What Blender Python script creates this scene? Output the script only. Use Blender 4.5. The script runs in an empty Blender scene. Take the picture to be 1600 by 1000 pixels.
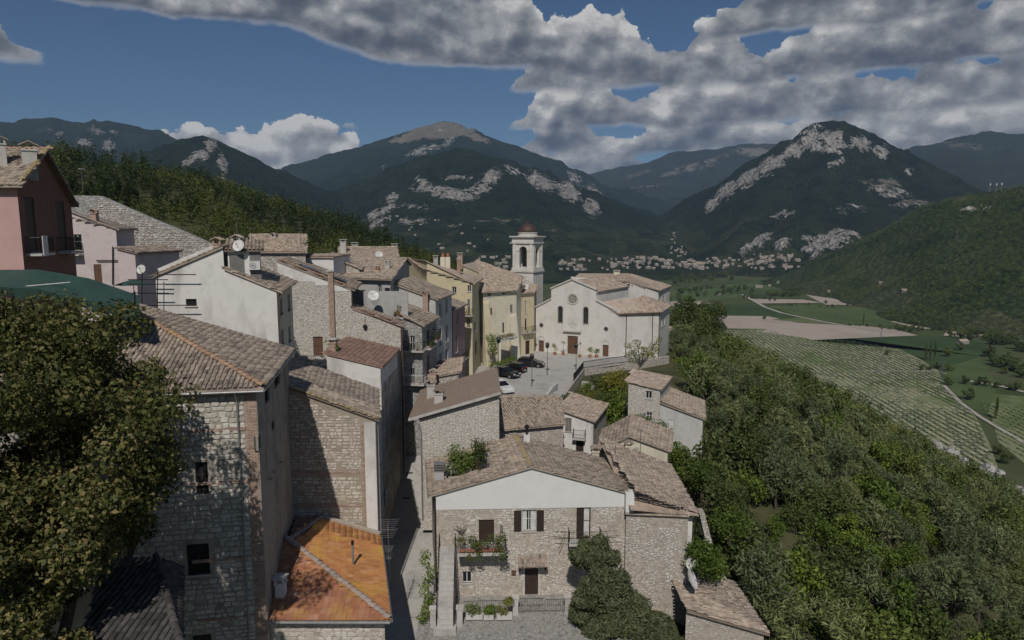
import bpy, math, random
import numpy as np
from mathutils import Vector, Matrix
random.seed(7); rng = np.random.default_rng(7)
scn = bpy.context.scene; col = scn.collection
R = math.radians
# ---------------------------------------------------------------- camera (drone, looking slightly down along +Y)
F, PITCH = 1070.0, R(7.46)
cam_d = bpy.data.cameras.new('camera'); cam = bpy.data.objects.new('camera', cam_d); col.objects.link(cam)
cam_d.sensor_width = 36.0; cam_d.lens = 36.0*F/1600.0; cam_d.clip_start = 0.5; cam_d.clip_end = 80000
cam.location = (0, 0, 0); cam.rotation_euler = (R(90)-PITCH, 0, 0); scn.camera = cam
# ---------------------------------------------------------------- light
SUN_AZ, SUN_EL = 3.5, 46.0        # light travels towards +Y, slightly to the right
sun_d = bpy.data.lights.new('sun', 'SUN'); sun = bpy.data.objects.new('sun', sun_d); col.objects.link(sun)
sun_d.energy = 5.0; sun_d.angle = R(0.53); sun_d.color = (1.0, 0.945, 0.87)
_dir = Vector((math.sin(R(SUN_AZ))*math.cos(R(SUN_EL)), math.cos(R(SUN_AZ))*math.cos(R(SUN_EL)), -math.sin(R(SUN_EL))))
sun.rotation_euler = _dir.to_track_quat('-Z', 'Y').to_euler()
scn.view_settings.view_transform = 'Standard'; scn.view_settings.look = 'None'
scn.view_settings.exposure = -0.75; scn.view_settings.gamma = 1.0; scn.view_settings.use_curve_mapping = False
scn.render.engine = 'CYCLES'
scn.cycles.use_denoising = True
scn.cycles.max_bounces = 5; scn.cycles.diffuse_bounces = 2; scn.cycles.volume_bounces = 0
scn.cycles.glossy_bounces = 2; scn.cycles.transmission_bounces = 2
scn.cycles.use_adaptive_sampling = True; scn.cycles.adaptive_threshold = 0.02
# ---------------------------------------------------------------- world: Nishita sky with cumulus clouds
class NT:
    def __init__(s, nt): s.nt = nt
    def n(s, t, **k):
        nd = s.nt.nodes.new(t)
        for a, b in k.items(): setattr(nd, a, b)
        return nd
    def l(s, a, b): s.nt.links.new(a, b)
    def put(s, sock, v):
        if hasattr(v, 'links') or isinstance(v, bpy.types.NodeSocket): s.l(v, sock)
        else: sock.default_value = v
    def m(s, op, a, b=None, c=None, clamp=False):
        nd = s.n('ShaderNodeMath', operation=op); nd.use_clamp = clamp
        s.put(nd.inputs[0], a)
        if b is not None: s.put(nd.inputs[1], b)
        if c is not None: s.put(nd.inputs[2], c)
        return nd.outputs[0]
    def vm(s, op, a, b=None):
        nd = s.n('ShaderNodeVectorMath', operation=op); s.put(nd.inputs[0], a)
        if b is not None: s.put(nd.inputs[1], b)
        return nd.outputs[0]
    def mr(s, v, a, b, c=0.0, d=1.0, smooth=True):
        nd = s.n('ShaderNodeMapRange'); nd.clamp = True
        if smooth: nd.interpolation_type = 'SMOOTHSTEP'
        s.put(nd.inputs[0], v)
        for i, x in enumerate((a, b, c, d)): s.put(nd.inputs[i+1], x)
        return nd.outputs[0]
    def noise(s, vec, scale, detail=4, rough=.55, dist=0.0, col=False):
        nd = s.n('ShaderNodeTexNoise')
        if vec is not None: s.l(vec, nd.inputs['Vector'])
        nd.inputs['Scale'].default_value = scale; nd.inputs['Detail'].default_value = detail
        nd.inputs['Roughness'].default_value = rough; nd.inputs['Distortion'].default_value = dist
        return nd.outputs['Color' if col else 'Fac']
    def vor(s, vec, scale, feat='F1', rand=1.0):
        nd = s.n('ShaderNodeTexVoronoi', feature=feat)
        s.l(vec, nd.inputs['Vector']); nd.inputs['Scale'].default_value = scale; nd.inputs['Randomness'].default_value = rand
        return nd
    def ramp(s, fac, stops):
        nd = s.n('ShaderNodeValToRGB'); cr = nd.color_ramp
        while len(cr.elements) < len(stops): cr.elements.new(0.5)
        for e, (p, c) in zip(cr.elements, stops): e.position = p; e.color = (*c[:3], 1)
        s.put(nd.inputs[0], fac); return nd.outputs[0]
    def mix(s, f, a, b, mode='MIX'):
        nd = s.n('ShaderNodeMix', data_type='RGBA', blend_type=mode)
        s.put(nd.inputs[0], f)
        for i, x in ((6, a), (7, b)):
            if isinstance(x, tuple): nd.inputs[i].default_value = (*x[:3], 1)
            else: s.l(x, nd.inputs[i])
        return nd.outputs[2]
    def scale(s, vec, sc):
        nd = s.n('ShaderNodeVectorMath', operation='MULTIPLY'); s.l(vec, nd.inputs[0]); nd.inputs[1].default_value = sc
        return nd.outputs[0]

world = bpy.data.worlds.new('World'); scn.world = world; world.use_nodes = True
world.cycles.sampling_method = 'MANUAL'; world.cycles.sample_map_resolution = 512
_w = world.node_tree; _w.nodes.clear(); W = NT(_w)
# cumulus in receding rows: every row has a flat shaded base, puffy lit tops and its own gaps
_tc = W.n('ShaderNodeTexCoord'); _v = _tc.outputs['Generated']
_sx = W.n('ShaderNodeSeparateXYZ'); W.l(_v, _sx.inputs[0])
_az = W.m('MULTIPLY', W.m('ARCTAN2', _sx.outputs[0], _sx.outputs[1]), 57.2958); _el = W.m('MULTIPLY', W.m('ARCSINE', _sx.outputs[2]), 57.2958)
def puff_group():
    g = bpy.data.node_groups.new('cloud_puffs', 'ShaderNodeTree')
    g.interface.new_socket('Vector', in_out='INPUT', socket_type='NodeSocketVector'); g.interface.new_socket('Puff', in_out='OUTPUT', socket_type='NodeSocketFloat')
    T = NT(g); gi = T.n('NodeGroupInput'); go = T.n('NodeGroupOutput'); q = T.scale(gi.outputs[0], (1, 1, 1.35))
    qw = T.vm('ADD', q, T.scale(T.noise(q, 17.0, 4, .6, col=True), (.055, .055, .055)))
    def bil(sc, sm):
        vo = T.vor(qw, sc, 'SMOOTH_F1'); vo.inputs['Smoothness'].default_value = sm
        return T.m('SUBTRACT', .45, vo.outputs['Distance'])
    r = T.m('ADD', T.m('MULTIPLY', bil(11.0, .4), 1.7), T.m('MULTIPLY', bil(25.0, .3), 1.0))
    r = T.m('ADD', r, T.m('MULTIPLY', T.m('SUBTRACT', T.noise(q, 30.0, 7, .62), .5), 1.5))
    T.l(r, go.inputs[0]); return g
_pg = puff_group()
def _puff(vec):
    nd = W.n('ShaderNodeGroup'); nd.node_tree = _pg; W.l(vec, nd.inputs[0]); return nd.outputs[0]
_p0 = _puff(_v); _p1 = _puff(W.vm('NORMALIZE', W.vm('ADD', _v, (-.011, 0, .017))))
_relief = W.m('SUBTRACT', _p0, _p1)
_away = W.mr(W.m('ABSOLUTE', _az), 39, 47)
def _gauss(x, c, w): t = W.m('MULTIPLY', W.m('SUBTRACT', x, c), 1.0/w); return W.m('EXPONENT', W.m('MULTIPLY', W.m('MULTIPLY', t, t), -1.0))
_CR = [(0, (.10, .12, .16)), (.25, (.17, .19, .23)), (.5, (.30, .315, .345)), (.75, (.50, .505, .52)), (1, (.85, .84, .82))]
_cloud = None; _cov = None
# (base elevation, height of the tops, noise seed, [(azimuth, half width, amount)], shade offset)
for _base, _H, _seed, _env, _off in [
    (3.9, 5.2, 1.0, [(-24, 5.0, 1.0), (-15, 4.2, 1.05), (5, 5, .8), (20, 12, .8), (36, 8, .8)], .08),
    (5.8, 5.2, 2.0, [(4, 3.4, .9), (14, 6, .8), (26, 6, .9), (37, 6, .9)], .04),
    (8.0, 5.6, 3.0, [(5, 4.0, .95), (14, 5, .9), (23, 6, .8), (34, 7, .95), (-13.2, 1.2, .28)], .02),
    (10.9, 6.4, 4.0, [(7.6, 2.6, 1.25), (3, 2.6, .8), (15, 4.5, .75), (25, 5.5, .85), (35, 6, .9), (-36, 2.8, .46)], .0),
    (14.3, 7.5, 5.0, [(21, 5, .75), (29, 6, .9), (38, 6, .9)], -.06),
    (None, 9.5, 6.0, [(-34, 5.0, .75), (-24, 7, 1.05), (-12, 7, 1.2), (-2, 4.6, 1.2)], -.02)]:
    _cv = W.n('ShaderNodeCombineXYZ'); W.l(W.m('MULTIPLY', _az, .16), _cv.inputs[0]); _cv.inputs[1].default_value = _seed*7.3
    _n = W.noise(_cv.outputs[0], 1.0, 3, .55)
    A = None
    for c_, w_, a_ in _env: A = W.m('MULTIPLY', _gauss(_az, c_, w_), a_) if A is None else W.m('MULTIPLY_ADD', _gauss(_az, c_, w_), a_, A)
    A = W.m('MINIMUM', A, 1.15)
    A = W.m('ADD', W.m('MULTIPLY', A, W.m('SUBTRACT', 1.0, _away)), W.m('MULTIPLY', W.m('MULTIPLY', _away, W.mr(_n, .38, .62)), .85))
    bs_ = _base if _base is not None else W.mr(_az, -20, -7, 14.9, 12.6)
    top = W.m('ADD', bs_, W.m('MULTIPLY', W.m('MULTIPLY', A, _H), W.m('ADD', .45, W.m('MULTIPLY', _n, 1.1))))
    dt = W.m('ADD', W.m('SUBTRACT', W.m('SUBTRACT', top, _el), .7), W.m('MULTIPLY', _p0, 1.75))
    db = W.m('ADD', W.m('SUBTRACT', _el, bs_), W.m('MULTIPLY', _p0, .38))
    mk = W.m('MULTIPLY', W.m('MULTIPLY', W.mr(dt, 0, .16), W.mr(db, -.15, .5)), W.mr(A, .12, .3))
    hr = W.m('DIVIDE', db, W.m('ADD', W.m('MULTIPLY', A, _H), .6), clamp=True)
    lit = W.m('ADD', W.m('ADD', W.m('ADD', .29+_off, W.m('MULTIPLY', hr, .74)), W.m('MULTIPLY', _relief, .52)), W.m('MULTIPLY', W.m('SUBTRACT', _n, .5), .35), clamp=True)
    cc = W.ramp(lit, _CR)
    _cloud = cc if _cloud is None else W.mix(mk, _cloud, cc)
    _cov = mk if _cov is None else W.m('SUBTRACT', 1.0, W.m('MULTIPLY', W.m('SUBTRACT', 1.0, _cov), W.m('SUBTRACT', 1.0, mk)))
_ccol, _mask = _cloud, _cov
_sky = W.n('ShaderNodeTexSky', sky_type='NISHITA'); _sky.sun_disc = False
_sky.sun_elevation = R(SUN_EL); _sky.sun_rotation = R(180+SUN_AZ); _sky.altitude = 500; _sky.air_density = 1.0; _sky.dust_density = 0.25; _sky.ozone_density = 2.2
_b1 = W.n('ShaderNodeBackground'); W.l(W.mix(1.0, _sky.outputs[0], (.70, .93, 1.16), 'MULTIPLY'), _b1.inputs[0]); _b1.inputs[1].default_value = 0.058
_b2 = W.n('ShaderNodeBackground'); W.l(_ccol, _b2.inputs[0]); _b2.inputs[1].default_value = 1.12
_ms = W.n('ShaderNodeMixShader'); W.l(_mask, _ms.inputs[0]); W.l(_b1.outputs[0], _ms.inputs[1]); W.l(_b2.outputs[0], _ms.inputs[2])
_wo = W.n('ShaderNodeOutputWorld'); W.l(_ms.outputs[0], _wo.inputs[0])

# ---------------------------------------------------------------- survey helpers: bearings of the photograph turned into places
CT, ST = math.cos(PITCH), math.sin(PITCH)
def P(u, v, Y):
    dx, k = u-800.0, 500.0-v
    dy, dz = F*CT+k*ST, -F*ST+k*CT
    return Vector((dx*Y/dy, Y, dz*Y/dy))
def PZ(u, v, z):
    k = 500.0-v; dy, dz = F*CT+k*ST, -F*ST+k*CT
    Y = z*dy/dz; return Vector(((u-800.0)*Y/dy, Y, z))
def zz(v, Y): return P(800, v, Y).z
def UV(p):
    yc = p[1]*CT-p[2]*ST; zc = p[1]*ST+p[2]*CT
    return 800+F*p[0]/yc, 500-F*zc/yc
# ---------------------------------------------------------------- mesh helpers
ORG = {}
def tag(o, label=None, cat=None, group=None, kind=None):
    for k, x in (('label', label), ('category', cat), ('group', group), ('kind', kind)):
        if x: o[k] = x
    return o
def thing(name, label, cat, loc, group=None):
    o = bpy.data.objects.new(name, None); o.empty_display_size = .3; col.objects.link(o)
    o.location = loc; ORG[o] = Vector(loc); return tag(o, label, cat, group)
class MB:
    def __init__(s): s.v = []; s.f = []
    def add(s, vs, fs):
        b = len(s.v); s.v.extend([tuple(p) for p in vs]); s.f.extend([tuple(i+b for i in f) for f in fs]); return s
    def poly(s, pts): return s.add(pts, [tuple(range(len(pts)))])
    def box(s, lo, hi, fr=None):
        (x0, y0, z0), (x1, y1, z1) = lo, hi
        vs = [Vector(p) for p in ((x0,y0,z0),(x1,y0,z0),(x1,y1,z0),(x0,y1,z0),(x0,y0,z1),(x1,y0,z1),(x1,y1,z1),(x0,y1,z1))]
        if fr: o, a, b, c = fr; vs = [o+a*p.x+b*p.y+c*p.z for p in vs]
        return s.add(vs, [(0,3,2,1),(4,5,6,7),(0,1,5,4),(1,2,6,5),(2,3,7,6),(3,0,4,7)])
    def tube(s, p0, p1, r0, r1=None, n=6, cap=True):
        p0, p1 = Vector(p0), Vector(p1); r1 = r0 if r1 is None else r1
        d = (p1-p0)
        if d.length < 1e-6: return s
        d.normalize(); a = d.orthogonal().normalized(); b = d.cross(a)
        vs = []
        for p, r in ((p0, r0), (p1, r1)):
            for i in range(n):
                t = 2*math.pi*i/n; vs.append(p+a*(r*math.cos(t))+b*(r*math.sin(t)))
        fs = [(i, (i+1)%n, n+(i+1)%n, n+i) for i in range(n)]
        if cap: fs += [tuple(range(n))[::-1], tuple(range(n, 2*n))]
        return s.add(vs, fs)
    def path(s, pts, r, n=6):
        for a, b in zip(pts[:-1], pts[1:]): s.tube(a, b, r, r, n)
        return s
    def lathe(s, o, prof, n=12):
        o = Vector(o); vs = []
        for r, z in prof:
            for i in range(n):
                t = 2*math.pi*i/n; vs.append(o+Vector((r*math.cos(t), r*math.sin(t), z)))
        fs = [(j*n+i, j*n+(i+1)%n, (j+1)*n+(i+1)%n, (j+1)*n+i) for j in range(len(prof)-1) for i in range(n)]
        fs += [tuple(range(n))[::-1], tuple(range((len(prof)-1)*n, len(prof)*n))]
        return s.add(vs, fs)
    def slab(s, pts, t):            # polygon with a thickness t downwards
        n = len(pts); lo = [Vector(p)-Vector((0,0,t)) for p in pts]
        return s.add(list(pts)+lo, [tuple(range(n)), tuple(range(n, 2*n))[::-1]]+[(i, n+i, n+(i+1)%n, (i+1)%n) for i in range(n)])
    def blob(s, o, r, n=7, m=5, jit=.2):
        o = Vector(o); vs = [o+Vector((0,0,-r[2]))]
        for j in range(1, m):
            ph = math.pi*j/m
            for i in range(n):
                t = 2*math.pi*(i+.5*(j%2))/n; k = 1+random.uniform(-jit, jit)
                vs.append(o+Vector((r[0]*math.sin(ph)*math.cos(t)*k, r[1]*math.sin(ph)*math.sin(t)*k, -r[2]*math.cos(ph)*k)))
        vs.append(o+Vector((0,0,r[2]))); e = len(vs)-1
        fs = [(0, 1+(i+1)%n, 1+i) for i in range(n)]+[(e, 1+(m-2)*n+i, 1+(m-2)*n+(i+1)%n) for i in range(n)]
        for j in range(m-2):
            for i in range(n): fs.append((1+j*n+i, 1+j*n+(i+1)%n, 1+(j+1)*n+(i+1)%n, 1+(j+1)*n+i))
        return s.add(vs, fs)
    def build(s, name, mat, parent=None, smooth=False, org=None):
        return mkobj(name, np.array(s.v, dtype=float).reshape(-1, 3), s.f, mat, parent, smooth, org)
def mkobj(name, v, f, mat, parent=None, smooth=False, org=None):
    if parent is not None: org = ORG[parent]
    elif org is None: org = Vector(((v[:,0].min()+v[:,0].max())/2, (v[:,1].min()+v[:,1].max())/2, v[:,2].min()))
    org = Vector(org); me = bpy.data.meshes.new(name)
    me.from_pydata((v-np.array(org)).tolist(), [], f if isinstance(f, list) else f.tolist())
    me.materials.append(mat)
    if smooth: me.shade_smooth()
    o = bpy.data.objects.new(name, me); col.objects.link(o); ORG[o] = org
    if parent is not None: o.parent = parent
    else: o.location = org
    return o
def grid_obj(name, X, Y, Z, mat, smooth=True):
    nj, ni = X.shape; v = np.stack([X.ravel(), Y.ravel(), Z.ravel()], 1)
    idx = np.arange(nj*ni).reshape(nj, ni)
    f = np.stack([idx[:-1,:-1].ravel(), idx[:-1,1:].ravel(), idx[1:,1:].ravel(), idx[1:,:-1].ravel()], 1)
    me = bpy.data.meshes.new(name); me.vertices.add(len(v)); me.vertices.foreach_set('co', v.ravel())
    me.loops.add(f.size); me.loops.foreach_set('vertex_index', f.ravel().astype(np.int32))
    me.polygons.add(len(f)); me.polygons.foreach_set('loop_start', np.arange(0, f.size, 4, dtype=np.int32))
    me.update(calc_edges=True); me.validate(); me.materials.append(mat)
    if smooth: me.shade_smooth()
    o = bpy.data.objects.new(name, me); col.objects.link(o); ORG[o] = Vector((0,0,0)); return o
def raw_obj(name, v, quads, mat, parent=None, org=None, smooth=False):
    org = ORG[parent] if parent is not None else Vector(org if org is not None else (0,0,0))
    v = np.asarray(v, dtype=np.float64)-np.array(org); k = quads.shape[1]
    me = bpy.data.meshes.new(name); me.vertices.add(len(v)); me.vertices.foreach_set('co', v.ravel())
    me.loops.add(quads.size); me.loops.foreach_set('vertex_index', quads.ravel().astype(np.int32))
    me.polygons.add(len(quads)); me.polygons.foreach_set('loop_start', np.arange(0, quads.size, k, dtype=np.int32))
    me.update(calc_edges=True); me.materials.append(mat)
    if smooth: me.shade_smooth()
    o = bpy.data.objects.new(name, me); col.objects.link(o); ORG[o] = org
    if parent is not None: o.parent = parent
    else: o.location = org
    return o
def fattr(o, name, arr):
    a = o.data.attributes.new(name, 'FLOAT', 'POINT'); a.data.foreach_set('value', np.asarray(arr, dtype=np.float32).ravel())
# value noise for terrain
def _h(i, j, s): 
    n = (i*374761393+j*668265263+s*1442695041) & 0xffffffff
    n = ((n ^ (n >> 13))*1274126177) & 0xffffffff
    return ((n ^ (n >> 16)) & 0xffff)/65535.0
def vnoise(x, y, s=0):
    i = np.floor(x).astype(np.int64); j = np.floor(y).astype(np.int64); a = x-i; b = y-j
    a = a*a*(3-2*a); b = b*b*(3-2*b)
    return (_h(i,j,s)*(1-a)+_h(i+1,j,s)*a)*(1-b)+(_h(i,j+1,s)*(1-a)+_h(i+1,j+1,s)*a)*b
def fbm(x, y, o=5, s=0, ridged=False, g=.5):
    t = 0; a = 1.0; tot = 0
    for k in range(o):
        n = vnoise(x*2**k+17.3*k, y*2**k-9.1*k, s+k)
        if ridged: n = 1-abs(2*n-1)
        t = t+a*n; tot += a; a *= g
    return t/tot
# ---------------------------------------------------------------- materials
MATS = {}
def base(name, rough=.9, spec=.25):
    m = bpy.data.materials.new(name); m.use_nodes = True; nt = m.node_tree
    T = NT(nt); bs = nt.nodes['Principled BSDF']; bs.inputs['Roughness'].default_value = rough
    bs.inputs['Specular IOR Level'].default_value = spec; MATS[name] = m
    return m, T, bs
def pos(T): return T.n('ShaderNodeNewGeometry').outputs['Position']
def isl(T):
    g = T.n('ShaderNodeNewGeometry'); oi = T.n('ShaderNodeObjectInfo')
    return T.m('FRACT', T.m('ADD', g.outputs['Random Per Island'], oi.outputs['Random']))
def bump(T, bs, h, strength, dist=.05):
    b = T.n('ShaderNodeBump'); b.inputs['Strength'].default_value = strength; b.inputs['Distance'].default_value = dist
    T.l(h, b.inputs['Height']); T.l(b.outputs[0], bs.inputs['Normal'])
def stops(cs): return [(i/max(1, len(cs)-1), c) for i, c in enumerate(cs)]
def dirty(name, cols, sc=1.5, stain=None, ssc=.5, sth=(.5, .7), rough=.9, bsc=25, bst=.3, bd=.02, streak=False, spec=.2):
    m, T, bs = base(name, rough, spec); p = pos(T)
    c = T.ramp(T.mr(T.noise(p, sc, 6, .62), .3, .7), stops(cols))
    if stain:
        q = T.scale(p, (1, 1, .22)) if streak else p
        c = T.mix(T.mr(T.noise(q, ssc, 6, .65), *sth), c, stain)
    T.l(c, bs.inputs['Base Color']); bump(T, bs, T.noise(p, bsc, 4, .6), bst, bd); return m
def piece(name, cols, rough=.85, spec=.2, stain=None, ssc=2.0, sth=(.55, .7), bsc=30, bst=.4, bd=.01):
    # for tiles, stones, leaves: every island takes its own colour
    m, T, bs = base(name, rough, spec); p = pos(T)
    c = T.ramp(isl(T), stops(cols))
    c = T.mix(.35, c, T.ramp(T.mr(T.noise(p, ssc*2.3, 5, .6), .3, .7), [(0, (.55,.55,.55)), (1, (1.35,1.35,1.35))]), 'MULTIPLY')
    if stain: c = T.mix(T.mr(T.noise(p, ssc, 6, .65), *sth), c, stain)
    T.l(c, bs.inputs['Base Color']); bump(T, bs, T.noise(p, bsc, 3, .6), bst, bd); return m
def rubble(name, cols, mortar, scale=3.2, flat=1.8, edge=(.02, .10), smear=None, smsc=.55, smth=(.48, .60), bst=.9, stain=None):
    m, T, bs = base(name, .92, .15); p = pos(T)
    q = T.vm('ADD', p, T.scale(T.noise(p, 1.7, 3, .5, col=True), (.22, .22, .14)))
    q = T.scale(q, (1, 1, flat))
    e = T.vor(q, scale, 'DISTANCE_TO_EDGE', .9); c1 = T.vor(q, scale, 'F1', .9)
    cell = T.n('ShaderNodeSeparateColor'); T.l(c1.outputs['Color'], cell.inputs[0])
    st = T.ramp(cell.outputs[0], stops(cols))
    st = T.mix(.5, st, T.ramp(T.mr(T.noise(p, 9, 5, .6), .3, .7), [(0, (.6,.6,.6)), (1, (1.3,1.3,1.3))]), 'MULTIPLY')
    k = T.mr(e.outputs['Distance'], *edge)
    k = T.m('MULTIPLY', k, T.mr(cell.outputs[1], .10, .2)) 
    if smear: k = T.m('MULTIPLY', k, T.m('SUBTRACT', 1.0, T.mr(T.noise(p, smsc, 6, .65), *smth)))
    mo = T.mix(.6, mortar, T.ramp(T.mr(T.noise(p, 3, 6, .65), .3, .7), [(0, (.65,.65,.65)), (1, (1.25,1.25,1.25))]), 'MULTIPLY')
    c = T.mix(k, mo, st)
    if stain: c = T.mix(T.mr(T.noise(T.scale(p, (1,1,.3)), .6, 5, .6), .55, .75), c, stain)
    T.l(c, bs.inputs['Base Color'])
    bump(T, bs, T.m('ADD', k, T.m('MULTIPLY', T.noise(p, 22, 4, .6), .35)), bst, .04); return m
def plain(name, c, rough=.6, spec=.4, metal=0, var=.15):
    m, T, bs = base(name, rough, spec); bs.inputs['Metallic'].default_value = metal; p = pos(T)
    T.l(T.mix(1.0, c, T.ramp(T.mr(T.noise(p, 4, 5, .6), .3, .7), [(0, (1-var,)*3), (1, (1+var,)*3)]), 'MULTIPLY'), bs.inputs['Base Color']); return m
def leafmat(name, cols, rough=.6, trans=.25, k=1.85):
    cols = [tuple(x*k for x in c) for c in cols]
    m, T, bs = base(name, rough, .25); p = pos(T)
    c = T.ramp(isl(T), stops(cols))
    oi = T.n('ShaderNodeObjectInfo')
    c = T.mix(.7, c, T.ramp(oi.outputs['Random'], [(0, (.48,.54,.50)), (.5, (.95,.95,.95)), (1, (1.5,1.38,1.05))]), 'MULTIPLY')
    T.l(c, bs.inputs['Base Color'])
    if trans:
        tr = T.n('ShaderNodeBsdfTranslucent'); T.l(c, tr.inputs[0]); mx = T.n('ShaderNodeMixShader'); mx.inputs[0].default_value = trans
        out = [n for n in T.nt.nodes if n.type == 'OUTPUT_MATERIAL'][0]
        T.l(bs.outputs[0], mx.inputs[1]); T.l(tr.outputs[0], mx.inputs[2]); T.l(mx.outputs[0], out.inputs[0])
    return m
# roofs
piece('old_tile', [(.15,.122,.10), (.26,.215,.175), (.35,.29,.235), (.40,.325,.26), (.32,.265,.215), (.46,.385,.31)], stain=(.20,.17,.14), ssc=.7, sth=(.5, .72))
piece('old_tile_b', [(.18,.148,.122), (.29,.24,.195), (.38,.315,.25), (.43,.35,.275), (.36,.30,.24)], stain=(.24,.205,.165), ssc=.6, sth=(.5, .7))
piece('pink_tile', [(.25,.20,.16), (.36,.285,.225), (.45,.355,.28), (.50,.41,.33), (.35,.29,.235)], stain=(.28,.235,.19), ssc=.8, sth=(.5, .7))
piece('red_tile', [(.19,.125,.10), (.26,.165,.13), (.32,.205,.16), (.24,.15,.12)], stain=(.19,.135,.11), ssc=1.2)
piece('orange_tile', [(.44,.185,.075), (.50,.22,.085), (.55,.26,.10), (.47,.20,.085), (.58,.31,.15)], stain=(.58,.34,.075), ssc=.45, sth=(.47, .68), rough=.8)
piece('brown_orange_tile', [(.31,.135,.08), (.38,.165,.09), (.42,.20,.11), (.34,.15,.09), (.46,.26,.17)], stain=(.44,.24,.075), ssc=.5, sth=(.52, .72), rough=.8)
piece('ridge_mortar_tile', [(.30,.25,.22), (.38,.31,.27), (.33,.24,.19)], stain=(.36,.34,.31), ssc=2)
piece('lichen_tile', [(.30,.24,.16), (.36,.28,.15), (.28,.22,.16), (.40,.32,.15)], stain=(.38,.29,.10), ssc=1.2, sth=(.45,.7))
piece('hip_tile', [(.34,.22,.15), (.40,.26,.18), (.30,.20,.14)], stain=(.38,.26,.12), ssc=1.0)
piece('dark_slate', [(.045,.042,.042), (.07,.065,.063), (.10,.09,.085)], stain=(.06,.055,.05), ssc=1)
dirty('brown_roof', [(.25,.19,.15), (.29,.22,.175), (.27,.205,.16)], sc=2.5, stain=(.32,.25,.19), ssc=1.0, bsc=60, bst=.25)
# walls
WHITE = dirty('white_plaster', [(.58,.56,.525), (.70,.68,.645), (.64,.625,.59)], .7, (.43,.41,.38), .45, (.50,.74), streak=True)
dirty('gable_white', [(.66,.655,.635), (.71,.705,.685)], 1.0, (.61,.595,.57), .8, (.6,.85), bst=.15)
dirty('church_plaster', [(.54,.52,.475), (.63,.605,.56), (.58,.56,.515)], .5, (.45,.43,.395), .3, (.50,.75), streak=True)
dirty('grey_plaster', [(.33,.325,.31), (.43,.42,.405), (.38,.37,.355)], .9, (.27,.265,.255), .5, (.5,.75), streak=True)
dirty('light_grey_plaster', [(.44,.435,.42), (.52,.51,.49), (.48,.47,.45)], .8, (.40,.39,.375), .4, (.5,.75), streak=True)
dirty('cream_plaster', [(.55,.50,.39), (.65,.60,.48), (.60,.55,.43)], .8, (.48,.43,.33), .4, (.5,.78), streak=True)
dirty('yellow_plaster', [(.53,.455,.30), (.61,.535,.36), (.57,.495,.33)], .8, (.44,.38,.27), .5, (.55,.8), streak=True)
dirty('pale_yellow_plaster', [(.60,.53,.36), (.67,.60,.42), (.63,.56,.39)], .8, (.50,.44,.31), .5, (.52,.8), streak=True)
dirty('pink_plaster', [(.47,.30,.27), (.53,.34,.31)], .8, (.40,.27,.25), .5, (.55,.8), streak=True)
dirty('mauve_plaster', [(.30,.20,.20), (.37,.25,.25)], .8, (.25,.18,.18), .5, (.5,.8), streak=True)
dirty('pale_pink_plaster', [(.50,.43,.42), (.58,.50,.49), (.54,.465,.455)], .8, (.44,.385,.375), .5, (.52,.8), streak=True)
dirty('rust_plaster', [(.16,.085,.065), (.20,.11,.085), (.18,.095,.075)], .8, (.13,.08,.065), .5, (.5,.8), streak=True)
dirty('stained_plaster', [(.22,.20,.18), (.34,.31,.28), (.27,.245,.22)], .7, (.13,.12,.11), .35, (.48,.68), streak=True, bst=.6, bsc=12)
dirty('peeling_plaster', [(.27,.24,.21), (.38,.345,.30), (.32,.29,.255)], .9, (.52,.49,.45), .9, (.52,.58), bst=1.0, bsc=7, bd=.06)
STC = [(.40,.365,.315), (.52,.48,.42), (.60,.56,.50), (.46,.42,.365), (.66,.625,.57)]
rubble('rubble_wall', STC, (.36,.325,.28), 3.4)
rubble('rubble_pale', [(.50,.465,.41), (.60,.565,.505), (.56,.525,.465), (.66,.63,.575)], (.46,.415,.36), 3.6, edge=(.02,.08))
rubble('rubble_smear', [(.52,.475,.415), (.62,.575,.515), (.68,.64,.585)], (.43,.375,.315), 3.0, smear=True, smth=(.42,.62), edge=(.03,.12))
rubble('rubble_smear_b', [(.52,.48,.43), (.62,.58,.525), (.70,.665,.61)], (.405,.355,.305), 3.4, smear=True, smsc=.8, smth=(.40,.66), edge=(.06,.16))
rubble('rubble_grey', [(.30,.295,.28), (.40,.395,.375), (.48,.47,.45), (.36,.35,.335)], (.27,.26,.24), 2.6, flat=2.2)
dirty('mortar_tan', [(.30,.255,.205), (.37,.315,.255), (.33,.285,.23)], 1.4, (.27,.23,.185), .8, bsc=14, bst=.8, bd=.03)
dirty('mortar_grey', [(.31,.28,.24), (.39,.355,.31), (.35,.315,.275)], 1.4, (.22,.20,.175), .8, bsc=14, bst=.8, bd=.03)
piece('facing_stone', [(.40,.35,.295), (.54,.485,.42), (.64,.59,.525), (.47,.415,.35), (.60,.545,.48)], bst=.6, bsc=14, bd=.02)
piece('tower_stone', [(.44,.40,.345), (.54,.50,.44), (.62,.585,.525), (.57,.525,.465)], bst=.6, bsc=14, bd=.02)
piece('brick', [(.33,.225,.175), (.41,.29,.23), (.46,.34,.275), (.38,.27,.22), (.50,.39,.32)], bst=.4)
dirty('concrete', [(.40,.385,.36), (.50,.485,.455), (.45,.43,.405)], 1.5, (.35,.335,.31), .7, bst=.3)
dirty('stone_trim', [(.50,.475,.43), (.60,.575,.53)], 2.0, (.42,.40,.36), 1.0, bst=.3)
dirty('paving', [(.37,.355,.33), (.44,.425,.395), (.40,.385,.355)], .7, (.31,.30,.28), .35, (.5,.7), bsc=9, bst=.25)
rubble('cobbles', [(.32,.31,.29), (.39,.375,.35), (.355,.34,.315)], (.25,.24,.22), 4.5, flat=1.0, edge=(.02,.07), bst=.6)
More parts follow.
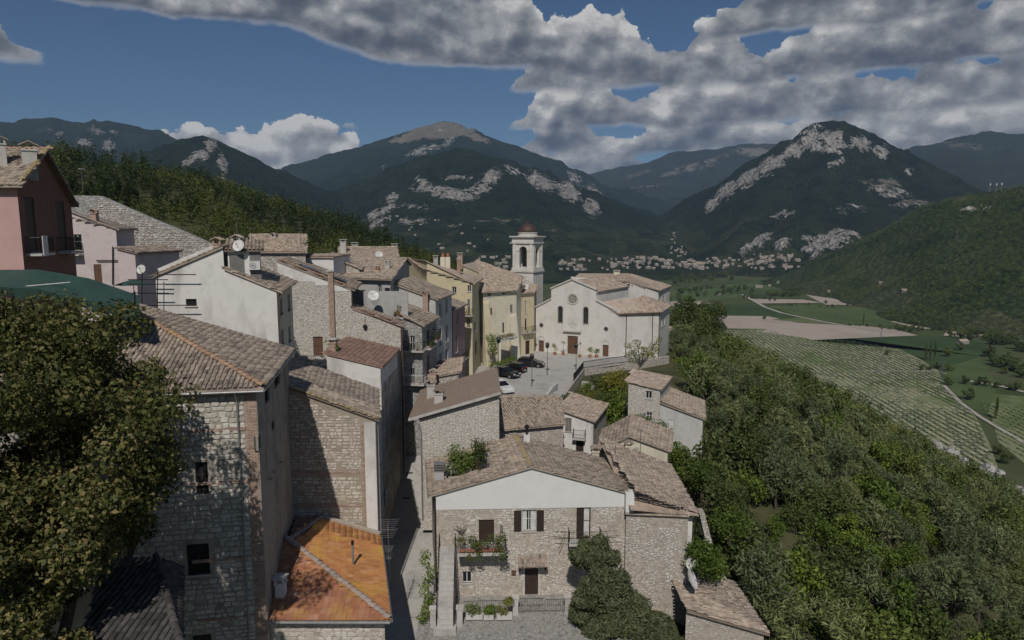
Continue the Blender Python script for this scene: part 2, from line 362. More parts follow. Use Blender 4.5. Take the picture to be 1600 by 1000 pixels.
dirty('asphalt', [(.15,.145,.14), (.19,.185,.175)], .8, (.12,.115,.11), .4, bst=.2)
# joinery, metal, glass
plain('dark_wood', (.045,.028,.02), .6); plain('brown_wood', (.12,.065,.04), .65); plain('shutter_brown', (.035,.024,.02), .6)
plain('shutter_grey', (.17,.165,.155), .7); plain('white_paint', (.62,.61,.59), .5); plain('iron', (.02,.02,.021), .5, .5, .3)
plain('grey_metal', (.22,.22,.22), .45, .5, .7); plain('copper_pipe', (.15,.10,.08), .5, .5, .5); plain('zinc', (.30,.30,.295), .5, .5, .5)
plain('green_tarp', (.035,.075,.062), .7, .3); plain('terracotta', (.36,.16,.095), .8, .2); plain('dome_copper', (.07,.042,.036), .6, .4, .1)
plain('solar', (.03,.035,.045), .15, .6); plain('pale_board', (.50,.40,.28), .8, .2); plain('flower_red', (.42,.05,.06), .7, .2, 0, .3)
plain('car_black', (.012,.012,.014), .22, .6); plain('car_white', (.62,.62,.61), .3, .5); plain('rubber', (.015,.015,.015), .85, .2)
plain('car_glass', (.012,.014,.016), .08, .6); plain('chrome', (.5,.5,.5), .25, .5, .9); plain('lamp_red', (.35,.02,.02), .3); plain('plate_white', (.65,.65,.63), .4)
plain('curtain', (.58,.57,.55), .9, .1); plain('cloth_white', (.62,.60,.58), .9, .1); plain('dark_inside', (.012,.012,.012), .9, .1); plain('bronze', (.10,.07,.035), .45, .5, .8)
m, T, bs = base('glass', .08, .6); bs.inputs['Base Color'].default_value = (.02, .022, .025, 1)
m, T, bs = base('lead_glass', .25, .5); p = pos(T); T.l(T.ramp(T.noise(p, 9, 2), [(.3, (.02,.022,.026)), (.7, (.09,.085,.075))]), bs.inputs['Base Color'])
# foliage
leafmat('leaf_maple', [(.028,.036,.010), (.05,.06,.016), (.08,.083,.022), (.115,.105,.035), (.15,.12,.05)], k=1.9)
leafmat('leaf_olive', [(.036,.047,.020), (.062,.075,.034), (.090,.104,.052), (.055,.067,.028)], k=2.35)
leafmat('leaf_olive_near', [(.035,.042,.018), (.058,.066,.030), (.095,.105,.056), (.072,.082,.038)], k=1.9)
leafmat('leaf_oak', [(.028,.042,.013), (.046,.064,.018), (.070,.084,.026), (.042,.056,.016)], k=2.25)
leafmat('leaf_bright', [(.042,.068,.012), (.070,.105,.018), (.105,.140,.024), (.055,.088,.015)])
leafmat('leaf_yellow', [(.060,.070,.016), (.095,.100,.022), (.14,.125,.026)])
leafmat('leaf_pine', [(.020,.034,.012), (.034,.052,.017), (.052,.074,.022)], k=1.35)
leafmat('leaf_pine_sun_tint', [(.034,.046,.012), (.058,.074,.018), (.088,.10,.024)], k=1.4)  # pine leaves with the sunlight put into their colour, yellow-green
leafmat('leaf_ivy', [(.040,.062,.012), (.062,.092,.017), (.088,.120,.022)])
leafmat('leaf_dry', [(.09,.075,.035), (.14,.115,.055), (.075,.07,.03)])
dirty('bark', [(.07,.058,.045), (.11,.092,.072)], 4, bsc=30, bst=.8)
dirty('bark_pale', [(.20,.185,.16), (.28,.26,.23)], 4, bsc=30, bst=.6)
# ground
def groundmat(name, cols, sc, spk=None, spsc=.3, spth=(.6,.7), bsc=.5, bst=.6, bd=.5):
    m, T, bs = base(name, .95, .1); p = pos(T)
    c = T.ramp(T.mr(T.noise(p, sc, 8, .6), .28, .72), stops(cols))
    if spk: c = T.mix(T.mr(T.noise(p, spsc, 6, .65), *spth), c, spk)
    T.l(c, bs.inputs['Base Color']); bump(T, bs, T.noise(p, bsc, 6, .65), bst, bd); return m
groundmat('hill_ground', [(.035,.045,.018), (.06,.068,.028), (.095,.092,.048), (.045,.055,.022)], .12, (.22,.20,.165), .25, (.62,.72), .8, .8, .4)
groundmat('valley_ground', [(.045,.062,.024), (.065,.085,.032), (.085,.098,.044), (.052,.068,.026)], .006, (.13,.115,.075), .004, (.6,.66), .05, .4, 1)
groundmat('grass_field', [(.062,.092,.034), (.082,.115,.044), (.10,.13,.054)], .012, None, bsc=.4, bst=.4, bd=.3)
groundmat('dark_grass_field', [(.038,.066,.026), (.05,.082,.032), (.058,.092,.036)], .012, None, bsc=.4, bst=.4, bd=.3)
groundmat('olive_field', [(.09,.118,.046), (.12,.145,.06), (.145,.16,.075)], .012, None, bsc=.4, bst=.4, bd=.3)
groundmat('bare_field', [(.34,.285,.235), (.41,.35,.29), (.37,.315,.26)], .01, (.30,.26,.20), .03, (.55,.75), .5, .4, .3)
groundmat('track', [(.36,.33,.28), (.42,.39,.34)], .05, None)
groundmat('vineyard_soil', [(.15,.18,.085), (.185,.21,.105), (.22,.23,.135), (.165,.19,.095)], .012, (.10,.135,.046), .008, (.5,.62), .5, .4, .3)
leafmat('vine_leaf', [(.05,.070,.024), (.062,.082,.030), (.076,.094,.038)], trans=0, k=2.1)
groundmat('row_soil', [(.25,.235,.165), (.31,.285,.21), (.27,.25,.18)], .05)
dirty('rock', [(.28,.27,.25), (.42,.405,.38), (.52,.505,.48)], .8, (.20,.195,.18), .5, bsc=3, bst=1, bd=.3)
def mountmat(name, forest, bare, rockc, fsc=.010, rth=.5, k=.95, bs_=1.0):
    forest = [tuple(x*k for x in c) for c in forest]
    m, T, bs = base(name, .95, .05); p = pos(T)
    a = T.n('ShaderNodeAttribute'); a.attribute_name = 'rock'; b = T.n('ShaderNodeAttribute'); b.attribute_name = 'bare'
    big = T.mr(T.noise(p, fsc*.22, 5, .6), .3, .7)
    f = T.ramp(T.mr(T.noise(p, fsc, 8, .68), .28, .72), stops(forest))
    f = T.mix(.55, f, T.ramp(big, [(0, (.6,.66,.62)), (1, (1.45,1.35,1.15))]), 'MULTIPLY')
    sz_ = T.n('ShaderNodeSeparateXYZ'); T.l(p, sz_.inputs[0])
    grove = T.vor(p, .011, 'F1', 1.0); gc = T.n('ShaderNodeSeparateColor'); T.l(grove.outputs['Color'], gc.inputs[0])
    gk = T.m('MULTIPLY', T.mr(T.m('ADD', sz_.outputs[2], T.m('MULTIPLY', T.m('SUBTRACT', T.noise(p, .004, 5, .6), .5), 260)), 90, -60), T.mr(gc.outputs[0], .25, .55, .15, .85))
    f = T.mix(gk, f, T.ramp(gc.outputs[1], [(0, (.034,.050,.024)), (.5, (.055,.070,.034)), (1, (.085,.090,.050))]))
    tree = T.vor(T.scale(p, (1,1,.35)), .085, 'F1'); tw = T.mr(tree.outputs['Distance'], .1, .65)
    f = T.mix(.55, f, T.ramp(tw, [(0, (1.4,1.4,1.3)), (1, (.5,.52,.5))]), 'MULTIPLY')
    c = T.mix(T.mr(T.m('ADD', b.outputs['Fac'], T.m('MULTIPLY', T.m('SUBTRACT', T.noise(p, fsc*2, 7, .68), .5), 1.5)), .42, .62), f, bare)
    rn = T.m('ADD', T.m('MULTIPLY', T.m('SUBTRACT', T.noise(T.scale(p, (1,1,.5)), .02, 8, .72), .5), 3.4), T.m('MULTIPLY', T.m('SUBTRACT', T.noise(T.scale(p, (1,1,.18)), .07, 5, .65), .5), 2.2))
    k = T.mr(T.m('ADD', a.outputs['Fac'], rn), rth-.05, rth+.1)
    k = T.m('MULTIPLY', k, T.mr(a.outputs['Fac'], .04, .2))
    rc = T.mix(.7, rockc, T.ramp(T.mr(T.noise(T.scale(p, (1,1,.4)), .03, 8, .7), .3, .7), [(0, (.45,.45,.46)), (1, (1.35,1.33,1.3))]), 'MULTIPLY')
    T.l(T.mix(k, c, rc), bs.inputs['Base Color'])
    bump(T, bs, T.m('ADD', T.m('MULTIPLY', T.noise(p, .05, 6, .7), 1.0), T.m('ADD', T.m('MULTIPLY', k, T.noise(T.scale(p, (1,1,.4)), .03, 6, .7)), T.m('MULTIPLY', tw, -.8))), bs_, 14); return m
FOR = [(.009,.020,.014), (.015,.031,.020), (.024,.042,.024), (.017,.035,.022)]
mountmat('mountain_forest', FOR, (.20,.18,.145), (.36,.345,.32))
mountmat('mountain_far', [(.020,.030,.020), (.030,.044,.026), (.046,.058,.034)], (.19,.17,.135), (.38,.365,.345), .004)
mountmat('hillside_green', [(.022,.036,.014), (.038,.056,.020), (.056,.072,.028), (.074,.084,.040)], (.09,.10,.05), (.36,.34,.31), .012, k=.9, bs_=.45)

dirty('village_wall', [(.26,.24,.21), (.38,.355,.315), (.31,.285,.25)], .06, (.22,.20,.175), .1)
dirty('village_wall_b', [(.22,.205,.185), (.32,.30,.27)], .06, (.20,.18,.16), .1)
# ---------------------------------------------------------------- terrain
VZ = -150.0
def smooth(a, b, x): t = np.clip((x-a)/(b-a), 0, 1); return t*t*(3-2*t)
def zc_f(y): return np.interp(y, [-60,20,45,52,58,66,72,95,150,230,300,430], [-33,-30,-28.6,-28.0,-27.2,-25.3,-24.2,-21.6,-22.5,-25,-70,-152])
def xe_f(y): return np.interp(y, [-60,0,38,50,60,75,110,150,260], [16,12,9.8,11.5,14.5,20,28,31,45])
FRIDGE = [P(-60,228,260), P(80,232,275), P(170,250,290), P(250,264,300), P(350,300,315), P(450,347,330), P(560,383,345), P(650,406,360), P(740,420,380)]
def seg_tent(x, y, pts, k, base_z, rnd=0.0):
    best = np.full(np.shape(x), -1e9); bd = np.full(np.shape(x), 1e9)
    for a, b in zip(pts[:-1], pts[1:]):
        ex, ey = b[0]-a[0], b[1]-a[1]; L2 = ex*ex+ey*ey+1e-9
        t = np.clip(((x-a[0])*ex+(y-a[1])*ey)/L2, 0, 1)
        d = np.hypot(x-a[0]-t*ex, y-a[1]-t*ey); h = a[2]+t*(b[2]-a[2])
        dd = np.sqrt(d*d+rnd*rnd)-rnd; hh = np.maximum(h-base_z, 1.0)
        z = base_z+hh*np.clip(1-dd*k/(1.7*hh), 0, 1)**1.6
        bd = np.where(z > best, d, bd); best = np.maximum(best, z)
    return best, bd
def hill_z(x, y):
    x = np.asarray(x, float); y = np.asarray(y, float)
    zc = zc_f(y); r = np.maximum(0, x-xe_f(y))
    z = zc-np.interp(r, [0, 4, 30, 60, 120, 180, 270, 400], [0, 2.5, 13.5, 30, 62, 95, 150, 220])
    lf = np.maximum(0, -13-x); z = z+np.minimum(lf, 60)*.16*smooth(30, 70, y)
    f, _ = seg_tent(x, y, FRIDGE, .42, -153, 18)
    f = f-6+(fbm(x/40, y/40, 4, 3)-.5)*7-150*smooth(-30, 110, x)
    z = np.maximum(z, np.where(y > 95, f, -200))
    z = z+(fbm(x/14, y/14, 4, 11)-.5)*2.4*smooth(4, 25, r)
    return np.maximum(z, -152.0)
gx = np.concatenate([np.linspace(-420,-60,60), np.linspace(-57,90,98), np.linspace(93,420,80)]); gy = np.concatenate([np.linspace(-60,30,20), np.linspace(32,200,110), np.linspace(204,640,90)])
GX, GY = np.meshgrid(gx, gy)
def under_town(x, y): return hill_z(x, y)
hill = grid_obj('hill', GX, GY, under_town(GX, GY), MATS['hill_ground']); tag(hill, kind='structure')
S = 70000.0
ground = grid_obj('valley_ground', *np.meshgrid([-S, S], [-2000, S]), np.full((2,2), VZ), MATS['valley_ground'], False); tag(ground, kind='structure')

ZF = []     # height functions of the hills, for standing things on them
def mountain(name, mat, ridges, u0, u1, Y0, Y1, nu, nv, amp, seed, rocks=(), bares=(), nsc=420., base_z=-153., rk=40., bare_h=None):
    rp = [([P(*q) for q in pts], k, rd) for pts, k, rd in ridges]
    top = max(q[2] for pts, _, _ in rp for q in pts)
    def zf(x, y, full=False):
        z = np.full(np.shape(x), base_z); bd = np.full(np.shape(x), 1e9)
        for pts, k, rd in rp:
            t, d = seg_tent(x, y, pts, k, base_z, rd); bd = np.where(t > z, d, bd); z = np.maximum(z, t)
        hgt = np.clip((z-base_z)/(top-base_z), 0, 1); away = bd/(bd+260.)
        wx = fbm(x/nsc*.6, y/nsc*.6, 3, seed+40)*1.6
        n = fbm(x/nsc+wx, y/nsc+wx, 6, seed, True, .52)-.55
        z = z+amp*n*(away*.95+.10)*np.sqrt(hgt)*smooth(0, .06, hgt)
        return z
    us = np.linspace(u0, u1, nu); Ys = np.geomspace(Y0, Y1, nv)
    U, YY = np.meshgrid(us, Ys); X = (U-800)/F*YY; Z = zf(X, YY)
    Z = np.maximum(Z, base_z-2)
    yc = YY*CT-Z*ST; pu = 800+F*X/yc; pv = 500-F*(YY*ST+Z*CT)/yc
    def field(L, kw=1.0):
        r = np.zeros_like(Z)
        for (u, v, ru, rv, ang, w) in L:
            c, s = math.cos(R(ang)), math.sin(R(ang)); a = ((pu-u)*c+(pv-v)*s)/ru; b = (-(pu-u)*s+(pv-v)*c)/rv
            r = np.maximum(r, w*kw*np.exp(-(a*a+b*b)**2))
        return r
    rock = field(rocks, 1.28)
    if rk: Z = Z+rock*(fbm(X/90, YY/90, 5, seed+9, True)-.5)*rk
    bare = field(bares)
    if bare_h: bare = np.maximum(bare, smooth(bare_h[0], bare_h[1], Z))
    o = grid_obj(name, X, YY, Z, MATS[mat]); tag(o, kind='structure'); fattr(o, 'rock', rock); fattr(o, 'bare', bare)
    ZF.append((zf, u0, u1, Y0, Y1)); return o
# far ranges
mountain('mountain_range_left', 'mountain_forest', [([(-120,205,6600),(0,197,6500),(50,190,6400),(85,185,6400),(120,192,6300),(150,193,6200),(170,188,6100),(205,193,6100),(245,206,6000),(285,226,5900),(330,250,5800),(400,290,5700)], .55, 60),
   ([(170,190,6100),(150,225,5200),(130,262,4600)], .5, 60), ([(85,187,6300),(40,232,5200)], .5, 60)], -140, 470, 3600, 9500, 190, 110, 330, 1,
   rocks=[(133,224,14,8,10,.62),(170,228,11,11,-30,.62),(92,210,8,5,0,.5),(150,205,16,4,10,.45),(180,206,10,4,0,.4)], bares=[(70,204,28,7,0,.45)])
mountain('mountain_pointed', 'mountain_forest', [([(150,318,3700),(235,280,3600),(280,241,3520),(316,212,3450),(350,230,3500),(400,262,3550),(428,276,3600),(470,298,3700),(560,345,3900)], .95, 5),
   ([(316,213,3450),(330,255,3000),(350,300,2600)], .55, 30)], 60, 640, 1700, 5200, 180, 110, 190, 2,
   rocks=[(300,250,20,9,-35,.66),(330,228,12,12,40,.68),(348,255,9,16,-20,.6),(345,278,9,8,0,.55),(318,243,12,10,0,.6)], nsc=300)
mountain('mountain_central', 'mountain_forest', [([(400,300,7400),(455,278,7300),(520,240,7200),(580,226,7100),(640,205,7050),(697,191,7000),(740,207,7050),(800,225,7100),(850,248,7100),(880,262,7000),(905,281,6900),(940,312,6700),(985,335,6500),(1040,353,6300),(1090,375,6100)], .60, 40),
   ([(697,192,7000),(670,230,6000),(640,275,5300)], .5, 60), ([(520,242,7200),(510,290,6000)], .45, 60)], 330, 1130, 4300, 10500, 250, 130, 380, 3,
   rocks=[(690,205,14,6,0,.45),(668,232,26,6,-12,.52),(650,240,18,5,0,.5),(700,222,14,6,-30,.5),(930,305,10,22,-38,.62),(898,278,8,16,-40,.5),(600,262,5,4,0,.4)],
   bares=[(690,203,62,15,-3,1.0),(640,215,40,8,-12,.8),(745,215,30,8,20,.7)])
mountain('mountain_front', 'mountain_forest', [([(430,366,4300),(500,338,4200),(560,310,4100),(600,288,4050),(640,265,4000),(680,243,3950),(712,231,3900),(740,235,3900),(782,256,3900),(830,270,3950),(880,292,3950),(930,325,3900),(960,350,3850),(1010,360,3750),(1050,372,3600),(1086,398,3450)], .85, 20),
   ([(712,232,3900),(700,290,3400),(660,330,3000),(610,365,2600)], .45, 60), ([(830,272,3950),(860,320,3300),(880,350,2900)], .40, 60), ([(1000,360,3750),(980,375,3200),(960,392,2800)], .25, 60), ([(740,236,3900),(780,300,3300),(760,345,2800),(740,372,2400)], .42, 60)], 330, 1130, 1700, 6300, 270, 170, 240, 4,
   rocks=[(690,300,46,9,8,.66),(735,303,34,9,-18,.66),(768,278,20,12,-38,.70),(755,290,14,10,0,.6),(660,285,18,5,20,.52),(720,278,34,5,0,.50),(612,310,13,7,-30,.66),(600,330,30,9,-25,.60),(590,350,26,7,-30,.56),(645,345,26,6,0,.5),(800,265,14,8,30,.55),(845,285,28,12,28,.62),(890,300,26,14,40,.66),(925,325,18,12,45,.6),(640,322,34,5,5,.5)],
   bares=[(780,345,60,6,0,.45),(880,360,70,5,0,.4),(700,352,40,5,0,.45),(1000,375,40,5,0,.4)], nsc=330)
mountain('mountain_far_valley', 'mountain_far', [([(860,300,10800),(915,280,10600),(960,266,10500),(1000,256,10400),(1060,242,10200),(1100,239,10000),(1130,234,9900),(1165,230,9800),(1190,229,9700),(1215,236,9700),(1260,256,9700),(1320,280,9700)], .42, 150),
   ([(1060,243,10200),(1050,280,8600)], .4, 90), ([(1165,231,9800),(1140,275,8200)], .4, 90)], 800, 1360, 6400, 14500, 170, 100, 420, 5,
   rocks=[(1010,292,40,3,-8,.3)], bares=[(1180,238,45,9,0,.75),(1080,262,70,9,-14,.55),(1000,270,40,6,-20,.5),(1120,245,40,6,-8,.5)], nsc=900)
mountain('mountain_rocky_peak', 'mountain_forest', [([(1000,402,3500),(1050,364,3600),(1100,333,3650),(1125,306,3700),(1150,280,3700),(1185,256,3700),(1215,240,3700),(1238,218,3680),(1255,203,3650),(1272,193,3650),(1300,189,3650),(1325,196,3650),(1340,206,3640),(1362,206,3640),(1378,220,3640),(1395,243,3640),(1425,258,3640),(1470,292,3660),(1515,320,3700),(1580,350,3700)], 1.35, 4),
   ([(1300,190,3650),(1290,262,3250),(1270,320,2850),(1240,372,2500),(1215,400,2350)], .70, 40), ([(1395,244,3640),(1360,310,3000),(1330,365,2500),(1310,392,2250)], .65, 40), ([(1238,219,3680),(1200,300,3200),(1160,360,2800),(1140,392,2550)], .7, 40), ([(1425,258,3640),(1440,320,2900)], .7, 40)], 930, 1640, 1900, 5600, 280, 180, 200, 6,
   rocks=[(1272,220,22,22,-30,.80),(1300,222,22,20,10,.72),(1345,225,18,14,30,.74),(1376,236,14,10,40,.62),(1240,238,22,14,-35,.76),(1205,260,26,13,-32,.76),(1170,280,26,12,-35,.74),(1135,300,22,11,-42,.70),(1112,322,12,10,-50,.66),(1310,255,16,6,-40,.58),(1300,260,10,6,0,.5),
          (1225,337,22,5,-10,.58),(1290,378,36,12,6,.72),(1320,370,26,10,8,.66),(1272,392,18,12,0,.72),(1190,378,24,8,-32,.62),(1165,392,16,9,-40,.62),(1220,385,18,9,-30,.66),(1420,268,8,6,0,.5),(1390,300,36,9,8,.46),(1420,320,30,6,0,.40),(1330,325,30,5,0,.40)],
   bares=[(1380,290,44,16,10,.55),(1420,318,40,10,0,.5),(1330,330,40,8,0,.4)], nsc=300, rk=75)
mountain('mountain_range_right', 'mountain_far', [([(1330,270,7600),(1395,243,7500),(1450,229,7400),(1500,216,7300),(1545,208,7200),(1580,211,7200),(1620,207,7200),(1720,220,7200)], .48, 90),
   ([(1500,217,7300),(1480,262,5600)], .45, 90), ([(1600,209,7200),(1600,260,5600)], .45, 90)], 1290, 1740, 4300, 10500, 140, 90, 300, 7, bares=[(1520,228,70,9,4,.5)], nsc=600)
mountain('hillside_right', 'hillside_green', [([(1215,432,2150),(1290,402,2050),(1340,377,1950),(1400,352,1850),(1455,322,1750),(1520,303,1650),(1570,295,1600),(1640,288,1500),(1780,270,1300)], 1.0, 30),
   ([(1520,304,1650),(1508,400,1380),(1500,478,1200)], .85, 50), ([(1640,290,1500),(1640,400,1120),(1650,510,960)], .85, 50), ([(1400,353,1850),(1388,410,1650),(1372,452,1560)], .85, 50), ([(1585,297,1600),(1570,420,1250),(1560,495,1080)], .85, 50)], 1180, 1800, 700, 2900, 230, 150, 45, 8,
   rocks=[(1520,325,30,4,0,.32)], bares=[(1500,310,40,8,0,.5),(1400,400,60,5,-15,.4),(1480,400,60,8,-10,.4),(1500,450,40,6,0,.3)], nsc=160, rk=0)
def hit(u, v, fns=None, Y0=450, Y1=6500, dz=0):
    Ys = np.geomspace(Y0, Y1, 500); k = 500.0-v; dy, dzz = F*CT+k*ST, -F*ST+k*CT
    xs = (u-800.0)*Ys/dy; zr = dzz*Ys/dy
    g = np.full_like(Ys, VZ)
    for zf, u0, u1, a, b in ZF:
        if u0 <= u <= u1 and not (b < Y0 or a > Y1): 
            g = np.maximum(g, np.where((Ys > a)&(Ys < b), zf(xs, Ys), VZ))
    w = np.nonzero(zr <= g)[0]
    if len(w) == 0: return None
    i = w[0]; return Vector((xs[i], Ys[i], g[i]))
# ---------------------------------------------------------------- valley fields
def field(name, mat, px, lift):
    pts = [PZ(u, v, VZ+lift) for u, v in px]
    return tag(MB().poly(pts).build(name, MATS[mat], org=(0,0,0)), kind='structure')
field('vineyard_ground', 'vineyard_soil', [(1040,520),(1128,516),(1200,514),(1262,530),(1330,530),(1405,545),(1440,562),(1465,578),(1478,602),(1520,642),(1545,690),(1570,760),(1400,760),(1100,620)], .15)
field('bare_field', 'bare_field', [(1122,493),(1200,494),(1245,504),(1300,507),(1350,509),(1400,515),(1434,524),(1270,531),(1252,527),(1190,519),(1198,514),(1128,513)], .30)
field('grass_field', 'dark_grass_field', [(1268,532),(1434,525),(1480,525),(1545,537),(1530,556),(1480,574),(1462,576),(1440,561),(1405,544),(1330,529)], .35)
field('grass_field', 'dark_grass_field', [(1090,476),(1178,475),(1200,480),(1250,495),(1205,499),(1122,492)], .25)
field('grass_field', 'olive_field', [(1205,499),(1250,496),(1315,508),(1290,506),(1245,503)], .45)
field('grass_field', 'grass_field', [(1200,478),(1290,477),(1335,480),(1395,475),(1440,486),(1570,511),(1440,511),(1330,508),(1250,494)], .25)
field('bare_field', 'bare_field', [(1245,453),(1300,455),(1352,470),(1330,477),(1290,476),(1262,462)], .5)
field('bare_field', 'bare_field', [(1175,467),(1255,468),(1285,473),(1188,474)], .5)
field('bare_field', 'bare_field', [(1480,514),(1500,509),(1578,511),(1562,520),(1520,526),(1474,525)], .5)
field('bare_field', 'bare_field', [(1390,502),(1440,500),(1475,512),(1440,514)], .5)
field('grass_field', 'olive_field', [(1228,427),(1330,430),(1348,446),(1245,449)], .5)
field('grass_field', 'grass_field', [(1130,445),(1220,440),(1240,450),(1160,458)], .5)
field('grass_field', 'grass_field', [(1040,455),(1120,450),(1165,463),(1090,472),(1040,475)], .5)
field('bare_field', 'bare_field', [(1040,471),(1090,470),(1120,474),(1050,478)], .55)
field('grass_field', 'grass_field', [(1475,575),(1530,558),(1560,600),(1545,640),(1520,640),(1480,602)], .3)
field('vineyard_ground', 'vineyard_soil', [(1520,612),(1600,620),(1760,650),(1760,780),(1620,740),(1560,690),(1548,650)], .2)
def strip(name, mat, px, w, lift):
    pts = [PZ(u, v, VZ+lift) for u, v in px]; mb = MB(); L = []; Rr = []
    for i, p in enumerate(pts):
        t = (pts[min(i+1, len(pts)-1)]-pts[max(i-1, 0)]).normalized(); n = Vector((-t.y, t.x, 0)); L.append(p+n*w/2); Rr.append(p-n*w/2)
    for i in range(len(pts)-1): mb.poly([L[i], Rr[i], Rr[i+1], L[i+1]])
    return tag(mb.build(name, MATS[mat], org=(0,0,0)), kind='structure')
strip('farm_track', 'track', [(1160,460),(1178,470),(1196,480),(1222,489),(1250,495),(1285,502),(1330,510),(1372,517)], 7, .7)
strip('farm_track', 'track', [(1330,580),(1400,580),(1462,580),(1478,584)], 3, .7)
strip('farm_track', 'track', [(1475,602),(1500,628),(1530,650),(1560,668),(1640,715)], 3.5, .7)
strip('farm_track', 'track', [(1515,595),(1560,602),(1600,612),(1680,628)], 6, .7)
# vine rows: real low hedges, nobody could count them
def inpoly(x, y, poly):
    r = np.zeros(np.shape(x), bool); n = len(poly)
    for i in range(n):
        (x1, y1), (x2, y2) = poly[i], poly[(i+1)%n]
        if y1 != y2: r ^= ((y1 > y) != (y2 > y)) & (x < (x2-x1)*(y-y1)/(y2-y1)+x1)
    return r
def vine_rows(px, da, spacing, seed, label, off=0.0, mat='vine_leaf', hs=(.4,.85), name='vine_rows', cat='vines', ws=(.35,.65)):
    poly = [tuple(PZ(u, v, VZ)[:2]) for u, v in px]
    a = Vector(da).normalized(); xs = [p[0] for p in poly]; ys = [p[1] for p in poly]
    c = Vector((sum(xs)/len(xs), sum(ys)/len(ys))); n = Vector((-a.y, a.x)); Rr = 900
    V = []; Q = []; g = np.random.default_rng(seed)
    for k in range(int(-Rr/spacing), int(Rr/spacing)):
        s = np.arange(-Rr, Rr, 7.0); X = c.x+n.x*(k+off)*spacing+a.x*s; Y = c.y+n.y*(k+off)*spacing+a.y*s
        ok = inpoly(X, Y, poly)&(fbm(X/60, Y/60, 3, seed) > .30)&(Y < 1100)
        ok &= g.random(len(s)) > .06
        for x, y in zip(X[ok], Y[ok]):
            w = g.uniform(*ws); h = g.uniform(*hs); l = 3.6; j = g.uniform(-.2, .2, 8)
            b = len(V)*1; o = len(V)
            for sx, sw, hz in ((-1,-1,0),(1,-1,0),(1,1,0),(-1,1,0),(-1,-.6,1),(1,-.6,1),(1,.6,1),(-1,.6,1)):
                V.append((x+a.x*sx*l+n.x*sw*w+j[0]*hz, y+a.y*sx*l+n.y*sw*w+j[1]*hz, VZ+.2+hz*h))
            Q += [(o+4,o+5,o+6,o+7),(o,o+1,o+5,o+4),(o+1,o+2,o+6,o+5),(o+2,o+3,o+7,o+6),(o+3,o,o+4,o+7)]
    o = raw_obj(name, V, np.array(Q), MATS[mat]); return tag(o, label, cat, None, 'stuff')
_p, _q = PZ(1300,560,VZ), PZ(1540,690,VZ)
vine_rows([(1060,540),(1128,518),(1200,516),(1258,532),(1330,532),(1405,547),(1438,564),(1463,580),(1476,602),(1518,643),(1542,690),(1565,760),(1400,760),(1150,620)], (_q-_p).xy, 6.0, 1, 'rows of low green vines striping the pale valley field')
vine_rows([(1530,630),(1600,640),(1700,665),(1700,760),(1620,735),(1562,690),(1550,655)], (_q-_p).xy, 6.0, 2, 'rows of young vines beside the poplar at the right edge')
vine_rows([(1060,540),(1128,518),(1200,516),(1258,532),(1330,532),(1405,547),(1438,564),(1463,580),(1476,602),(1518,643),(1542,690),(1565,760),(1400,760),(1150,620)], (_q-_p).xy, 6.0, 3, 'pale soil strips between the vine rows of the valley', .5, 'row_soil', (.05,.08), 'soil_strips', 'soil', (.8,1.3))
# ---------------------------------------------------------------- building helpers
class Wall:
    def __init__(s, A, B):
        s.A = Vector((A[0], A[1], 0)); s.B = Vector((B[0], B[1], 0)); s.d = (s.B-s.A); s.L = s.d.length; s.d.normalize()
        s.n = Vector((s.d.y, -s.d.x, 0))
    def p(s, t, z, o=0.0): return s.A+s.d*t+s.n*o+Vector((0,0,z))
    def fr(s, t, z, o=0.0): return (s.p(t, z, o), s.d, s.n, Vector((0,0,1)))
    def px(s, u, v):      # where the bearing of (u,v) meets the wall: (along, height)
        k = 500.0-v; D = Vector((u-800.0, F*CT+k*ST, -F*ST+k*CT))
        t = s.A.dot(s.n)/D.dot(s.n); h = D*t; return (h-s.A).dot(s.d), h.z
    def hole(s, u0, v0, u1, v1):
        a, zt = s.px(u0, v0); b, _ = s.px(u1, v0); c, zb = s.px((u0+u1)/2, v1); _, zt = s.px((u0+u1)/2, v0)
        return (min(a,b), max(a,b), zb, zt)
def wall_mesh(mb, W, z0, prof, holes, depth=.22):
    """prof: list of (s,z) along the top; holes: (s0,s1,zb,zt)"""
    ss = sorted(set([round(x, 4) for x, _ in prof]+[round(q, 4) for h in holes for q in h[:2]]+[0.0, round(W.L, 4)]))
    ss = [min(x, W.L) for x in ss if -1e-3 <= x <= W.L+1e-3]
    px_, pz_ = [q[0] for q in prof], [q[1] for q in prof]
    top = lambda x: float(np.interp(x, px_, pz_))
    for a, b in zip(ss[:-1], ss[1:]):
        if b-a < 1e-4: continue
        mid = (a+b)/2; hs = sorted([h for h in holes if h[0]-1e-4 < mid < h[1]+1e-4], key=lambda h: h[2])
        z = z0
        for h in hs:
            if h[2] > z+1e-3: mb.poly([W.p(a, z), W.p(b, z), W.p(b, h[2]), W.p(a, h[2])])
            z = max(z, h[3])
        ta, tb = top(a+1e-5), top(b-1e-5)
        if max(ta, tb) > z: mb.poly([W.p(a, min(z, ta)), W.p(b, min(z, tb)), W.p(b, tb), W.p(a, ta)])
    for a, b, zb, zt in holes:
        for q in ([(a,zb),(b,zb)], [(b,zb),(b,zt)], [(b,zt),(a,zt)], [(a,zt),(a,zb)]):
            (s0, y0), (s1, y1) = q; mb.poly([W.p(s0, y0), W.p(s0, y0, -depth), W.p(s1, y1, -depth), W.p(s1, y1)])
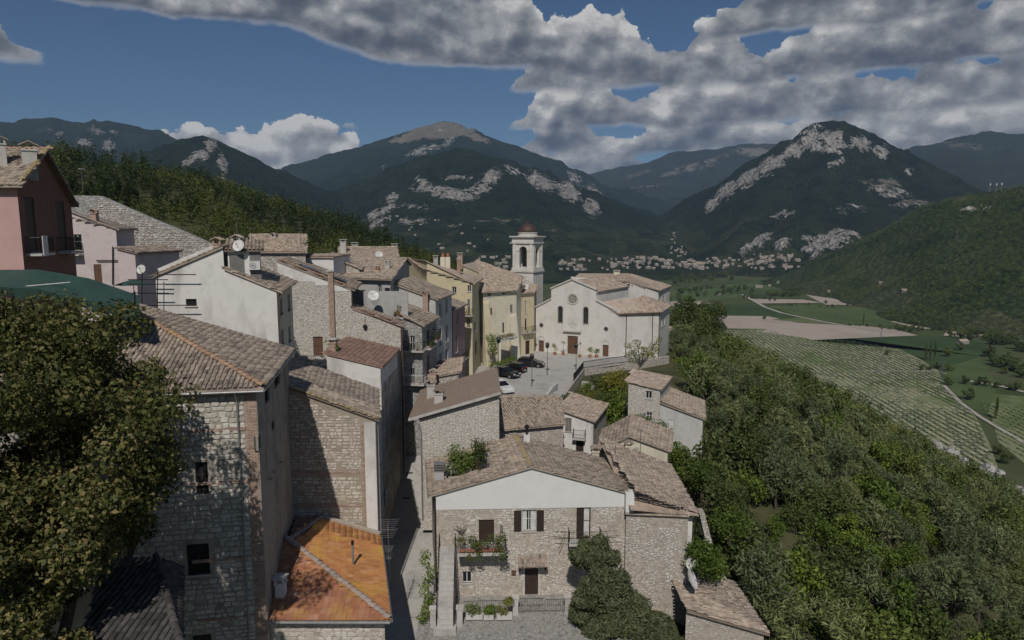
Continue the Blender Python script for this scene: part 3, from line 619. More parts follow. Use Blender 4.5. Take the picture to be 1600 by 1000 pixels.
def window(th, W, h, kind='win', fmat='white_paint', smat='shutter_brown', label=None):
    a, b, z0, z1 = h; w = b-a; hh = z1-z0; fr = W.fr(a, z0)
    isdoor = kind.startswith('door')
    if isdoor:
        mb = MB().box((0,-.2,0), (w,-.12,hh), fr); o = mb.build('door', MATS[smat], th)
        n = 2 if w > 1.0 else 1
        pm = MB()
        for i in range(n):
            for (q0, q1) in ((.08,.45),(.52,.92)): pm.box((w*i/n+.08*w, -.121, hh*q0), (w*(i+1)/n-.08*w, -.095, hh*q1), fr)
        pm.build('panel', MATS[smat], o)
        MB().box((w*.5-.03,-.1,hh*.45),(w*.5+.03,-.05,hh*.5), fr).build('handle', MATS['bronze'], o)
        if kind == 'door_s':
            mb = MB()
            for q in ((-.14,0,-.0,hh),(w,w+.14,-.0,hh),(-.14,w+.14,hh,hh+.16)): mb.box((q[0],-.05,q[2]),(q[1],.04,q[3]), fr)
            mb.build('door_surround', MATS['stone_trim'], th)
        return o
    o = MB().box((0,-.21,0), (w,-.17,hh), fr).build('window', MATS['glass' if kind != 'lead' else 'lead_glass'], th)
    if label: o['label'] = label
    t = min(.06, w*.1)
    fm = MB()
    for q in ((0,t,0,hh),(w-t,w,0,hh),(t,w-t,0,t),(t,w-t,hh-t,hh),(w/2-t/2,w/2+t/2,t,hh-t)): fm.box((q[0],-.17,q[2]),(q[1],-.12,q[3]), fr)
    if hh > 1.0: fm.box((t,-.168,hh*.55),(w-t,-.13,hh*.55+t*.7), fr)
    fm.build('frame', MATS[fmat], o)
    if kind != 'slit': MB().box((-.08,-.1,-.08),(w+.08,.09,0), fr).build('sill', MATS['stone_trim'], o)
    def shutter(x0, x1, out):
        s = MB().box((x0,out,0.01),(x1,out+.035,hh-.01), fr).build('shutter', MATS[smat], o)
        sl = MB(); n = max(4, int(hh/.12))
        for i in range(n): 
            z = .06+(hh-.12)*i/n; sl.box((x0+.04,out+.035,z),(x1-.04,out+.05,z+(hh-.12)/n*.55), fr)
    if kind == 'shut': shutter(-w*.5-.02, -.02, .02); shutter(w+.02, w*1.5+.02, .02)
    if kind == 'shutL': shutter(-w*.5-.02, -.02, .02)
    if kind == 'closed': shutter(.01, w/2-.01, -.1); shutter(w/2+.01, w-.01, -.1)
    if kind == 'half': shutter(.01, w/2-.01, -.1)
    return o
def frame2(pts):
    e0, e1, r1 = pts[0], pts[1], pts[2]
    u = (e1-e0).normalized(); n = u.cross(r1-e1).normalized()
    if n.z < 0: n = -n
    v = n.cross(u)
    if v.dot(r1-e1) < 0: v = -v
    return u, v, n
def barrel(seg=4, taper=.82):      # unit barrel tile: across x in [-.5,.5], along y in [0,1]
    vs = []
    for y, k, dz in ((0, 1.0, .16), (1, taper, 0.0)):
        for i in range(seg+1):
            t = math.pi*(i/seg); vs.append((-.5*k*math.cos(t), y, dz+.42*k*math.sin(t)))
    lo = [(x*.86, 0.0, z-.13) for x, y, z in vs[:seg+1]]
    n = seg+1; q = [(i, i+1, n+i+1, n+i) for i in range(seg)]+[(2*n+i, 2*n+i+1, i+1, i) for i in range(seg)]
    return np.array(vs+lo), np.array(q)
def flat_tile():
    prof = [(-.5,.05),(-.32,.17),(-.14,.05),(.0,.03),(.16,.05),(.34,.17),(.5,.05)]; vs = []
    for y, dz in ((0, .16), (1, 0)): vs += [(x, y, z+dz) for x, z in prof]
    vs += [(x, 0, z-.02) for x, z in prof]; n = len(prof)
    return np.array(vs), np.array([(i, i+1, n+i+1, n+i) for i in range(n-1)]+[(2*n+i, 2*n+i+1, i+1, i) for i in range(n-1)])
TPL = {4: barrel(4), 3: barrel(3), 'flat': flat_tile()}
def roof_plane(th, pts, mat='old_tile', w=.24, l=.36, seg=4, parts=0, thick=.12, skip=None, jit=1.0, edge=None, slabmat=None, name='roof', parent=None, gap=1.0):
    pts = [Vector(p) for p in pts]
    roof = parent or MB().slab(pts, thick).build(name, MATS[slabmat or mat], th)
    if parent: MB().slab(pts, thick).build('roof_deck', MATS[slabmat or mat], roof)
    u, v, n = frame2(pts); o = pts[0]
    P2 = [((p-o).dot(u), (p-o).dot(v)) for p in pts]
    ua, ub = min(p[0] for p in P2), max(p[0] for p in P2); va, vb = min(p[1] for p in P2), max(p[1] for p in P2)
    ci, rj = np.meshgrid(np.arange(ua+w*.5, ub, w), np.arange(va-.04, vb-l*.3, l))
    C = ci.ravel(); Rw = rj.ravel()
    cu_, cv_ = sum(p[0] for p in P2)/len(P2), sum(p[1] for p in P2)/len(P2)
    ok = inpoly(C, Rw+l*.5, P2 if seg != 'flat' else [(p[0]+(.06 if p[0] > cu_ else -.12), p[1]+(.26 if p[1] > cv_ else -.02)) for p in P2])
    if skip is not None: ok &= ~skip(C, Rw, o, u, v)
    C, Rw = C[ok], Rw[ok]; N = len(C)
    if N == 0: return roof
    T, Q = TPL[seg]
    rot = rng.normal(0, .035*jit, N); du = rng.normal(0, .012*jit, N); dv = rng.normal(0, .02*jit, N); dn = rng.uniform(0, .022*jit, N)
    sw, sl, sn = (.80*w, l*1.28, .80*w) if seg != 'flat' else (w*.995, l*1.12, w*.8)
    lx, ly, lz = T[:,0]*sw, T[:,1]*sl, T[:,2]*sn*(1.0 if seg != 'flat' else .55)
    cu, su = np.cos(rot)[:,None], np.sin(rot)[:,None]
    A = (C+du)[:,None]+lx*cu-ly*su; B = (Rw+dv)[:,None]+lx*su+ly*cu; H = dn[:,None]+lz+.015
    uv_, vv_, nv_, oo = (np.array(q) for q in (u, v, n, o))
    V = oo+A[...,None]*uv_+B[...,None]*vv_+H[...,None]*nv_
    idx = np.arange(N)
    if parts:
        d = np.linalg.norm(V.mean(1), axis=1); order = np.argsort(d); sel = order[:parts]; rest = order[parts:]
        me = bpy.data.meshes.new('roof_tile'); mt = np.stack([lx, ly, lz], 1)
        me.from_pydata(mt.tolist(), [], Q.tolist()); me.materials.append(MATS[mat])
        for k in sel:
            ob = bpy.data.objects.new('roof_tile', me); col.objects.link(ob); ob.parent = roof
            uu = u*math.cos(rot[k])+v*math.sin(rot[k]); vv2 = v*math.cos(rot[k])-u*math.sin(rot[k])
            M4 = Matrix((uu, vv2, n)).transposed().to_4x4(); M4.translation = o+u*(C[k]+du[k])+v*(Rw[k]+dv[k])+n*(dn[k]+.015)-ORG[roof]
            ob.matrix_local = M4
    else: rest = idx
    if len(rest):
        nv = len(T); Vq = V[rest].reshape(-1, 3); Qq = (Q[None]+np.arange(len(rest))[:,None,None]*nv).reshape(-1, 4)
        ob = raw_obj('roof_tiles', Vq, Qq, MATS[mat], roof); ob['kind'] = 'stuff'
    return roof
def ridge_caps(th, p0, p1, mat='old_tile', w=.30, l=.42, name='ridge_tiles'):
    p0, p1 = Vector(p0), Vector(p1); d = p1-p0; L = d.length; v = d.normalized(); u = v.cross(Vector((0,0,1))).normalized(); n = u.cross(v)
    if n.z < 0: n = -n
    T, Q = TPL[4]; V = []; QQ = []; k = 0; s = 0.0
    while s < L:
        j = random.uniform(-.02, .02)
        for x, y, z in T: V.append(p0+u*(x*w+j)+v*(s+y*l*1.2)+n*(z*w*.9-.02+random.uniform(0,.004)))
        QQ += (Q+k*len(T)).tolist(); k += 1; s += l
    ob = raw_obj(name, [tuple(q) for q in V], np.array(QQ), MATS[mat], th); ob['kind'] = 'stuff'; return ob
def ext(pts, oh, vo, ro=0.0, lift=.05):
    e0, e1, r1, r0 = [Vector(p) for p in pts]; u, v, n = frame2([e0, e1, r1, r0]); up = Vector((0,0,lift))
    ve0 = (r0-e0); ve1 = (r1-e1)
    d0 = ve0/max(ve0.dot(v), .2); d1 = ve1/max(ve1.dot(v), .2)
    return [e0-d0*oh-u*vo+up, e1-d1*oh+u*vo+up, r1+d1*ro+u*vo+up, r0+d0*ro-u*vo+up]
def XY(p): return Vector((p[0], p[1]))
def lerp(a, b, t): return a+(b-a)*t
def house(name, label, cat, q, z0, form, zs, wm, rm='old_tile', holes=(), oh=.3, vo=.15, tw=.26, tl=.40, seg=3, group=None, t=.5, parts=0, caps=True, wname='wall'):
    q = [XY(p) for p in q]; c = sum(q, Vector((0,0)))/4
    th = thing(name, label, cat, (c.x, c.y, z0), group); Ws = [Wall(q[i], q[(i+1)%4]) for i in range(4)]
    V3 = lambda p, z: Vector((p[0], p[1], z))
    if form == 'gf':
        zl, zr, zp = zs; tops = [zl, zr, zr, zl]; apex = {0: (t, zp), 2: (1-t, zp)}
        rf, rb = lerp(q[0], q[1], t), lerp(q[3], q[2], t)
        planes = [[V3(q[3],zl), V3(q[0],zl), V3(rf,zp), V3(rb,zp)], [V3(q[1],zr), V3(q[2],zr), V3(rb,zp), V3(rf,zp)]]; rid = [(V3(rf,zp), V3(rb,zp))]
    elif form == 'gs':
        zf, zb, zp = zs; tops = [zf, zf, zb, zb]; apex = {1: (t, zp), 3: (1-t, zp)}
        rl, rr = lerp(q[0], q[3], t), lerp(q[1], q[2], t)
        planes = [[V3(q[0],zf), V3(q[1],zf), V3(rr,zp), V3(rl,zp)], [V3(q[2],zb), V3(q[3],zb), V3(rl,zp), V3(rr,zp)]]; rid = [(V3(rl,zp), V3(rr,zp))]
    elif form == 'mr':      # leans down to the right or to the left
        zl, zr = zs; tops = [zl, zr, zr, zl]; apex = {}; rid = []
        planes = [[V3(q[1],zr), V3(q[2],zr), V3(q[3],zl), V3(q[0],zl)]] if zr < zl else [[V3(q[3],zl), V3(q[0],zl), V3(q[1],zr), V3(q[2],zr)]]
    elif form == 'mf':
        zf, zb = zs; tops = [zf, zf, zb, zb]; apex = {}; rid = []
        planes = [[V3(q[0],zf), V3(q[1],zf), V3(q[2],zb), V3(q[3],zb)]] if zf < zb else [[V3(q[2],zb), V3(q[3],zb), V3(q[0],zf), V3(q[1],zf)]]
    elif form == 'hip':     # pyramid-like: ridge point(s) given as xy pair and height
        ze, zp, r0, r1 = zs; tops = [ze]*4; apex = {}
        r0, r1 = XY(r0), XY(r1)
        planes = [[V3(q[0],ze), V3(q[1],ze), V3(r1,zp), V3(r0,zp)], [V3(q[1],ze), V3(q[2],ze), V3(r1,zp)], [V3(q[2],ze), V3(q[3],ze), V3(r0,zp), V3(r1,zp)], [V3(q[3],ze), V3(q[0],ze), V3(r0,zp)]]
        rid = [(V3(q[i],ze), V3(r1 if i in (1,2) else r0, zp)) for i in range(4)]+([(V3(r0,zp), V3(r1,zp))] if (r1-r0).length > .3 else [])
    hl = {i: [] for i in range(4)}; wins = []
    for hdef in holes:
        e = hdef[0]; h = Ws[e].hole(*hdef[1:5]); L = Ws[e].L
        h = (max(.05, h[0]), min(L-.05, h[1]), max(z0+.02, h[2]), h[3])
        if h[1]-h[0] < .15 or h[3]-h[2] < .15: continue
        hl[e].append(h); wins.append((e, h, hdef[5] if len(hdef) > 5 else 'win', hdef[6] if len(hdef) > 6 else {}))
    mb = MB()
    for i, Wl in enumerate(Ws):
        pr = [(0, tops[i])]+([(apex[i][0]*Wl.L, apex[i][1])] if i in apex else [])+[(Wl.L, tops[(i+1)%4])]
        wall_mesh(mb, Wl, z0, pr, hl[i])
    w_ob = mb.build(wname, MATS[wm], th)
    for e, h, kind, kw in wins: window(th, Ws[e], h, kind, **kw)
    for k, pl in enumerate(planes):
        pp = ext(pl, oh, vo, .2 if form in ('mr','mf') else 0.0) if len(pl) == 4 else [Vector(p)+Vector((0,0,.05)) for p in pl]
        if len(pl) == 3 or form == 'hip':
            cc = V3(c, 0); out = []
            for p in pl:
                p = Vector(p); low = p.z < zs[1]-.01
                d = Vector((p.x-cc.x, p.y-cc.y, 0)); out.append(p+(d.normalized()*oh*1.3 if low else Vector())+Vector((0,0,.05-(.10 if low else 0))))
            pp = out
        roof_plane(th, pp, rm, tw, tl, seg, parts if k == 0 else 0)
    if caps:
        for a, b in rid: ridge_caps(th, Vector(a)+Vector((0,0,.1)), Vector(b)+Vector((0,0,.1)), rm)
    th_w[th] = Ws; return th
th_w = {}
def chimney(th, p, w, d, h, mat='concrete', cap='tile', rot=0.0):
    """shaft standing at p (base centre), a part of its house"""
    c, s = math.cos(rot), math.sin(rot); fr = (Vector(p), Vector((c,s,0)), Vector((-s,c,0)), Vector((0,0,1)))
    o = MB().box((-w/2,-d/2,-1.0),(w/2,d/2,h), fr).build('chimney', MATS[mat], th)
    if cap == 'pot':
        MB().lathe(Vector(p)+Vector((0,0,h)), [(w*.3,0),(w*.34,.1),(w*.26,.5),(w*.36,.55),(w*.36,.62)], 8).build('chimney_pot', MATS['terracotta'], o); return o
    if cap == 'pipe':
        m2 = MB().tube(Vector(p)+Vector((0,0,h)), Vector(p)+Vector((0,0,h+.5)), .1, .1, 8); m2.lathe(Vector(p)+Vector((0,0,h+.5)), [(.1,0),(.2,.05),(.2,.25),(.08,.35)], 8)
        m2.build('flue', MATS['iron'], o); return o
    m2 = MB().box((-w/2-.06,-d/2-.06,h),(w/2+.06,d/2+.06,h+.08), fr)
    for x in (-1,1):
        for y in (-1,1): m2.box((x*w*.42-.05,y*d*.42-.05,h+.08),(x*w*.42+.05,y*d*.42+.05,h+.34), fr)
    m2.build('chimney_top', MATS[mat], o)
    m3 = MB(); O, a, b, cc = fr
    q = lambda x, y, z: O+a*x+b*y+cc*z
    if cap == 'tile':
        for sx in (-1, 1): m3.slab([q(sx*(w/2+.14),-d/2-.14,h+.34), q(sx*(w/2+.14),d/2+.14,h+.34), q(0,d/2+.14,h+.34+w*.36), q(0,-d/2-.14,h+.34+w*.36)], .05)
    else: m3.slab([q(-w/2-.12,-d/2-.12,h+.40), q(w/2+.12,-d/2-.12,h+.40), q(w/2+.12,d/2+.12,h+.40), q(-w/2-.12,d/2+.12,h+.40)], .07)
    m3.build('chimney_cap', MATS['pink_tile' if cap == 'tile' else 'concrete'], o); return o
def gutter(th, a, b, mat='zinc', r=.07): return MB().tube(a, b, r, r, 8).build('gutter', MATS[mat], th)
def downpipe(th, pts, mat='zinc', r=.05): return MB().path(pts, r, 8).build('downpipe', MATS[mat], th)
def stone_variants():
    out = []
    for k in range(8):
        n = 8; pts = []
        for sx, sz, od in ((1,-1,0),(1,1,1),(-1,1,0),(-1,-1,1)):
            c1, c2, jx, jz = random.uniform(.05,.2), random.uniform(.05,.26), random.uniform(0,.04), random.uniform(0,.06)
            A_, B_ = (sx*(.5-jx), sz*(.5-jz-c2)), (sx*(.5-jx-c1), sz*(.5-jz))
            pts += [B_, A_] if od == 0 else [A_, B_]
        vs = [(x, 0, z) for x, z in pts]+[(x*.86, 1, z*.84) for x, z in pts]
        fs = [tuple(range(n, 2*n))]+[(i, (i+1)%n, n+(i+1)%n, n+i) for i in range(n)]
        me = bpy.data.meshes.new('stone'); me.from_pydata(vs, [], fs); out.append((vs, fs, me))
    return out
STV = stone_variants(); _stm = {}
def stone_facing(th_wall, W, zfun, z0, s0, s1, mat, sh=(.13,.24), sw=(.2,.5), parts=150, holes=(), keep=1.0, proud=(.02,.055), name='stone', gap=.02):
    """irregular coursed stones set proud of a wall; nearest ones are pieces of their own"""
    L = []; z = z0
    while True:
        h = random.uniform(*sh); s = s0+random.uniform(0, .15); any_ = False
        while s < s1:
            w = random.uniform(*sw)*random.choice((.55,.8,1,1,1.15)); w = min(w, s1-s)
            if w < .08: break
            if z+h < zfun(s+w/2):
                any_ = True
                if random.random() < keep and not any(a-.05 < s+w and s < b+.05 and zb-.05 < z+h and z < zt+.05 for a, b, zb, zt in holes): L.append((s+w/2, z+h/2+random.uniform(-.1,.1)*h, (w-gap)*random.uniform(.84,1.02), (h-gap)*random.uniform(.62,1.08)))
            s += w
        z += h
        if not any_: break
    L.sort(key=lambda q: -q[2]*q[3] if parts else 0); mb = MB()
    for i, (s, z, w, h) in enumerate(L):
        k = random.randrange(len(STV)); vs, fs, me = STV[k]; pr = random.uniform(*proud); o = W.p(s, z, -.005)
        ang = random.gauss(0, .05); ca, sa = math.cos(ang), math.sin(ang); fl = random.choice((-1, 1))
        if i < parts:
            key = (k, mat)
            if key not in _stm: m2 = me.copy(); m2.materials.append(MATS[mat]); _stm[key] = m2
            ob = bpy.data.objects.new(name, _stm[key]); col.objects.link(ob); ob.parent = th_wall
            A = (W.d*ca+Vector((0,0,sa)))*w*fl; C = (Vector((0,0,ca))-W.d*sa)*h
            M4 = Matrix((A, W.n*pr, C)).transposed().to_4x4(); M4.translation = o-ORG[th_wall]; ob.matrix_local = M4
        else:
            A = (W.d*ca+Vector((0,0,sa)))*w*fl; C = (Vector((0,0,ca))-W.d*sa)*h
            mb.add([o+A*x+W.n*(y*pr)+C*zz_ for x, y, zz_ in vs], fs)
    if mb.v: mb.build(name+'s', MATS[mat], th_wall)['kind'] = 'stuff'
def brick_strip(th_wall, W, s0, s1, z0, z1, mat='brick', bh=.085, bw=.27, parts=0, off=.0):
    mb = MB(); z = z0; r = 0
    while z < z1:
        s = s0-(bw/2 if r % 2 else 0)
        while s < s1:
            a, b = max(s, s0), min(s+bw, s1)
            if b-a > .05:
                o = random.uniform(.02,.045)+off; mb.box((a+.008,0,z+.008),(b-.008,o,min(z+bh, z1)-.006), W.fr(0,0))
            s += bw
        z += bh; r += 1
    o = mb.build('bricks', MATS[mat], th_wall); o['kind'] = 'stuff'; return o
def wall_of(th): return [c for c in th.children if c.name.split('.')[0] == 'wall'][0]
def railing(th, pts, h=.95, gap=.12, mat='iron', r=.012, post=True, name='railing'):
    mb = MB(); pts = [Vector(p) for p in pts]; up = Vector((0,0,h))
    for a, b in zip(pts[:-1], pts[1:]):
        mb.tube(a+up, b+up, r*1.8, r*1.8, 5); mb.tube(a+Vector((0,0,.1)), b+Vector((0,0,.1)), r*1.3, r*1.3, 4)
        n = max(1, int((b-a).length/gap))
        for i in range(n+1): p = a+(b-a)*(i/n); mb.tube(p+Vector((0,0,.1)), p+up, r, r, 4)
    return mb.build(name, MATS[mat], th)
def balcony(th, W, s0, s1, z, dep=.9, mat='iron', slab='concrete', plants=0, h=.95):
    o = MB().box((s0,0.004,z-.14),(s1,dep,z), W.fr(0,0)).build('balcony', MATS[slab], th)
    railing(o, [W.p(s0+.05,z,.02), W.p(s0+.05,z,dep-.05), W.p(s1-.05,z,dep-.05), W.p(s1-.05,z,.02)], h, .13, mat)
    if plants:
        mb = MB()
        for i in range(plants):
            s = lerp(s0+.2, s1-.2, (i+.5)/plants); mb.lathe(W.p(s, z, dep-.2), [(.09,0),(.13,.22)], 7)
        mb.build('pots', MATS['terracotta'], o)
        leafy_part(o, [(W.p(lerp(s0+.2, s1-.2, (i+.5)/plants), z+.5, dep-.2), (.28,.28,.32)) for i in range(plants)], 60, .10, 'leaf_bright', 'plant')
    return o
# ---------------------------------------------------------------- foliage
def leaf_cloud(cents, per, size, seed=None, squash=.85, up=.35, shape=0):
    """cents: list of (centre, (rx,ry,rz)); leaf quads spread through each ellipsoid, denser towards its skin"""
    g = np.random.default_rng(seed if seed is not None else random.randrange(1<<30)); Vs = []
    for c, r in cents:
        n = per; d = g.normal(size=(n,3)); d /= np.linalg.norm(d, axis=1)[:,None]
        rad = g.random(n)**(.28); lump = 1+.16*np.sin(d[:,0]*5+c[0]*3)*np.cos(d[:,1]*4+c[1]*2)+.10*np.sin(d[:,2]*9+c[2])
        p = np.array(c)+d*(rad*lump)[:,None]*np.array(r)
        nr = d*.8+g.normal(size=(n,3))*.75+np.array([0,0,up]); nr /= np.linalg.norm(nr, axis=1)[:,None]
        a = np.cross(nr, g.normal(size=(n,3))); a /= np.linalg.norm(a, axis=1)[:,None]; b = np.cross(nr, a)
        s = size*g.uniform(.6, 1.35, n)[:,None]; L = s*(1.0 if not shape else 1.7); Wd = s*(.62 if not shape else .38)
        tip = nr*s*.25
        q = np.stack([p-a*L*.5, p+b*Wd*.5+tip*.3, p+a*L*.5-tip, p-b*Wd*.5+tip*.3], 1); Vs.append(q.reshape(-1, 3))
    V = np.concatenate(Vs); Q = np.arange(len(V)).reshape(-1, 4); return V, Q
def leafy_part(parent, cents, per, size, mat, name='crown', shape=0, seed=None):
    V, Q = leaf_cloud(cents, per, size, seed, shape=shape); return raw_obj(name, V, Q, MATS[mat], parent)
def crown_cents(R_, H, n, seed, flat=1.0, conic=0.0, z0=0.0):
    g = random.Random(seed); out = []
    for i in range(n):
        while True:
            x, y, z = g.uniform(-1,1), g.uniform(-1,1), g.uniform(-1,1)
            if x*x+y*y+z*z < 1 and x*x+y*y+z*z > .12: break
        k = 1-conic*(z*.5+.5); rr = g.uniform(.26,.46)
        out.append(((x*R_*.78*k, y*R_*.78*k, z0+H*.5+z*H*.42), (R_*rr*max(.35,k), R_*rr*max(.35,k), H*rr*.62)))
    return out
def trunk_mesh(mb, h, r, n=3, spread=1.0, seed=0, top=None):
    g = random.Random(seed); p = Vector((0,0,-.6)); q = Vector((g.uniform(-.15,.15)*h*.2, g.uniform(-.15,.15)*h*.2, h*.5))
    mb.tube(p, q, r*1.25, r*.8, 7)
    for i in range(n):
        t = 2*math.pi*i/n+g.uniform(-.4,.4); e = q+Vector((math.cos(t)*spread*.45, math.sin(t)*spread*.45, h*.38))
        mb.tube(q, e, r*.65, r*.4, 6); mb.tube(e, e+Vector((math.cos(t+.6)*spread*.35, math.sin(t+.6)*spread*.35, h*.35)), r*.4, r*.15, 5)
        mb.tube(e, e+Vector((math.cos(t-.7)*spread*.3, math.sin(t-.7)*spread*.3, h*.3)), r*.35, r*.12, 5)
    return mb
TREE = {}
def tree_kind(key, Rr, H, th_, leaf, per, size, ncl, conic=0.0, bark='bark', shape=0, variants=2):
    L = []
    for k in range(variants):
        tm = trunk_mesh(MB(), th_+H*.35, max(.09, Rr*.055), 3, Rr, k+len(TREE)*7)
        me = bpy.data.meshes.new('trunk'); me.from_pydata([tuple(p) for p in tm.v], [], tm.f); me.materials.append(MATS[bark])
        V, Q = leaf_cloud(crown_cents(Rr, H, ncl, 31*k+len(TREE), 1, conic, th_), per, size, 100*k+len(TREE), shape=shape)
        cm = bpy.data.meshes.new('crown'); cm.vertices.add(len(V)); cm.vertices.foreach_set('co', V.ravel()); cm.loops.add(Q.size); cm.loops.foreach_set('vertex_index', Q.ravel().astype(np.int32))
        cm.polygons.add(len(Q)); cm.polygons.foreach_set('loop_start', np.arange(0, Q.size, 4, dtype=np.int32)); cm.update(calc_edges=True); cm.materials.append(MATS[leaf])
        L.append((me, cm, V, Q))
    TREE[key] = L
def plant_tree(name, label, cat, key, loc, s=1.0, group=None, sz=None, trunk=True):
    me, cm, _, _ = random.choice(TREE[key]); th = thing(name, label, cat, loc, group)
    th.rotation_euler = (0, 0, random.uniform(0, 6.28)); th.scale = (s, s, s*(sz or random.uniform(.85, 1.2)))
    for n, d in (('trunk', me), ('crown', cm)):
        if n == 'trunk' and not trunk: continue
        o = bpy.data.objects.new(n, d); col.objects.link(o); o.parent = th
    return th
def tree_mass(name, label, cat, key, spots, mat, quads=None):
    """many trees that read as one mass: one object"""
    Vs = []; n0 = 0
    for (x, y, z, s) in spots:
        _, _, V, Q = random.choice(TREE[key]); V = V.reshape(-1, 4, 3)
        if quads and len(V) > quads: V = V[rng.choice(len(V), quads, replace=False)]; c = V.mean(1, keepdims=True); V = c+(V-c)*1.55
        a = random.uniform(0, 6.28); ca, sa = math.cos(a), math.sin(a); V = V.reshape(-1, 3)*s
        Vs.append(np.stack([V[:,0]*ca-V[:,1]*sa+x, V[:,0]*sa+V[:,1]*ca+y, V[:,2]*random.uniform(.85,1.2)+z], 1))
    if not Vs: return
    V = np.concatenate(Vs); o = raw_obj(name, V, np.arange(len(V)).reshape(-1, 4), MATS[mat]); return tag(o, label, cat, None, 'stuff')
# ================================================================ streets and squares
def gz(x, y): return float(hill_z(x, y))
def sheet(name, mat, pts, lift=.03):
    return tag(MB().poly([Vector((p[0], p[1], p[2]+lift)) for p in pts]).build(name, MATS[mat], org=(0,0,0)), kind='structure')
def ribbon(name, mat, left, right, lift=.06, n=10):
    mb = MB(); Ls = []; Rs = []
    for i in range(len(left)): Ls.append(Vector(left[i])); Rs.append(Vector(right[i]))
    up = Vector((0,0,lift))
    for i in range(len(Ls)-1): mb.poly([Ls[i]+up, Rs[i]+up, Rs[i+1]+up, Ls[i+1]+up])
    return tag(mb.build(name, MATS[mat], org=(0,0,0)), kind='structure')
PZ0 = -21.2     # level of the church square
street_y = [30, 38, 45, 50, 54, 58, 62, 66, 70, 76, 84, 92, 100]
def szf(y): return float(np.interp(y, [20,30,45,58,66,70,80,95,150], [-29.8,-28.9,-28.2,-26.7,-24.7,-23.8,-22.4,PZ0,PZ0]))
ribbon('street', 'paving', [(-15,y,szf(y)) for y in street_y], [(-4.2,y,szf(y)) for y in street_y], .35)
YARD = -27.4
sheet('courtyard', 'cobbles', [(-6.6,36,YARD-.5),(9.6,36,YARD-.5),(9.6,50.2,YARD),(-6.6,50.2,YARD)], .02)
# piazza
sheet('church_square', 'paving', [(-6,84,PZ0),(6.5,84,PZ0),(8.5,92,PZ0),(10.8,101,PZ0),(21.0,107.5,PZ0),(23,111,PZ0),(10,125,PZ0),(-6,125,PZ0)], .45)
PZT = PZ0+.45
ribbon('car_park', 'paving', [(-4.15,66,-24.0),(-4.15,74,-22.9),(-5.9,84.02,PZ0)], [(3.5,66,-24.0),(5.2,74,-22.9),(6.4,84.02,PZ0)], .445)

# ================================================================ HOUSES (left foreground)
# --- tall house with the hipped tiled roof beside the big tree
C = P(412,606,34.0); D = P(459,546,45.0); ze = C.z
dv_ = (XY(D)-XY(C)).normalized(); lv = Vector((-dv_.y, dv_.x))*1.0
FRc, BRc = XY(C), XY(C)+dv_*11.6
FLc, BLc = FRc+lv*17.5, BRc+lv*17.5
th = thing('corner_house', 'tall stone house with hipped grey tile roof beside the big leafy tree', 'house', ((FRc.x+BLc.x)/2, (FRc.y+BLc.y)/2, -29))
ins = .45
q = [FLc-lv*ins+dv_*ins, FRc+lv*ins+dv_*ins, BRc+lv*ins, BLc-lv*ins]
Wf, Wr, Wb, Wl = [Wall(q[i], q[(i+1)%4]) for i in range(4)]
hf = [Wf.hole(290,850,326,898), Wf.hole(304,722,324,772), Wf.hole(300,992,330,1040)]
hr = [Wr.hole(413,606,421,630), Wr.hole(428,584,437,604), Wr.hole(403,680,407,703), Wr.hole(424,657,429,672)]
mb = MB(); wall_mesh(mb, Wf, -29, [(0,ze),(Wf.L,ze)], hf); wall_mesh(mb, Wb, -29, [(0,ze),(Wb.L,ze)], []); wall_mesh(mb, Wl, -29, [(0,ze),(Wl.L,ze)], [])
w0 = mb.build('wall', MATS['mortar_grey'], th)
mb = MB(); wall_mesh(mb, Wr, -29, [(0,ze),(Wr.L,ze)], hr); w1 = mb.build('side_wall', MATS['stained_plaster'], th)
for h in hf: window(th, Wf, h, 'win', 'dark_wood')
for h in hr: window(th, Wr, h, 'slit', 'dark_wood')
zq = lambda s: ze-.35
stone_facing(w0, Wf, zq, -24, Wf.L-6.6, Wf.L-.62, 'tower_stone', (.20,.34), (.30,.62), 230, hf, .97, (.03,.07))
brick_strip(w0, Wf, Wf.L-.60, Wf.L-.02, -23.5, ze-.35)
for zb in (-10.2, -13.0, -17.2, -20.5): brick_strip(w0, Wf, Wf.L-3.6, Wf.L-.6, zb, zb+.17, off=.03)
apx = FRc+(lv+dv_)*9.2; zap = ze+3.1; rb_ = apx+dv_*8.0
roofo = roof_plane(th, [Vector((*(FRc+lv*17.5),ze)), Vector((*FRc,ze)), Vector((*apx,zap)), Vector((*apx,zap))], 'old_tile', .25, .38, 4, 300)
roof_plane(th, [Vector((*FRc,ze)), Vector((*BRc,ze)), Vector((*(apx+dv_*2.4),zap)), Vector((*apx,zap))], 'old_tile_b', .25, .38, 4, 0, jit=1.6)
ridge_caps(th, Vector((*FRc,ze+.12)), Vector((*apx,zap+.12)), 'hip_tile', .34, .42)
e_ = Vector((0,0,-.16))
gutter(th, Vector((*(FRc+lv*17),ze))+e_, Vector((*(FRc-dv_*.06),ze))+e_); gutter(th, Vector((*FRc,ze))+e_, Vector((*BRc,ze))+e_)
sp = Wf.L-.95; downpipe(th, [Wf.p(sp,ze-.2,.5), Wf.p(sp,ze-.7,.12), Wf.p(sp,-28,.12)])
mb = MB()
for (u, v) in ((425,737),(419,748),(436,722)):
    s_, z_ = Wr.px(u, v); c_ = Wr.p(s_, z_, .12)
    for i in range(10):
        a, b = 2*math.pi*i/10, 2*math.pi*(i+1)/10
        mb.tube(c_+Wr.d*.17*math.cos(a)+Wr.n*.1*math.sin(a), c_+Wr.d*.17*math.cos(b)+Wr.n*.1*math.sin(b), .018, .018, 4)
mb.build('iron_ring', MATS['iron'], th)

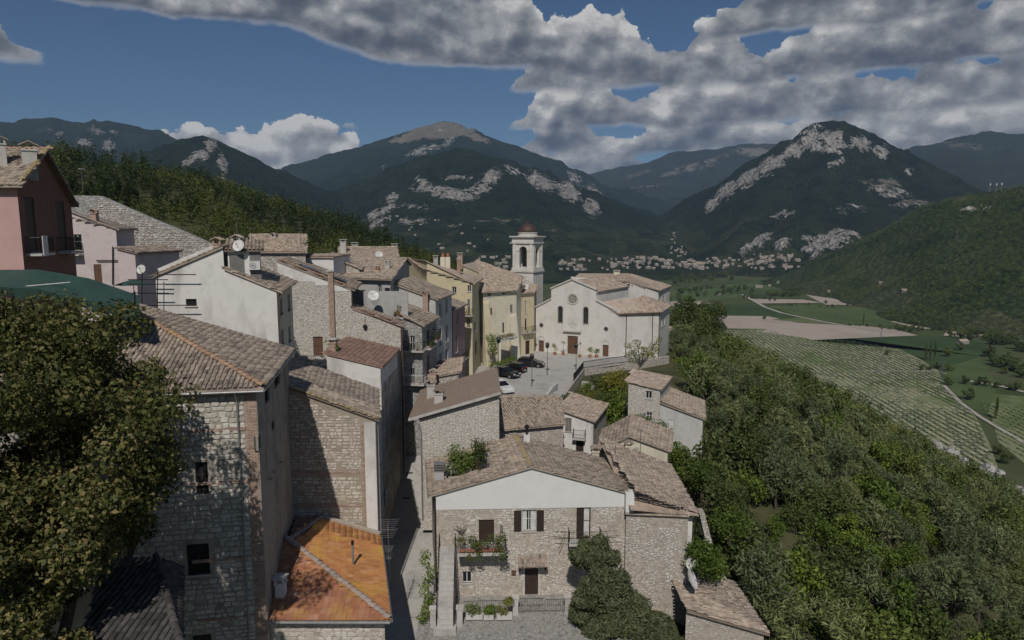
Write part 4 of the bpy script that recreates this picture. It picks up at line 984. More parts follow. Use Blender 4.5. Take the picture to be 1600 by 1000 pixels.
# --- stone house with the sunlit rubble front
FL, FR = P(436,650,45.2), P(572,680,45.2); FRr = P(589,652,45.2)
BR = P(588,606,54.0); BL = P(447,566,56)
zl, zr = zz(597,45.2)-.1, zz(652,45.2)-.1
FRx = XY(FRr)-Vector((.10,0)); 
th = thing('rubble_house', 'narrow rubble stone house in half shadow above the orange roof', 'house', ((FL.x+FRx.x)/2, 49.5, -28))
BRx = FRx+Vector((-1.75,8.6)); BLx = XY(FL)+Vector((-1.75,8.6)); FLx = XY(FL)
Wf = Wall(FLx, FRx); Wr = Wall(FRx, BRx); Wb = Wall(BRx, BLx); Wl = Wall(BLx, FLx)
hr = [Wr.hole(594,765,599,845)]
mb = MB(); wall_mesh(mb, Wf, -28, [(0,zl),(Wf.L,zr)], []); wall_mesh(mb, Wb, -28, [(0,zr),(Wb.L,zl)], []); wall_mesh(mb, Wl, -28, [(0,zl),(Wl.L,zl)], [])
w0 = mb.build('wall', MATS['mortar_tan'], th)
mb = MB(); wall_mesh(mb, Wr, -28, [(0,zr),(Wr.L,zr)], hr); mb.build('side_wall', MATS['peeling_plaster'], th)
for h in hr: window(th, Wr, h, 'win', 'dark_wood')
sB, _ = Wf.px(570, 700)
top = lambda s: lerp(zl, zr, s/Wf.L)-.45
stone_facing(w0, Wf, top, -23.5, .1, sB-.25, 'facing_stone', (.14,.26), (.22,.58), 300, [(0,Wf.L,-16.55,-16.35),(0,Wf.L,-18.9,-18.72),(0,Wf.L,-20.6,-20.4)], .88, (.015,.045), gap=.03)
brick_strip(w0, Wf, sB-.24, sB-.02, -24, zr-.3)
for zb in (-16.55, -18.9, -20.6): brick_strip(w0, Wf, .1, sB-.26, zb, zb+.17)
MB().box((sB,0.0,-27.5),(Wf.L-.02,.07,zr-.25), Wf.fr(0,0)).build('plaster_strip', MATS['white_plaster'], th)
V3 = lambda p, z: Vector((p[0], p[1], z))
roof_plane(th, ext([V3(FRx,zr), V3(BRx,zr), V3(BLx,zl), V3(FLx,zl)], .28, .18), 'old_tile_b', .25, .38, 4, 200, jit=1.8)
vd = (V3(FLx,zl)-V3(FRx,zr)).normalized()
ridge_caps(th, V3(FRx,zr+.14)-vd*.25+Vector((0,-.12,0)), V3(FLx,zl+.14)+Vector((0,-.12,0)), 'lichen_tile', .28, .40)
downpipe(th, [V3(FRx,zr-.1)+Vector((.12,.2,0)), V3(FRx,-26.8)+Vector((.12,.2,0))])

# --- house with the orange lichen roof
zO = zz(836,45.0); fc = P(610,972,34.6); fc.z = zO; bc = P(594,836,45.0); ap = P(452,846,40.2); zA = ap.z; fl = P(388,985,34.6); fl.z = zO
th = thing('orange_roof_house', 'low house with bright orange lichen covered roof', 'house', ((fc.x+fl.x)/2, 40, -29))
k_ = .4
q = [XY(fl)+Vector((k_,k_)), XY(fc)+Vector((-k_,k_)), XY(bc)+Vector((-k_,.1)), Vector((fl.x-1.9, 45.1))]
Wf, Wr, Wb, Wl = [Wall(q[i], q[(i+1)%4]) for i in range(4)]
mb = MB()
for W_ in (Wf, Wr, Wb, Wl): wall_mesh(mb, W_, -29, [(0,zO-.05),(W_.L,zO-.05)], [])
w0 = mb.build('wall', MATS['rubble_smear'], th)
stone_facing(w0, Wf, lambda s: zO-.4, -23.2, .1, Wf.L-.1, 'tower_stone', (.2,.34), (.35,.7), 40, [], .95, (.02,.05))
flx = Vector((fl.x, fl.y, zO)); apb = Vector((ap.x-1.2, 45.2, zA))
_n = (bc-fc).cross(ap-fc); tpx = P(503,818,45.0).x; zT = fc.z-((tpx-fc.x)*_n.x+(45.2-fc.y)*_n.y)/_n.z; apb.z = zT

roof_plane(th, [flx, fc, ap, ap-Vector((.9,0,0))], 'brown_orange_tile', .30, .40, 'flat', 150, jit=.5)
roof_plane(th, [fc, bc, Vector((tpx,45.2,zT)), ap], 'orange_tile', .30, .40, 'flat', 300, jit=.5)
roof_plane(th, [Vector((fl.x-1.9,45.2,zO)), flx, ap-Vector((.9,0,0)), apb], 'red_tile', .30, .40, 'flat', 0, jit=.5)
roof_plane(th, [ap-Vector((0,0,.02)), ap+Vector((.3,0,-.02)), Vector((tpx,45.2,zT-.02)), apb-Vector((0,0,.02))], 'red_tile', .30, .40, 'flat', 0, jit=.5)
ridge_caps(th, fc+Vector((0,0,.1)), ap+Vector((0,0,.12)), 'ridge_mortar_tile', .36, .40)
tp_ = Vector((tpx,45.05,zT)); ridge_caps(th, ap+Vector((0,0,.1)), tp_+Vector((0,0,.1)), 'ridge_mortar_tile', .36, .40)
MB().path([tp_+Vector((0,-.05,.12)), lerp(tp_, bc, .5)+Vector((0,-.05,.14)), bc+Vector((0,-.05,.12))], .17, 7).build('mortar_fillet', MATS['mortar_tan'], th)
gutter(th, flx+Vector((0,-.08,-.1)), fc+Vector((0,-.08,-.1)), 'zinc', .09); gutter(th, fc+Vector((.08,0,-.1)), bc+Vector((.08,0,-.1)), 'zinc', .06)
pp = P(552,886,39.5); n_ = ((bc-fc).cross(ap-fc)).normalized()
n_ = n_ if n_.z > 0 else -n_
pb = Vector((pp.x, 39.5, fc.z-((pp.x-fc.x)*n_.x+(39.5-fc.y)*n_.y)/n_.z))
o = MB().tube(pb-Vector((0,0,.2)), pb+Vector((0,0,1.35)), .07, .07, 8).build('vent_pipe', MATS['zinc'], th)
MB().tube(pb+Vector((0,0,1.35)), pb+Vector((0,0,1.6)), .09, .09, 8).build('pipe_cap', MATS['iron'], o)
chimney(th, Vector((fl.x+1.3, 36.2, zO+.35)), .5, .5, .9, 'white_plaster', 'flat')
# television aerial above the street
def aerial(name, label, base_, h, els, rot=0.0, group=None):
    th = thing(name, label, 'antenna', base_, group); b = Vector(base_)
    MB().tube(b, b+Vector((0,0,h)), .03, .025, 6).build('mast', MATS['grey_metal'], th)
    c, s = math.cos(rot), math.sin(rot); d = Vector((c, s, 0)); n = Vector((-s, c, 0))
    for zf_, bl, ne, el in els:
        o = b+Vector((0,0,h*zf_)); mb = MB().tube(o-n*bl*.5, o+n*bl*.5, .016, .016, 5)
        for i in range(ne): p = o+n*(bl*(i/(max(1,ne-1))-.5)); mb.tube(p-d*el*(.6+.4*i/ne)/2, p+d*el*(.6+.4*i/ne)/2, .011, .011, 4)
        mb.build('aerial_elements', MATS['zinc'], th)
    return th
bA = P(609,930,43.0)
aerial('tv_aerial', 'tall many-armed television aerial beside the orange roof', (bA.x, bA.y, -25.9), zz(818,43)-(-25.9), [(.99,1.6,6,1.5),(.90,1.2,5,1.3),(.74,.9,7,.7),(.66,.7,6,.6)], .1)

# --- white rendered house with the rooftop box
FL, FR = P(246,480,47.5), P(434,500,47.5); BR = P(458,500,56.5)
q = [FL, FR, BR, (BR.x-11, BR.y)]
th = thing('white_house', 'large white rendered house with a shallow gable and rooftop box', 'house', ((FL.x+FR.x)/2, 51, -22))
qq = [XY(p) for p in q]; Wf, Wr, Wb, Wl = [Wall(qq[i], qq[(i+1)%4]) for i in range(4)]
zl, zp, zs_, zr = zz(431,47.5), zz(386,47.5), zz(420,47.5), zz(453,47.5)
sp = Wf.px(349,400)[0]
hf = [Wf.hole(290,467,307,478)]; hr = [Wr.hole(437,467,441,492), Wr.hole(449,460,453,486), Wr.hole(439,515,443,540), Wr.hole(450,510,454,535)]
mb = MB(); wall_mesh(mb, Wf, -22, [(0,zl),(sp,zp),(sp+.01,zs_),(Wf.L,zr)], hf); wall_mesh(mb, Wb, -22, [(0,zr),(Wb.L-sp,zp),(Wb.L,zl)], []); wall_mesh(mb, Wl, -22, [(0,zl),(Wl.L,zl)], [])
mb.build('wall', MATS['white_plaster'], th)
mb = MB(); wall_mesh(mb, Wr, -22, [(0,zr),(Wr.L,zr)], hr); mb.build('side_wall', MATS['cream_plaster'], th)
window(th, Wf, hf[0], 'win', 'dark_wood')
for h in hr: window(th, Wr, h, 'closed', 'dark_wood', 'shutter_grey')
A0 = Wf.p(0,zl); A1 = Wf.p(sp,zp); bk = (XY(BR)-XY(FR)); bk3 = Vector((bk.x, bk.y, 0))
roof_plane(th, ext([Vector((A0.x+bk.x, A0.y+bk.y, zl)), A0, A1, A1+bk3], .3, .15), 'old_tile', .26, .4, 3)
B0 = Wf.p(Wf.L,zr); B1 = Wf.p(sp+.02,zs_)
roof_plane(th, ext([B0, B0+bk3, B1+bk3, B1], .45, .15), 'pink_tile', .26, .4, 3, jit=1.6)
# the attic box behind the gable
bw = Wall(Wf.p(sp+.15,0,-.35).xy, P(408,410,48.6).xy); dpt = 3.6
bo = MB().box((0,-dpt,-5.0),(bw.L,0,zz(392,48)), bw.fr(0,0)).build('attic_box', MATS['white_plaster'], th)
zt = zz(392,48)
roof_plane(th, [bw.p(-.2,zt+.05,.25), bw.p(bw.L+.25,zt+.05,.25), bw.p(bw.L+.25,zt+.75,-dpt), bw.p(-.2,zt+.75,-dpt)], 'old_tile', .26, .4, 3, parent=bo)
MB().box((.1,0.01,-3.6),(1.05,.04,zt-.25), bw.fr(0,0)).build('dark_panel', MATS['shutter_grey'], bo)
MB().box((bw.L-.75,0.01,-3.4),(bw.L-.02,.04,zt-.1), bw.fr(0,0)).build('dark_panel', MATS['shutter_grey'], bo)
o = MB().box((1.35,.02,-2.75),(2.1,.34,-2.15), bw.fr(0,0)).build('air_conditioner', MATS['white_paint'], th)
c_ = bw.p(1.62,-2.45,.345); mb = MB()
for i in range(14): a, b = 2*math.pi*i/14, 2*math.pi*(i+1)/14; mb.tube(c_+bw.d*.2*math.cos(a)+Vector((0,0,.2*math.sin(a))), c_+bw.d*.2*math.cos(b)+Vector((0,0,.2*math.sin(b))), .012, .012, 4)
for r_ in (.06,.13): 
    for i in range(8): a = 2*math.pi*i/8; mb.tube(c_, c_+bw.d*.2*math.cos(a)+Vector((0,0,.2*math.sin(a))), .008, .008, 3)
mb.build('fan_grille', MATS['iron'], o)
chimney(th, P(341,392,48.5)-Vector((0,0,.3)), .55, .5, .75, 'brick', 'tile'); chimney(th, P(371,380,50.5)-Vector((0,0,.5)), .6, .5, .6, 'concrete', 'tile')
downpipe(th, [Wr.p(.2,zr-.1,.3), Wr.p(.2,zr-.6,.08), Wr.p(.2,-14,.08)], 'copper_pipe')
def dish(name, label, p, r, n, foot):
    th = thing(name, label, 'satellite dish', foot); p = Vector(p); n = Vector(n).normalized(); a = n.orthogonal().normalized(); b = n.cross(a); mb = MB(); vs = []; N = 16
    for rr, dp in ((0, 0), (.5, .04), (1, .16)):
        for i in range(N): t = 2*math.pi*i/N; vs.append(p+a*(r*rr*math.cos(t))+b*(r*rr*math.sin(t))+n*(r*dp))
    fs = [(j*N+i, j*N+(i+1)%N, (j+1)*N+(i+1)%N, (j+1)*N+i) for j in range(2) for i in range(N)]
    mb.add(vs, fs); mb.build('reflector', MATS['white_paint'], th, True)
    MB().tube(p-b*r*.7, p+n*r*.75, .015, .015, 5).tube(p+n*r*.7, p+n*r*.85, .04, .04, 6).build('feed_arm', MATS['grey_metal'], th)
    MB().path([Vector(foot), Vector((foot[0], foot[1], p.z)), p-n*.02], .02, 6).build('mount', MATS['grey_metal'], th)
    return th
dn = Vector((-.15,-.9,.35))
dish('satellite_dish', 'round white satellite dish on the white house rooftop box', P(373,384,47.8), .42, dn, P(373,398,48.3))
# railing/scaffold at the left edge of the white house
th = thing('scaffold', 'thin dark metal scaffold against the white house', 'scaffold', P(247,500,46.5))
for (u0,v0,u1,v1) in ((246,425,246,500),(222,425,222,500),(248,429,306,429),(200,437,262,437),(200,444,262,444),(200,458,264,458),(200,477,306,477)):
    MB().tube(P(u0,v0,46.8), P(u1,v1,46.8), .035, .035, 6).build('pole' if u0 == u1 else 'rail', MATS['iron'], th)
# ================================================================ left edge
# red house with balconies
FL, FR = P(-60,440,40), P(38,420,40); BR = P(121,440,50)
q = [FL, FR, BR, (BR.x-6.5, BR.y+3)]
zE = zz(285,40); zR_ = zz(236,45)
th = thing('red_house', 'rust red gabled house with dark shuttered balconies at the left edge', 'house', (-27, 45, -16))
qq = [XY(p) for p in q]; Wf, Wr, Wb, Wl = [Wall(qq[i], qq[(i+1)%4]) for i in range(4)]
hr = [Wr.hole(37,308,52,395), Wr.hole(86,314,99,392)]
zE2 = zE-.15
mb = MB(); wall_mesh(mb, Wf, -16, [(0,zE),(Wf.L,zE)], []); wall_mesh(mb, Wb, -16, [(0,zE),(Wb.L,zE)], []); wall_mesh(mb, Wl, -16, [(0,zE),(Wl.L*.5,zR_),(Wl.L,zE)], [])
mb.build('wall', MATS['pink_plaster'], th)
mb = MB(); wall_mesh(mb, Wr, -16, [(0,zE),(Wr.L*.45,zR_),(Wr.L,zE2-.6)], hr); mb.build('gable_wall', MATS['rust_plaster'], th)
for h in hr: window(th, Wr, h, 'closed', 'dark_wood', 'shutter_brown')
m0 = Wr.p(Wr.L*.45, zR_); m1 = m0+(Wf.p(0,0)-Wf.p(Wf.L,0)).normalized()*8
roof_plane(th, ext([Wf.p(0,zE), Wf.p(Wf.L,zE), m0, Vector((m1.x,m1.y,zR_))], .55, .5), 'old_tile_b', .26, .4, 4)
roof_plane(th, ext([Wr.p(Wr.L,zE2-.6), Wr.p(Wr.L,zE2-.6)+(m1-m0).normalized()*8, Vector((m1.x,m1.y,zR_)), m0], .5, .45), 'old_tile', .26, .4, 3)
ridge_caps(th, Vector((m1.x,m1.y,zR_+.1)), m0+Vector((0,0,.1))-(m1-m0).normalized()*.4, 'hip_tile')
ridge_caps(th, Wf.p(Wf.L,zE+.14)+Wr.n*.42-Wr.d*.4, m0+Vector((0,0,.14))+Wr.n*.42, 'lichen_tile', .26, .4)
chimney(th, P(46,243,42.5)-Vector((0,0,.5)), .75, .65, .75, 'concrete', 'tile', .6); chimney(th, P(2,240,42)-Vector((0,0,.4)), .5, .5, .9, 'concrete', 'tile', .6)
for h in hr: balcony(th, Wr, h[0]-.45, h[1]+.45, h[2]-.05, .8)
cl = thing('hanging_laundry', 'white cloth hung over the railing of the red house', 'cloth', Wr.p(hr[0][0],hr[0][2],.8)); s0 = hr[0][0]
for i in range(3): MB().box((s0-.3+i*.32,.82,hr[0][2]-.2),(s0-.02+i*.32,.86,hr[0][2]+1.0), Wr.fr(0,0)).build('fold', MATS['cloth_white'], cl)
# pale pink house
FL, FR = P(104,440,64), P(187,440,64); BR = P(215,440,71)
th = house('pale_pink_house', 'pale pink rendered house under the long ruined stone wall', 'house', [FL, FR, BR, (BR.x-8, BR.y)], -18, 'mr', (zz(324,64), zz(357,64)), 'pale_pink_plaster', 'old_tile',
     [(0,113,366,127,392,'win'),(0,146,413,158,445,'closed',{'smat':'brown_wood'})], .35, .2)
MB().tube(P(150,407,63.85), P(186,407,63.85), .05).build('downpipe', MATS['iron'], th); MB().tube(P(176,385,63.85), P(176,445,63.85), .05).build('downpipe', MATS['iron'], th)
chimney(th, P(148,338,65)-Vector((0,0,.3)), .5, .5, .5, 'brick', 'tile')
balcony(th, th_w[th][0], th_w[th][0].px(112,395)[0], th_w[th][0].px(131,395)[0], zz(397,64), .8, plants=3)
FL, FR = P(187,440,62), P(214,440,62)
th = house('pink_annex', 'small pale pink annex with lean-to roof beside the pale pink house', 'house', [FL, FR, (FR.x+.6, 69), (FL.x+.6, 69)], -18, 'mr', (zz(388,62), zz(395,62)), 'pale_pink_plaster', 'old_tile', [], .3, .15)
# ruined stone wall
FL, FR = P(112,420,76), P(345,420,76)
Wf = Wall(FL.xy, FR.xy); th = thing('ruined_wall', 'long ruined grey stone wall sloping down to the right', 'wall', Wf.p(Wf.L/2, -16))
pr = [(0,zz(305,76)), (Wf.px(155,306)[0],zz(306,76)), (Wf.px(235,340)[0],zz(341,76)), (Wf.px(300,368)[0],zz(368,76)), (Wf.L,zz(388,76))]
mb = MB(); wall_mesh(mb, Wf, -16, pr, []); Wb2 = Wall(FR.xy+Vector((0,.8)), FL.xy+Vector((0,.8))); wall_mesh(mb, Wb2, -16, [(Wb2.L-a, z) for a, z in pr[::-1]], [])
for (a, za), (b, zb) in zip(pr[:-1], pr[1:]): mb.poly([Wf.p(a,za), Wf.p(b,zb), Wf.p(b,zb,-.8), Wf.p(a,za,-.8)])
w0 = mb.build('wall', MATS['rubble_grey'], th)
stone_facing(w0, Wf, lambda s: float(np.interp(s, [a for a,_ in pr], [z for _,z in pr]))-.05, zz(430,76), Wf.px(158,400)[0], Wf.L-.1, 'facing_stone', (.16,.30), (.25,.6), 0, [], .8, (.03,.09), gap=.06)
leafy_part(th, [(Wf.p(s, z, .15), (.5,.15,.5)) for s, z in [Wf.px(u, v) for u, v in ((232,395),(246,398),(240,412),(262,402),(250,420))]], 60, .14, 'leaf_dry', 'dry_creeper')
# green netting roof
th = thing('tarpaulin_canopy', 'dark green tarpaulin canopy above the leafy tree', 'canopy', P(80,470,38))
mb = MB(); NX, NY = 14, 6; vs = []
for j in range(NY):
    for i in range(NX):
        u = lerp(-40, 218, i/(NX-1)); v0, v1 = np.interp(u, [-40,60,140,218], [422,421,435,462]), np.interp(u, [-40,60,140,218], [445,452,470,490])
        Yv = lerp(39.5, 36.0, j/(NY-1)); p = P(u, lerp(v0, v1, j/(NY-1)), Yv); p.z += .14*math.sin(i*1.7)*math.sin(j*1.3); vs.append(p)
vs2 = [p-Vector((0,0,.03)) for p in vs]
mb.add(vs, [(j*NX+i, j*NX+i+1, (j+1)*NX+i+1, (j+1)*NX+i) for j in range(NY-1) for i in range(NX-1)])
mb.build('tarpaulin', MATS['green_tarp'], th, True)
mb = MB()
for i in range(NX-1):
    a, b = vs[(NY-1)*NX+i], vs[(NY-1)*NX+i+1]; d = Vector((0,.15,-.55-.12*math.sin(i*2.3))); mb.poly([a, b, b+d, a+d])
mb.build('valance', MATS['green_tarp'], th)
for u in (20, 110, 210): p = P(u, 455, 37); MB().tube(p-Vector((0,0,3.5)), p, .05, .05, 6).build('post', MATS['iron'], th)
MB().tube(P(20,449,36.5), P(110,441,37), .025).build('rope', MATS['cloth_white'], th)
# small green awning + box by the scaffold
th = thing('garden_umbrella', 'small dark green parasol between the pink annex and scaffold', 'parasol', P(208,470,50))
p = P(208,436,50); mb = MB(); N = 8
mb.add([p]+[p+Vector((1.3*math.cos(2*math.pi*i/N), 1.3*math.sin(2*math.pi*i/N), -.4)) for i in range(N)], [(0, 1+i, 1+(i+1)%N) for i in range(N)]); mb.build('canopy', MATS['green_tarp'], th)
MB().tube(p-Vector((0,0,2.6)), p, .03).build('pole', MATS['grey_metal'], th)
dish('satellite_dish', 'small white satellite dish beside the pink annex', P(221,421,52), .36, Vector((-.1,-.9,.3)), P(221,440,52.5))
# dark roof under the tree (bottom left)
A, B = P(120,1010,23.5), P(282,1010,23.5); Cc = P(245,874,28.5); Dd = P(165,900,28.5)
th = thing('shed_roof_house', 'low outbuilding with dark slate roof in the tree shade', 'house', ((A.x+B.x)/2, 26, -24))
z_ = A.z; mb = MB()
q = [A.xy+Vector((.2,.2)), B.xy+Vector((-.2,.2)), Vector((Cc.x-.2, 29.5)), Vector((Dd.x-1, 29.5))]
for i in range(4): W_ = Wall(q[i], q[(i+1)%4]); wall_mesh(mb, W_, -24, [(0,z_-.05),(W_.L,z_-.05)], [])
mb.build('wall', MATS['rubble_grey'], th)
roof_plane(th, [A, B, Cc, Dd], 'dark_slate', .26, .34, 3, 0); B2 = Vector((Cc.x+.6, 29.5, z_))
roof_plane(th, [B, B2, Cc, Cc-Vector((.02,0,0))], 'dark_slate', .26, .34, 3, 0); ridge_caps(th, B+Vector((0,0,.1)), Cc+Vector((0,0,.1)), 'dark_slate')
# ================================================================ MIDDLE TOWN
# small house with the red tile roof
FL, FR = P(512,600,56.5), P(595,600,56.5); BR = P(622,600,65)
th = house('red_tile_house', 'small white walled house with dark red tile roof above the lane', 'house', [FL, FR, BR, (FL.x-.3, 65)], -26, 'mr', (zz(553,56.5), zz(573,56.5)), 'white_plaster', 'red_tile',
     [(1,599,690,604,705,'win'),(1,599,755,604,772,'win')], .25, .12, .26, .4, 3)
W_ = th_w[th][1]; MB().box((0,.004,-26),(W_.L,.05,zz(590,60)), W_.fr(0,0)).build('old_render', MATS['peeling_plaster'], th)
h_ = W_.hole(599,765,603,787); window(th, Wall(W_.p(0,0,.30).xy, W_.p(W_.L,0,.30).xy), h_, 'win')
chimney(th, P(520,545,58), .6, .5, .5, 'brick', 'flat')
leafy_part(th, [(P(517,538,58.5), (.5,.5,.6)), (P(524,543,58), (.3,.3,.4))], 90, .2, 'leaf_bright', 'roof_plant', 1)
# big pale stone house with the brick flue
Yf = 65.5
FL, FR = P(440,560,Yf), P(628,600,Yf); BR = P(634,600,73.5)
th = thing('flue_house', 'wide pale stone house with a tall brick flue on its front', 'house', ((FL.x+FR.x)/2, 69, -25))
qq = [FL.xy, FR.xy, BR.xy, Vector((FL.x-1, 76))]; Wf, Wr, Wb, Wl = [Wall(qq[i], qq[(i+1)%4]) for i in range(4)]
S = lambda u, v: Wf.px(u, v)[0]
sA, sM, sM2 = S(440,420), S(549,450), S(550,480)
zA_, zM, zM2, zR2 = zz(408,Yf), zz(452,Yf), zz(482,Yf), zz(508,Yf)
hf = [Wf.hole(489,526,504,556)]; hr = [Wr.hole(629.5,545,631,575)]
mb = MB(); wall_mesh(mb, Wf, -25, [(0,zA_),(sM,zM),(sM+.02,zM2),(Wf.L,zR2)], hf); wall_mesh(mb, Wb, -25, [(0,zR2),(Wb.L,zA_)], []); wall_mesh(mb, Wl, -25, [(0,zA_),(Wl.L,zA_)], []); wall_mesh(mb, Wr, -25, [(0,zR2),(Wr.L,zR2)], [])
w0 = mb.build('wall', MATS['rubble_pale'], th)
window(th, Wf, hf[0], 'door', smat='brown_wood')
# white rendered band under the roof
mb = MB(); pz = lambda s: float(np.interp(s, [0, sM], [zA_, zM]))
for a, b, zb in ((0, S(492,440), zz(440,Yf)), (S(492,440), S(519,450), zz(446,Yf)), (S(519,450), sM-.02, zz(457,Yf)+.12)):
    mb.add([Wf.p(a,zb,.03), Wf.p(b,zb,.03), Wf.p(b,pz(b)-.03,.03), Wf.p(a,pz(a)-.03,.03), Wf.p(a,zb,.002), Wf.p(b,zb,.002)], [(0,1,2,3),(4,5,1,0)])
mb.build('render_band', MATS['white_plaster'], th)
bk3 = Vector((-1.2, 8.5, 0))
def V0(s, z): return Wf.p(s, z)
roof_plane(th, ext([V0(sM,zM), V0(sM,zM)+bk3, V0(0,zA_)+bk3, V0(0,zA_)], .35, .12), 'old_tile_b', .26, .4, 3)
roof_plane(th, ext([V0(Wf.L,zR2), V0(Wf.L,zR2)+bk3*.35, V0(sM2,zM2)+bk3*.35, V0(sM2,zM2)], .3, .12), 'pink_tile', .26, .4, 3)
ridge_caps(th, V0(Wf.L+.2,zR2+.12), V0(sM2,zM2+.16), 'red_tile', .28, .4); ridge_caps(th, V0(sM+.3,zM+.1), V0(S(442,415),zA_+.1), 'hip_tile', .28, .4)
o = MB().box((S(515,470),.0,-25),(S(523,470),.32,zz(424,Yf)), Wf.fr(0,0)).build('brick_flue', MATS['mortar_tan'], th)
Wc = Wall(Wf.p(S(515,470),0,.32).xy, Wf.p(S(523,470),0,.32).xy); brick_strip(o, Wc, .0, Wc.L, zz(545,Yf), zz(426,Yf))
MB().box((S(513,470),-.1,zz(424,Yf)),(S(525,470),.42,zz(422,Yf)), Wf.fr(0,0)).build('flue_cap', MATS['concrete'], o)
downpipe(th, [V0(Wf.L-.02,zR2-.1)+Vector((.1,-.1,0)), V0(Wf.L-.02,-24)+Vector((.1,-.1,0))], 'copper_pipe', .09); downpipe(th, [V0(sM+.05,zM)+Vector((0,-.1,0)), V0(sM+.05,zM2+.1)+Vector((0,-.1,0)), V0(Wf.L,zR2-.1)+Vector((0,-.12,0))], 'copper_pipe', .06)
# terrace behind the step: back wall, parapet, solar panels
tb = MB(); tb.box((sM+.1,-5.0,zM2-2),(Wf.L,-4.8,zz(462,Yf)), Wf.fr(0,0)); tb.build('terrace_wall', MATS['grey_plaster'], th)
sl = MB(); u_, v_, n_ = frame2([V0(sM,zM), V0(sM,zM)+bk3, V0(0,zA_)]); 
for i in range(2):
    a = V0(sM,zM)+v_*(.9+i*2.5)+u_*(1.6)+n_*.34; sl.slab([a, a+u_*1.5, a+u_*1.5+v_*2.2, a+v_*2.2], .06)
    o = sl.build('solar_panel', MATS['solar'], th); sl = MB()
s_, z_ = Wf.px(571,511); mb = MB().tube(Wf.p(s_,z_+1.0,.1), Wf.p(s_,z_+.2,.1), .015).lathe(Wf.p(s_,z_-.15,.15), [(.12,0),(.2,.1),(.22,.3),(.06,.42)], 8); mb.build('wall_lamp', MATS['iron'], th)
o = MB().box((S(523,530),.02,zz(532,Yf)),(S(546,530),1.2,zz(530,Yf)), Wf.fr(0,0)).build('porch_roof', MATS['bark'], th)
# terrace railing in front of the brown door
th = thing('roof_terrace', 'small roof terrace with railing and pots before the brown door', 'terrace', P(492,575,62))
MB().box((0,-4,-1.6),(5.0,0,0), (P(474,572,61.5), Vector((1,0,0)), Vector((0,-1,0)), Vector((0,0,1)))).build('slab', MATS['concrete'], th)
railing(th, [P(476,571,60.5), P(508,572,60.5)], .9, .16, 'white_paint')
leafy_part(th, [(P(485,567,60.8), (.4,.3,.35)), (P(497,568,60.8), (.45,.3,.3)), (P(507,560,62), (.4,.3,.6))], 80, .13, 'leaf_bright', 'plants')
# umbrella/dish on the terrace
dish('satellite_dish', 'tilted grey satellite dish on the terrace of the flue house', P(583,462,68.5), .55, Vector((.3,-.8,.5)), P(583,476,68.8))
# ---- roofs behind (upper left cluster)
FL, FR = P(404,415,72), P(478,420,72)
th = house('antenna_house', 'stone house with broad tan tile roof behind the white house', 'house', [FL, FR, P(480,420,84), P(385,420,84)], -18, 'gs', (zz(393,72), zz(388,84), zz(368,78)), 'rubble_wall', 'pink_tile', [], .35, .2)
chimney(th, P(428,372,77)-Vector((0,0,.3)), .5, .5, .4, 'concrete', 'tile')
aerial('tv_aerial', 'tall lattice aerial with several reflectors on the tan roofed stone house', P(471,402,73), zz(346,73)-zz(402,73), [(.98,.8,7,.8),(.90,1.0,5,.5),(.80,.7,8,1.0),(.7,.5,4,.6)], .5)
aerial('tv_aerial', 'single aerial on a thin pole behind the white house', P(394,392,76), zz(355,76)-zz(392,76), [(.97,1.1,6,.5)], 1.3)
aerial('tv_aerial', 'short aerial rising left of the tan roofed stone house', P(371,380,70), zz(333,70)-zz(380,70), [(.95,.2,2,.2)], 1.3)
aerial('tv_aerial', 'small aerial standing against the wooded hill', P(444,372,86), zz(345,86)-zz(372,86), [(.97,1.0,6,.8)], .9)
aerial('tv_aerial', 'leaning aerial on a post beside the red house roof', P(130,300,66), zz(262,66)-zz(300,66), [(.95,.9,6,.7)], .5)
FL, FR = P(462,430,74), P(522,440,74)
th = house('corrugated_house', 'white walled loft with a scalloped tile edge', 'house', [FL, FR, (FR.x+.4,80), (FL.x,80)], -18, 'mf', (zz(402,74), zz(398,80)), 'white_plaster', 'old_tile', [], .2, .1)
FL, FR = P(524,440,78), P(562,440,78)
th = house('low_roof_house', 'narrow stone house with tan roof right of the white loft', 'house', [FL, FR, P(572,440,90), P(522,440,90)], -18, 'mr', (zz(402,78), zz(419,78)), 'rubble_wall', 'pink_tile', [(1,563,425,565,432)], .35, .2)
FL, FR = P(532,420,96), P(622,420,96)
th = house('far_ridge_house', 'pale house with two chimneys on the skyline of the town', 'house', [FL, FR, P(616,420,106), P(530,420,106)], -18, 'gs', (zz(402,96), zz(402,106), zz(387,101)), 'rubble_wall', 'pink_tile', [(0,545,404,549,410)], .4, .2)
chimney(th, P(537,388,98), .8, .7, .9, 'concrete', 'flat'); chimney(th, P(555,388,103), .9, .7, .5, 'concrete', 'flat'); chimney(th, P(617,388,103), .8, .7, .3, 'concrete', 'flat')
FL, FR = P(525,450,76), P(636,450,79)
th = house('broad_roof_house', 'dark walled house with a very broad shallow tan roof', 'house', [FL, P(610,450,74), P(640,450,92), P(560,450,95)], -20, 'gs', (zz(434,76), zz(412,94), zz(404,88)), 'grey_plaster', 'old_tile_b', [(0,590,445,596,458),(0,601,450,612,478,'door')], .5, .3, t=.75)
chimney(th, P(606,420,80), .5, .5, .6, 'grey_plaster', 'flat'); chimney(th, P(590,424,79), .35, .35, .3, 'terracotta', 'flat')
aerial('tv_aerial', 'branching aerial above the broad roofed house', P(582,445,77), zz(420,77)-zz(450,77), [(.95,.9,5,1.0),(.7,.6,4,.6)], 1.2)
dish('satellite_dish', 'small round dish on the roof of the skyline house', P(592,398,94.5), .5, Vector((.3,-.8,.3)), P(592,402,94.8))
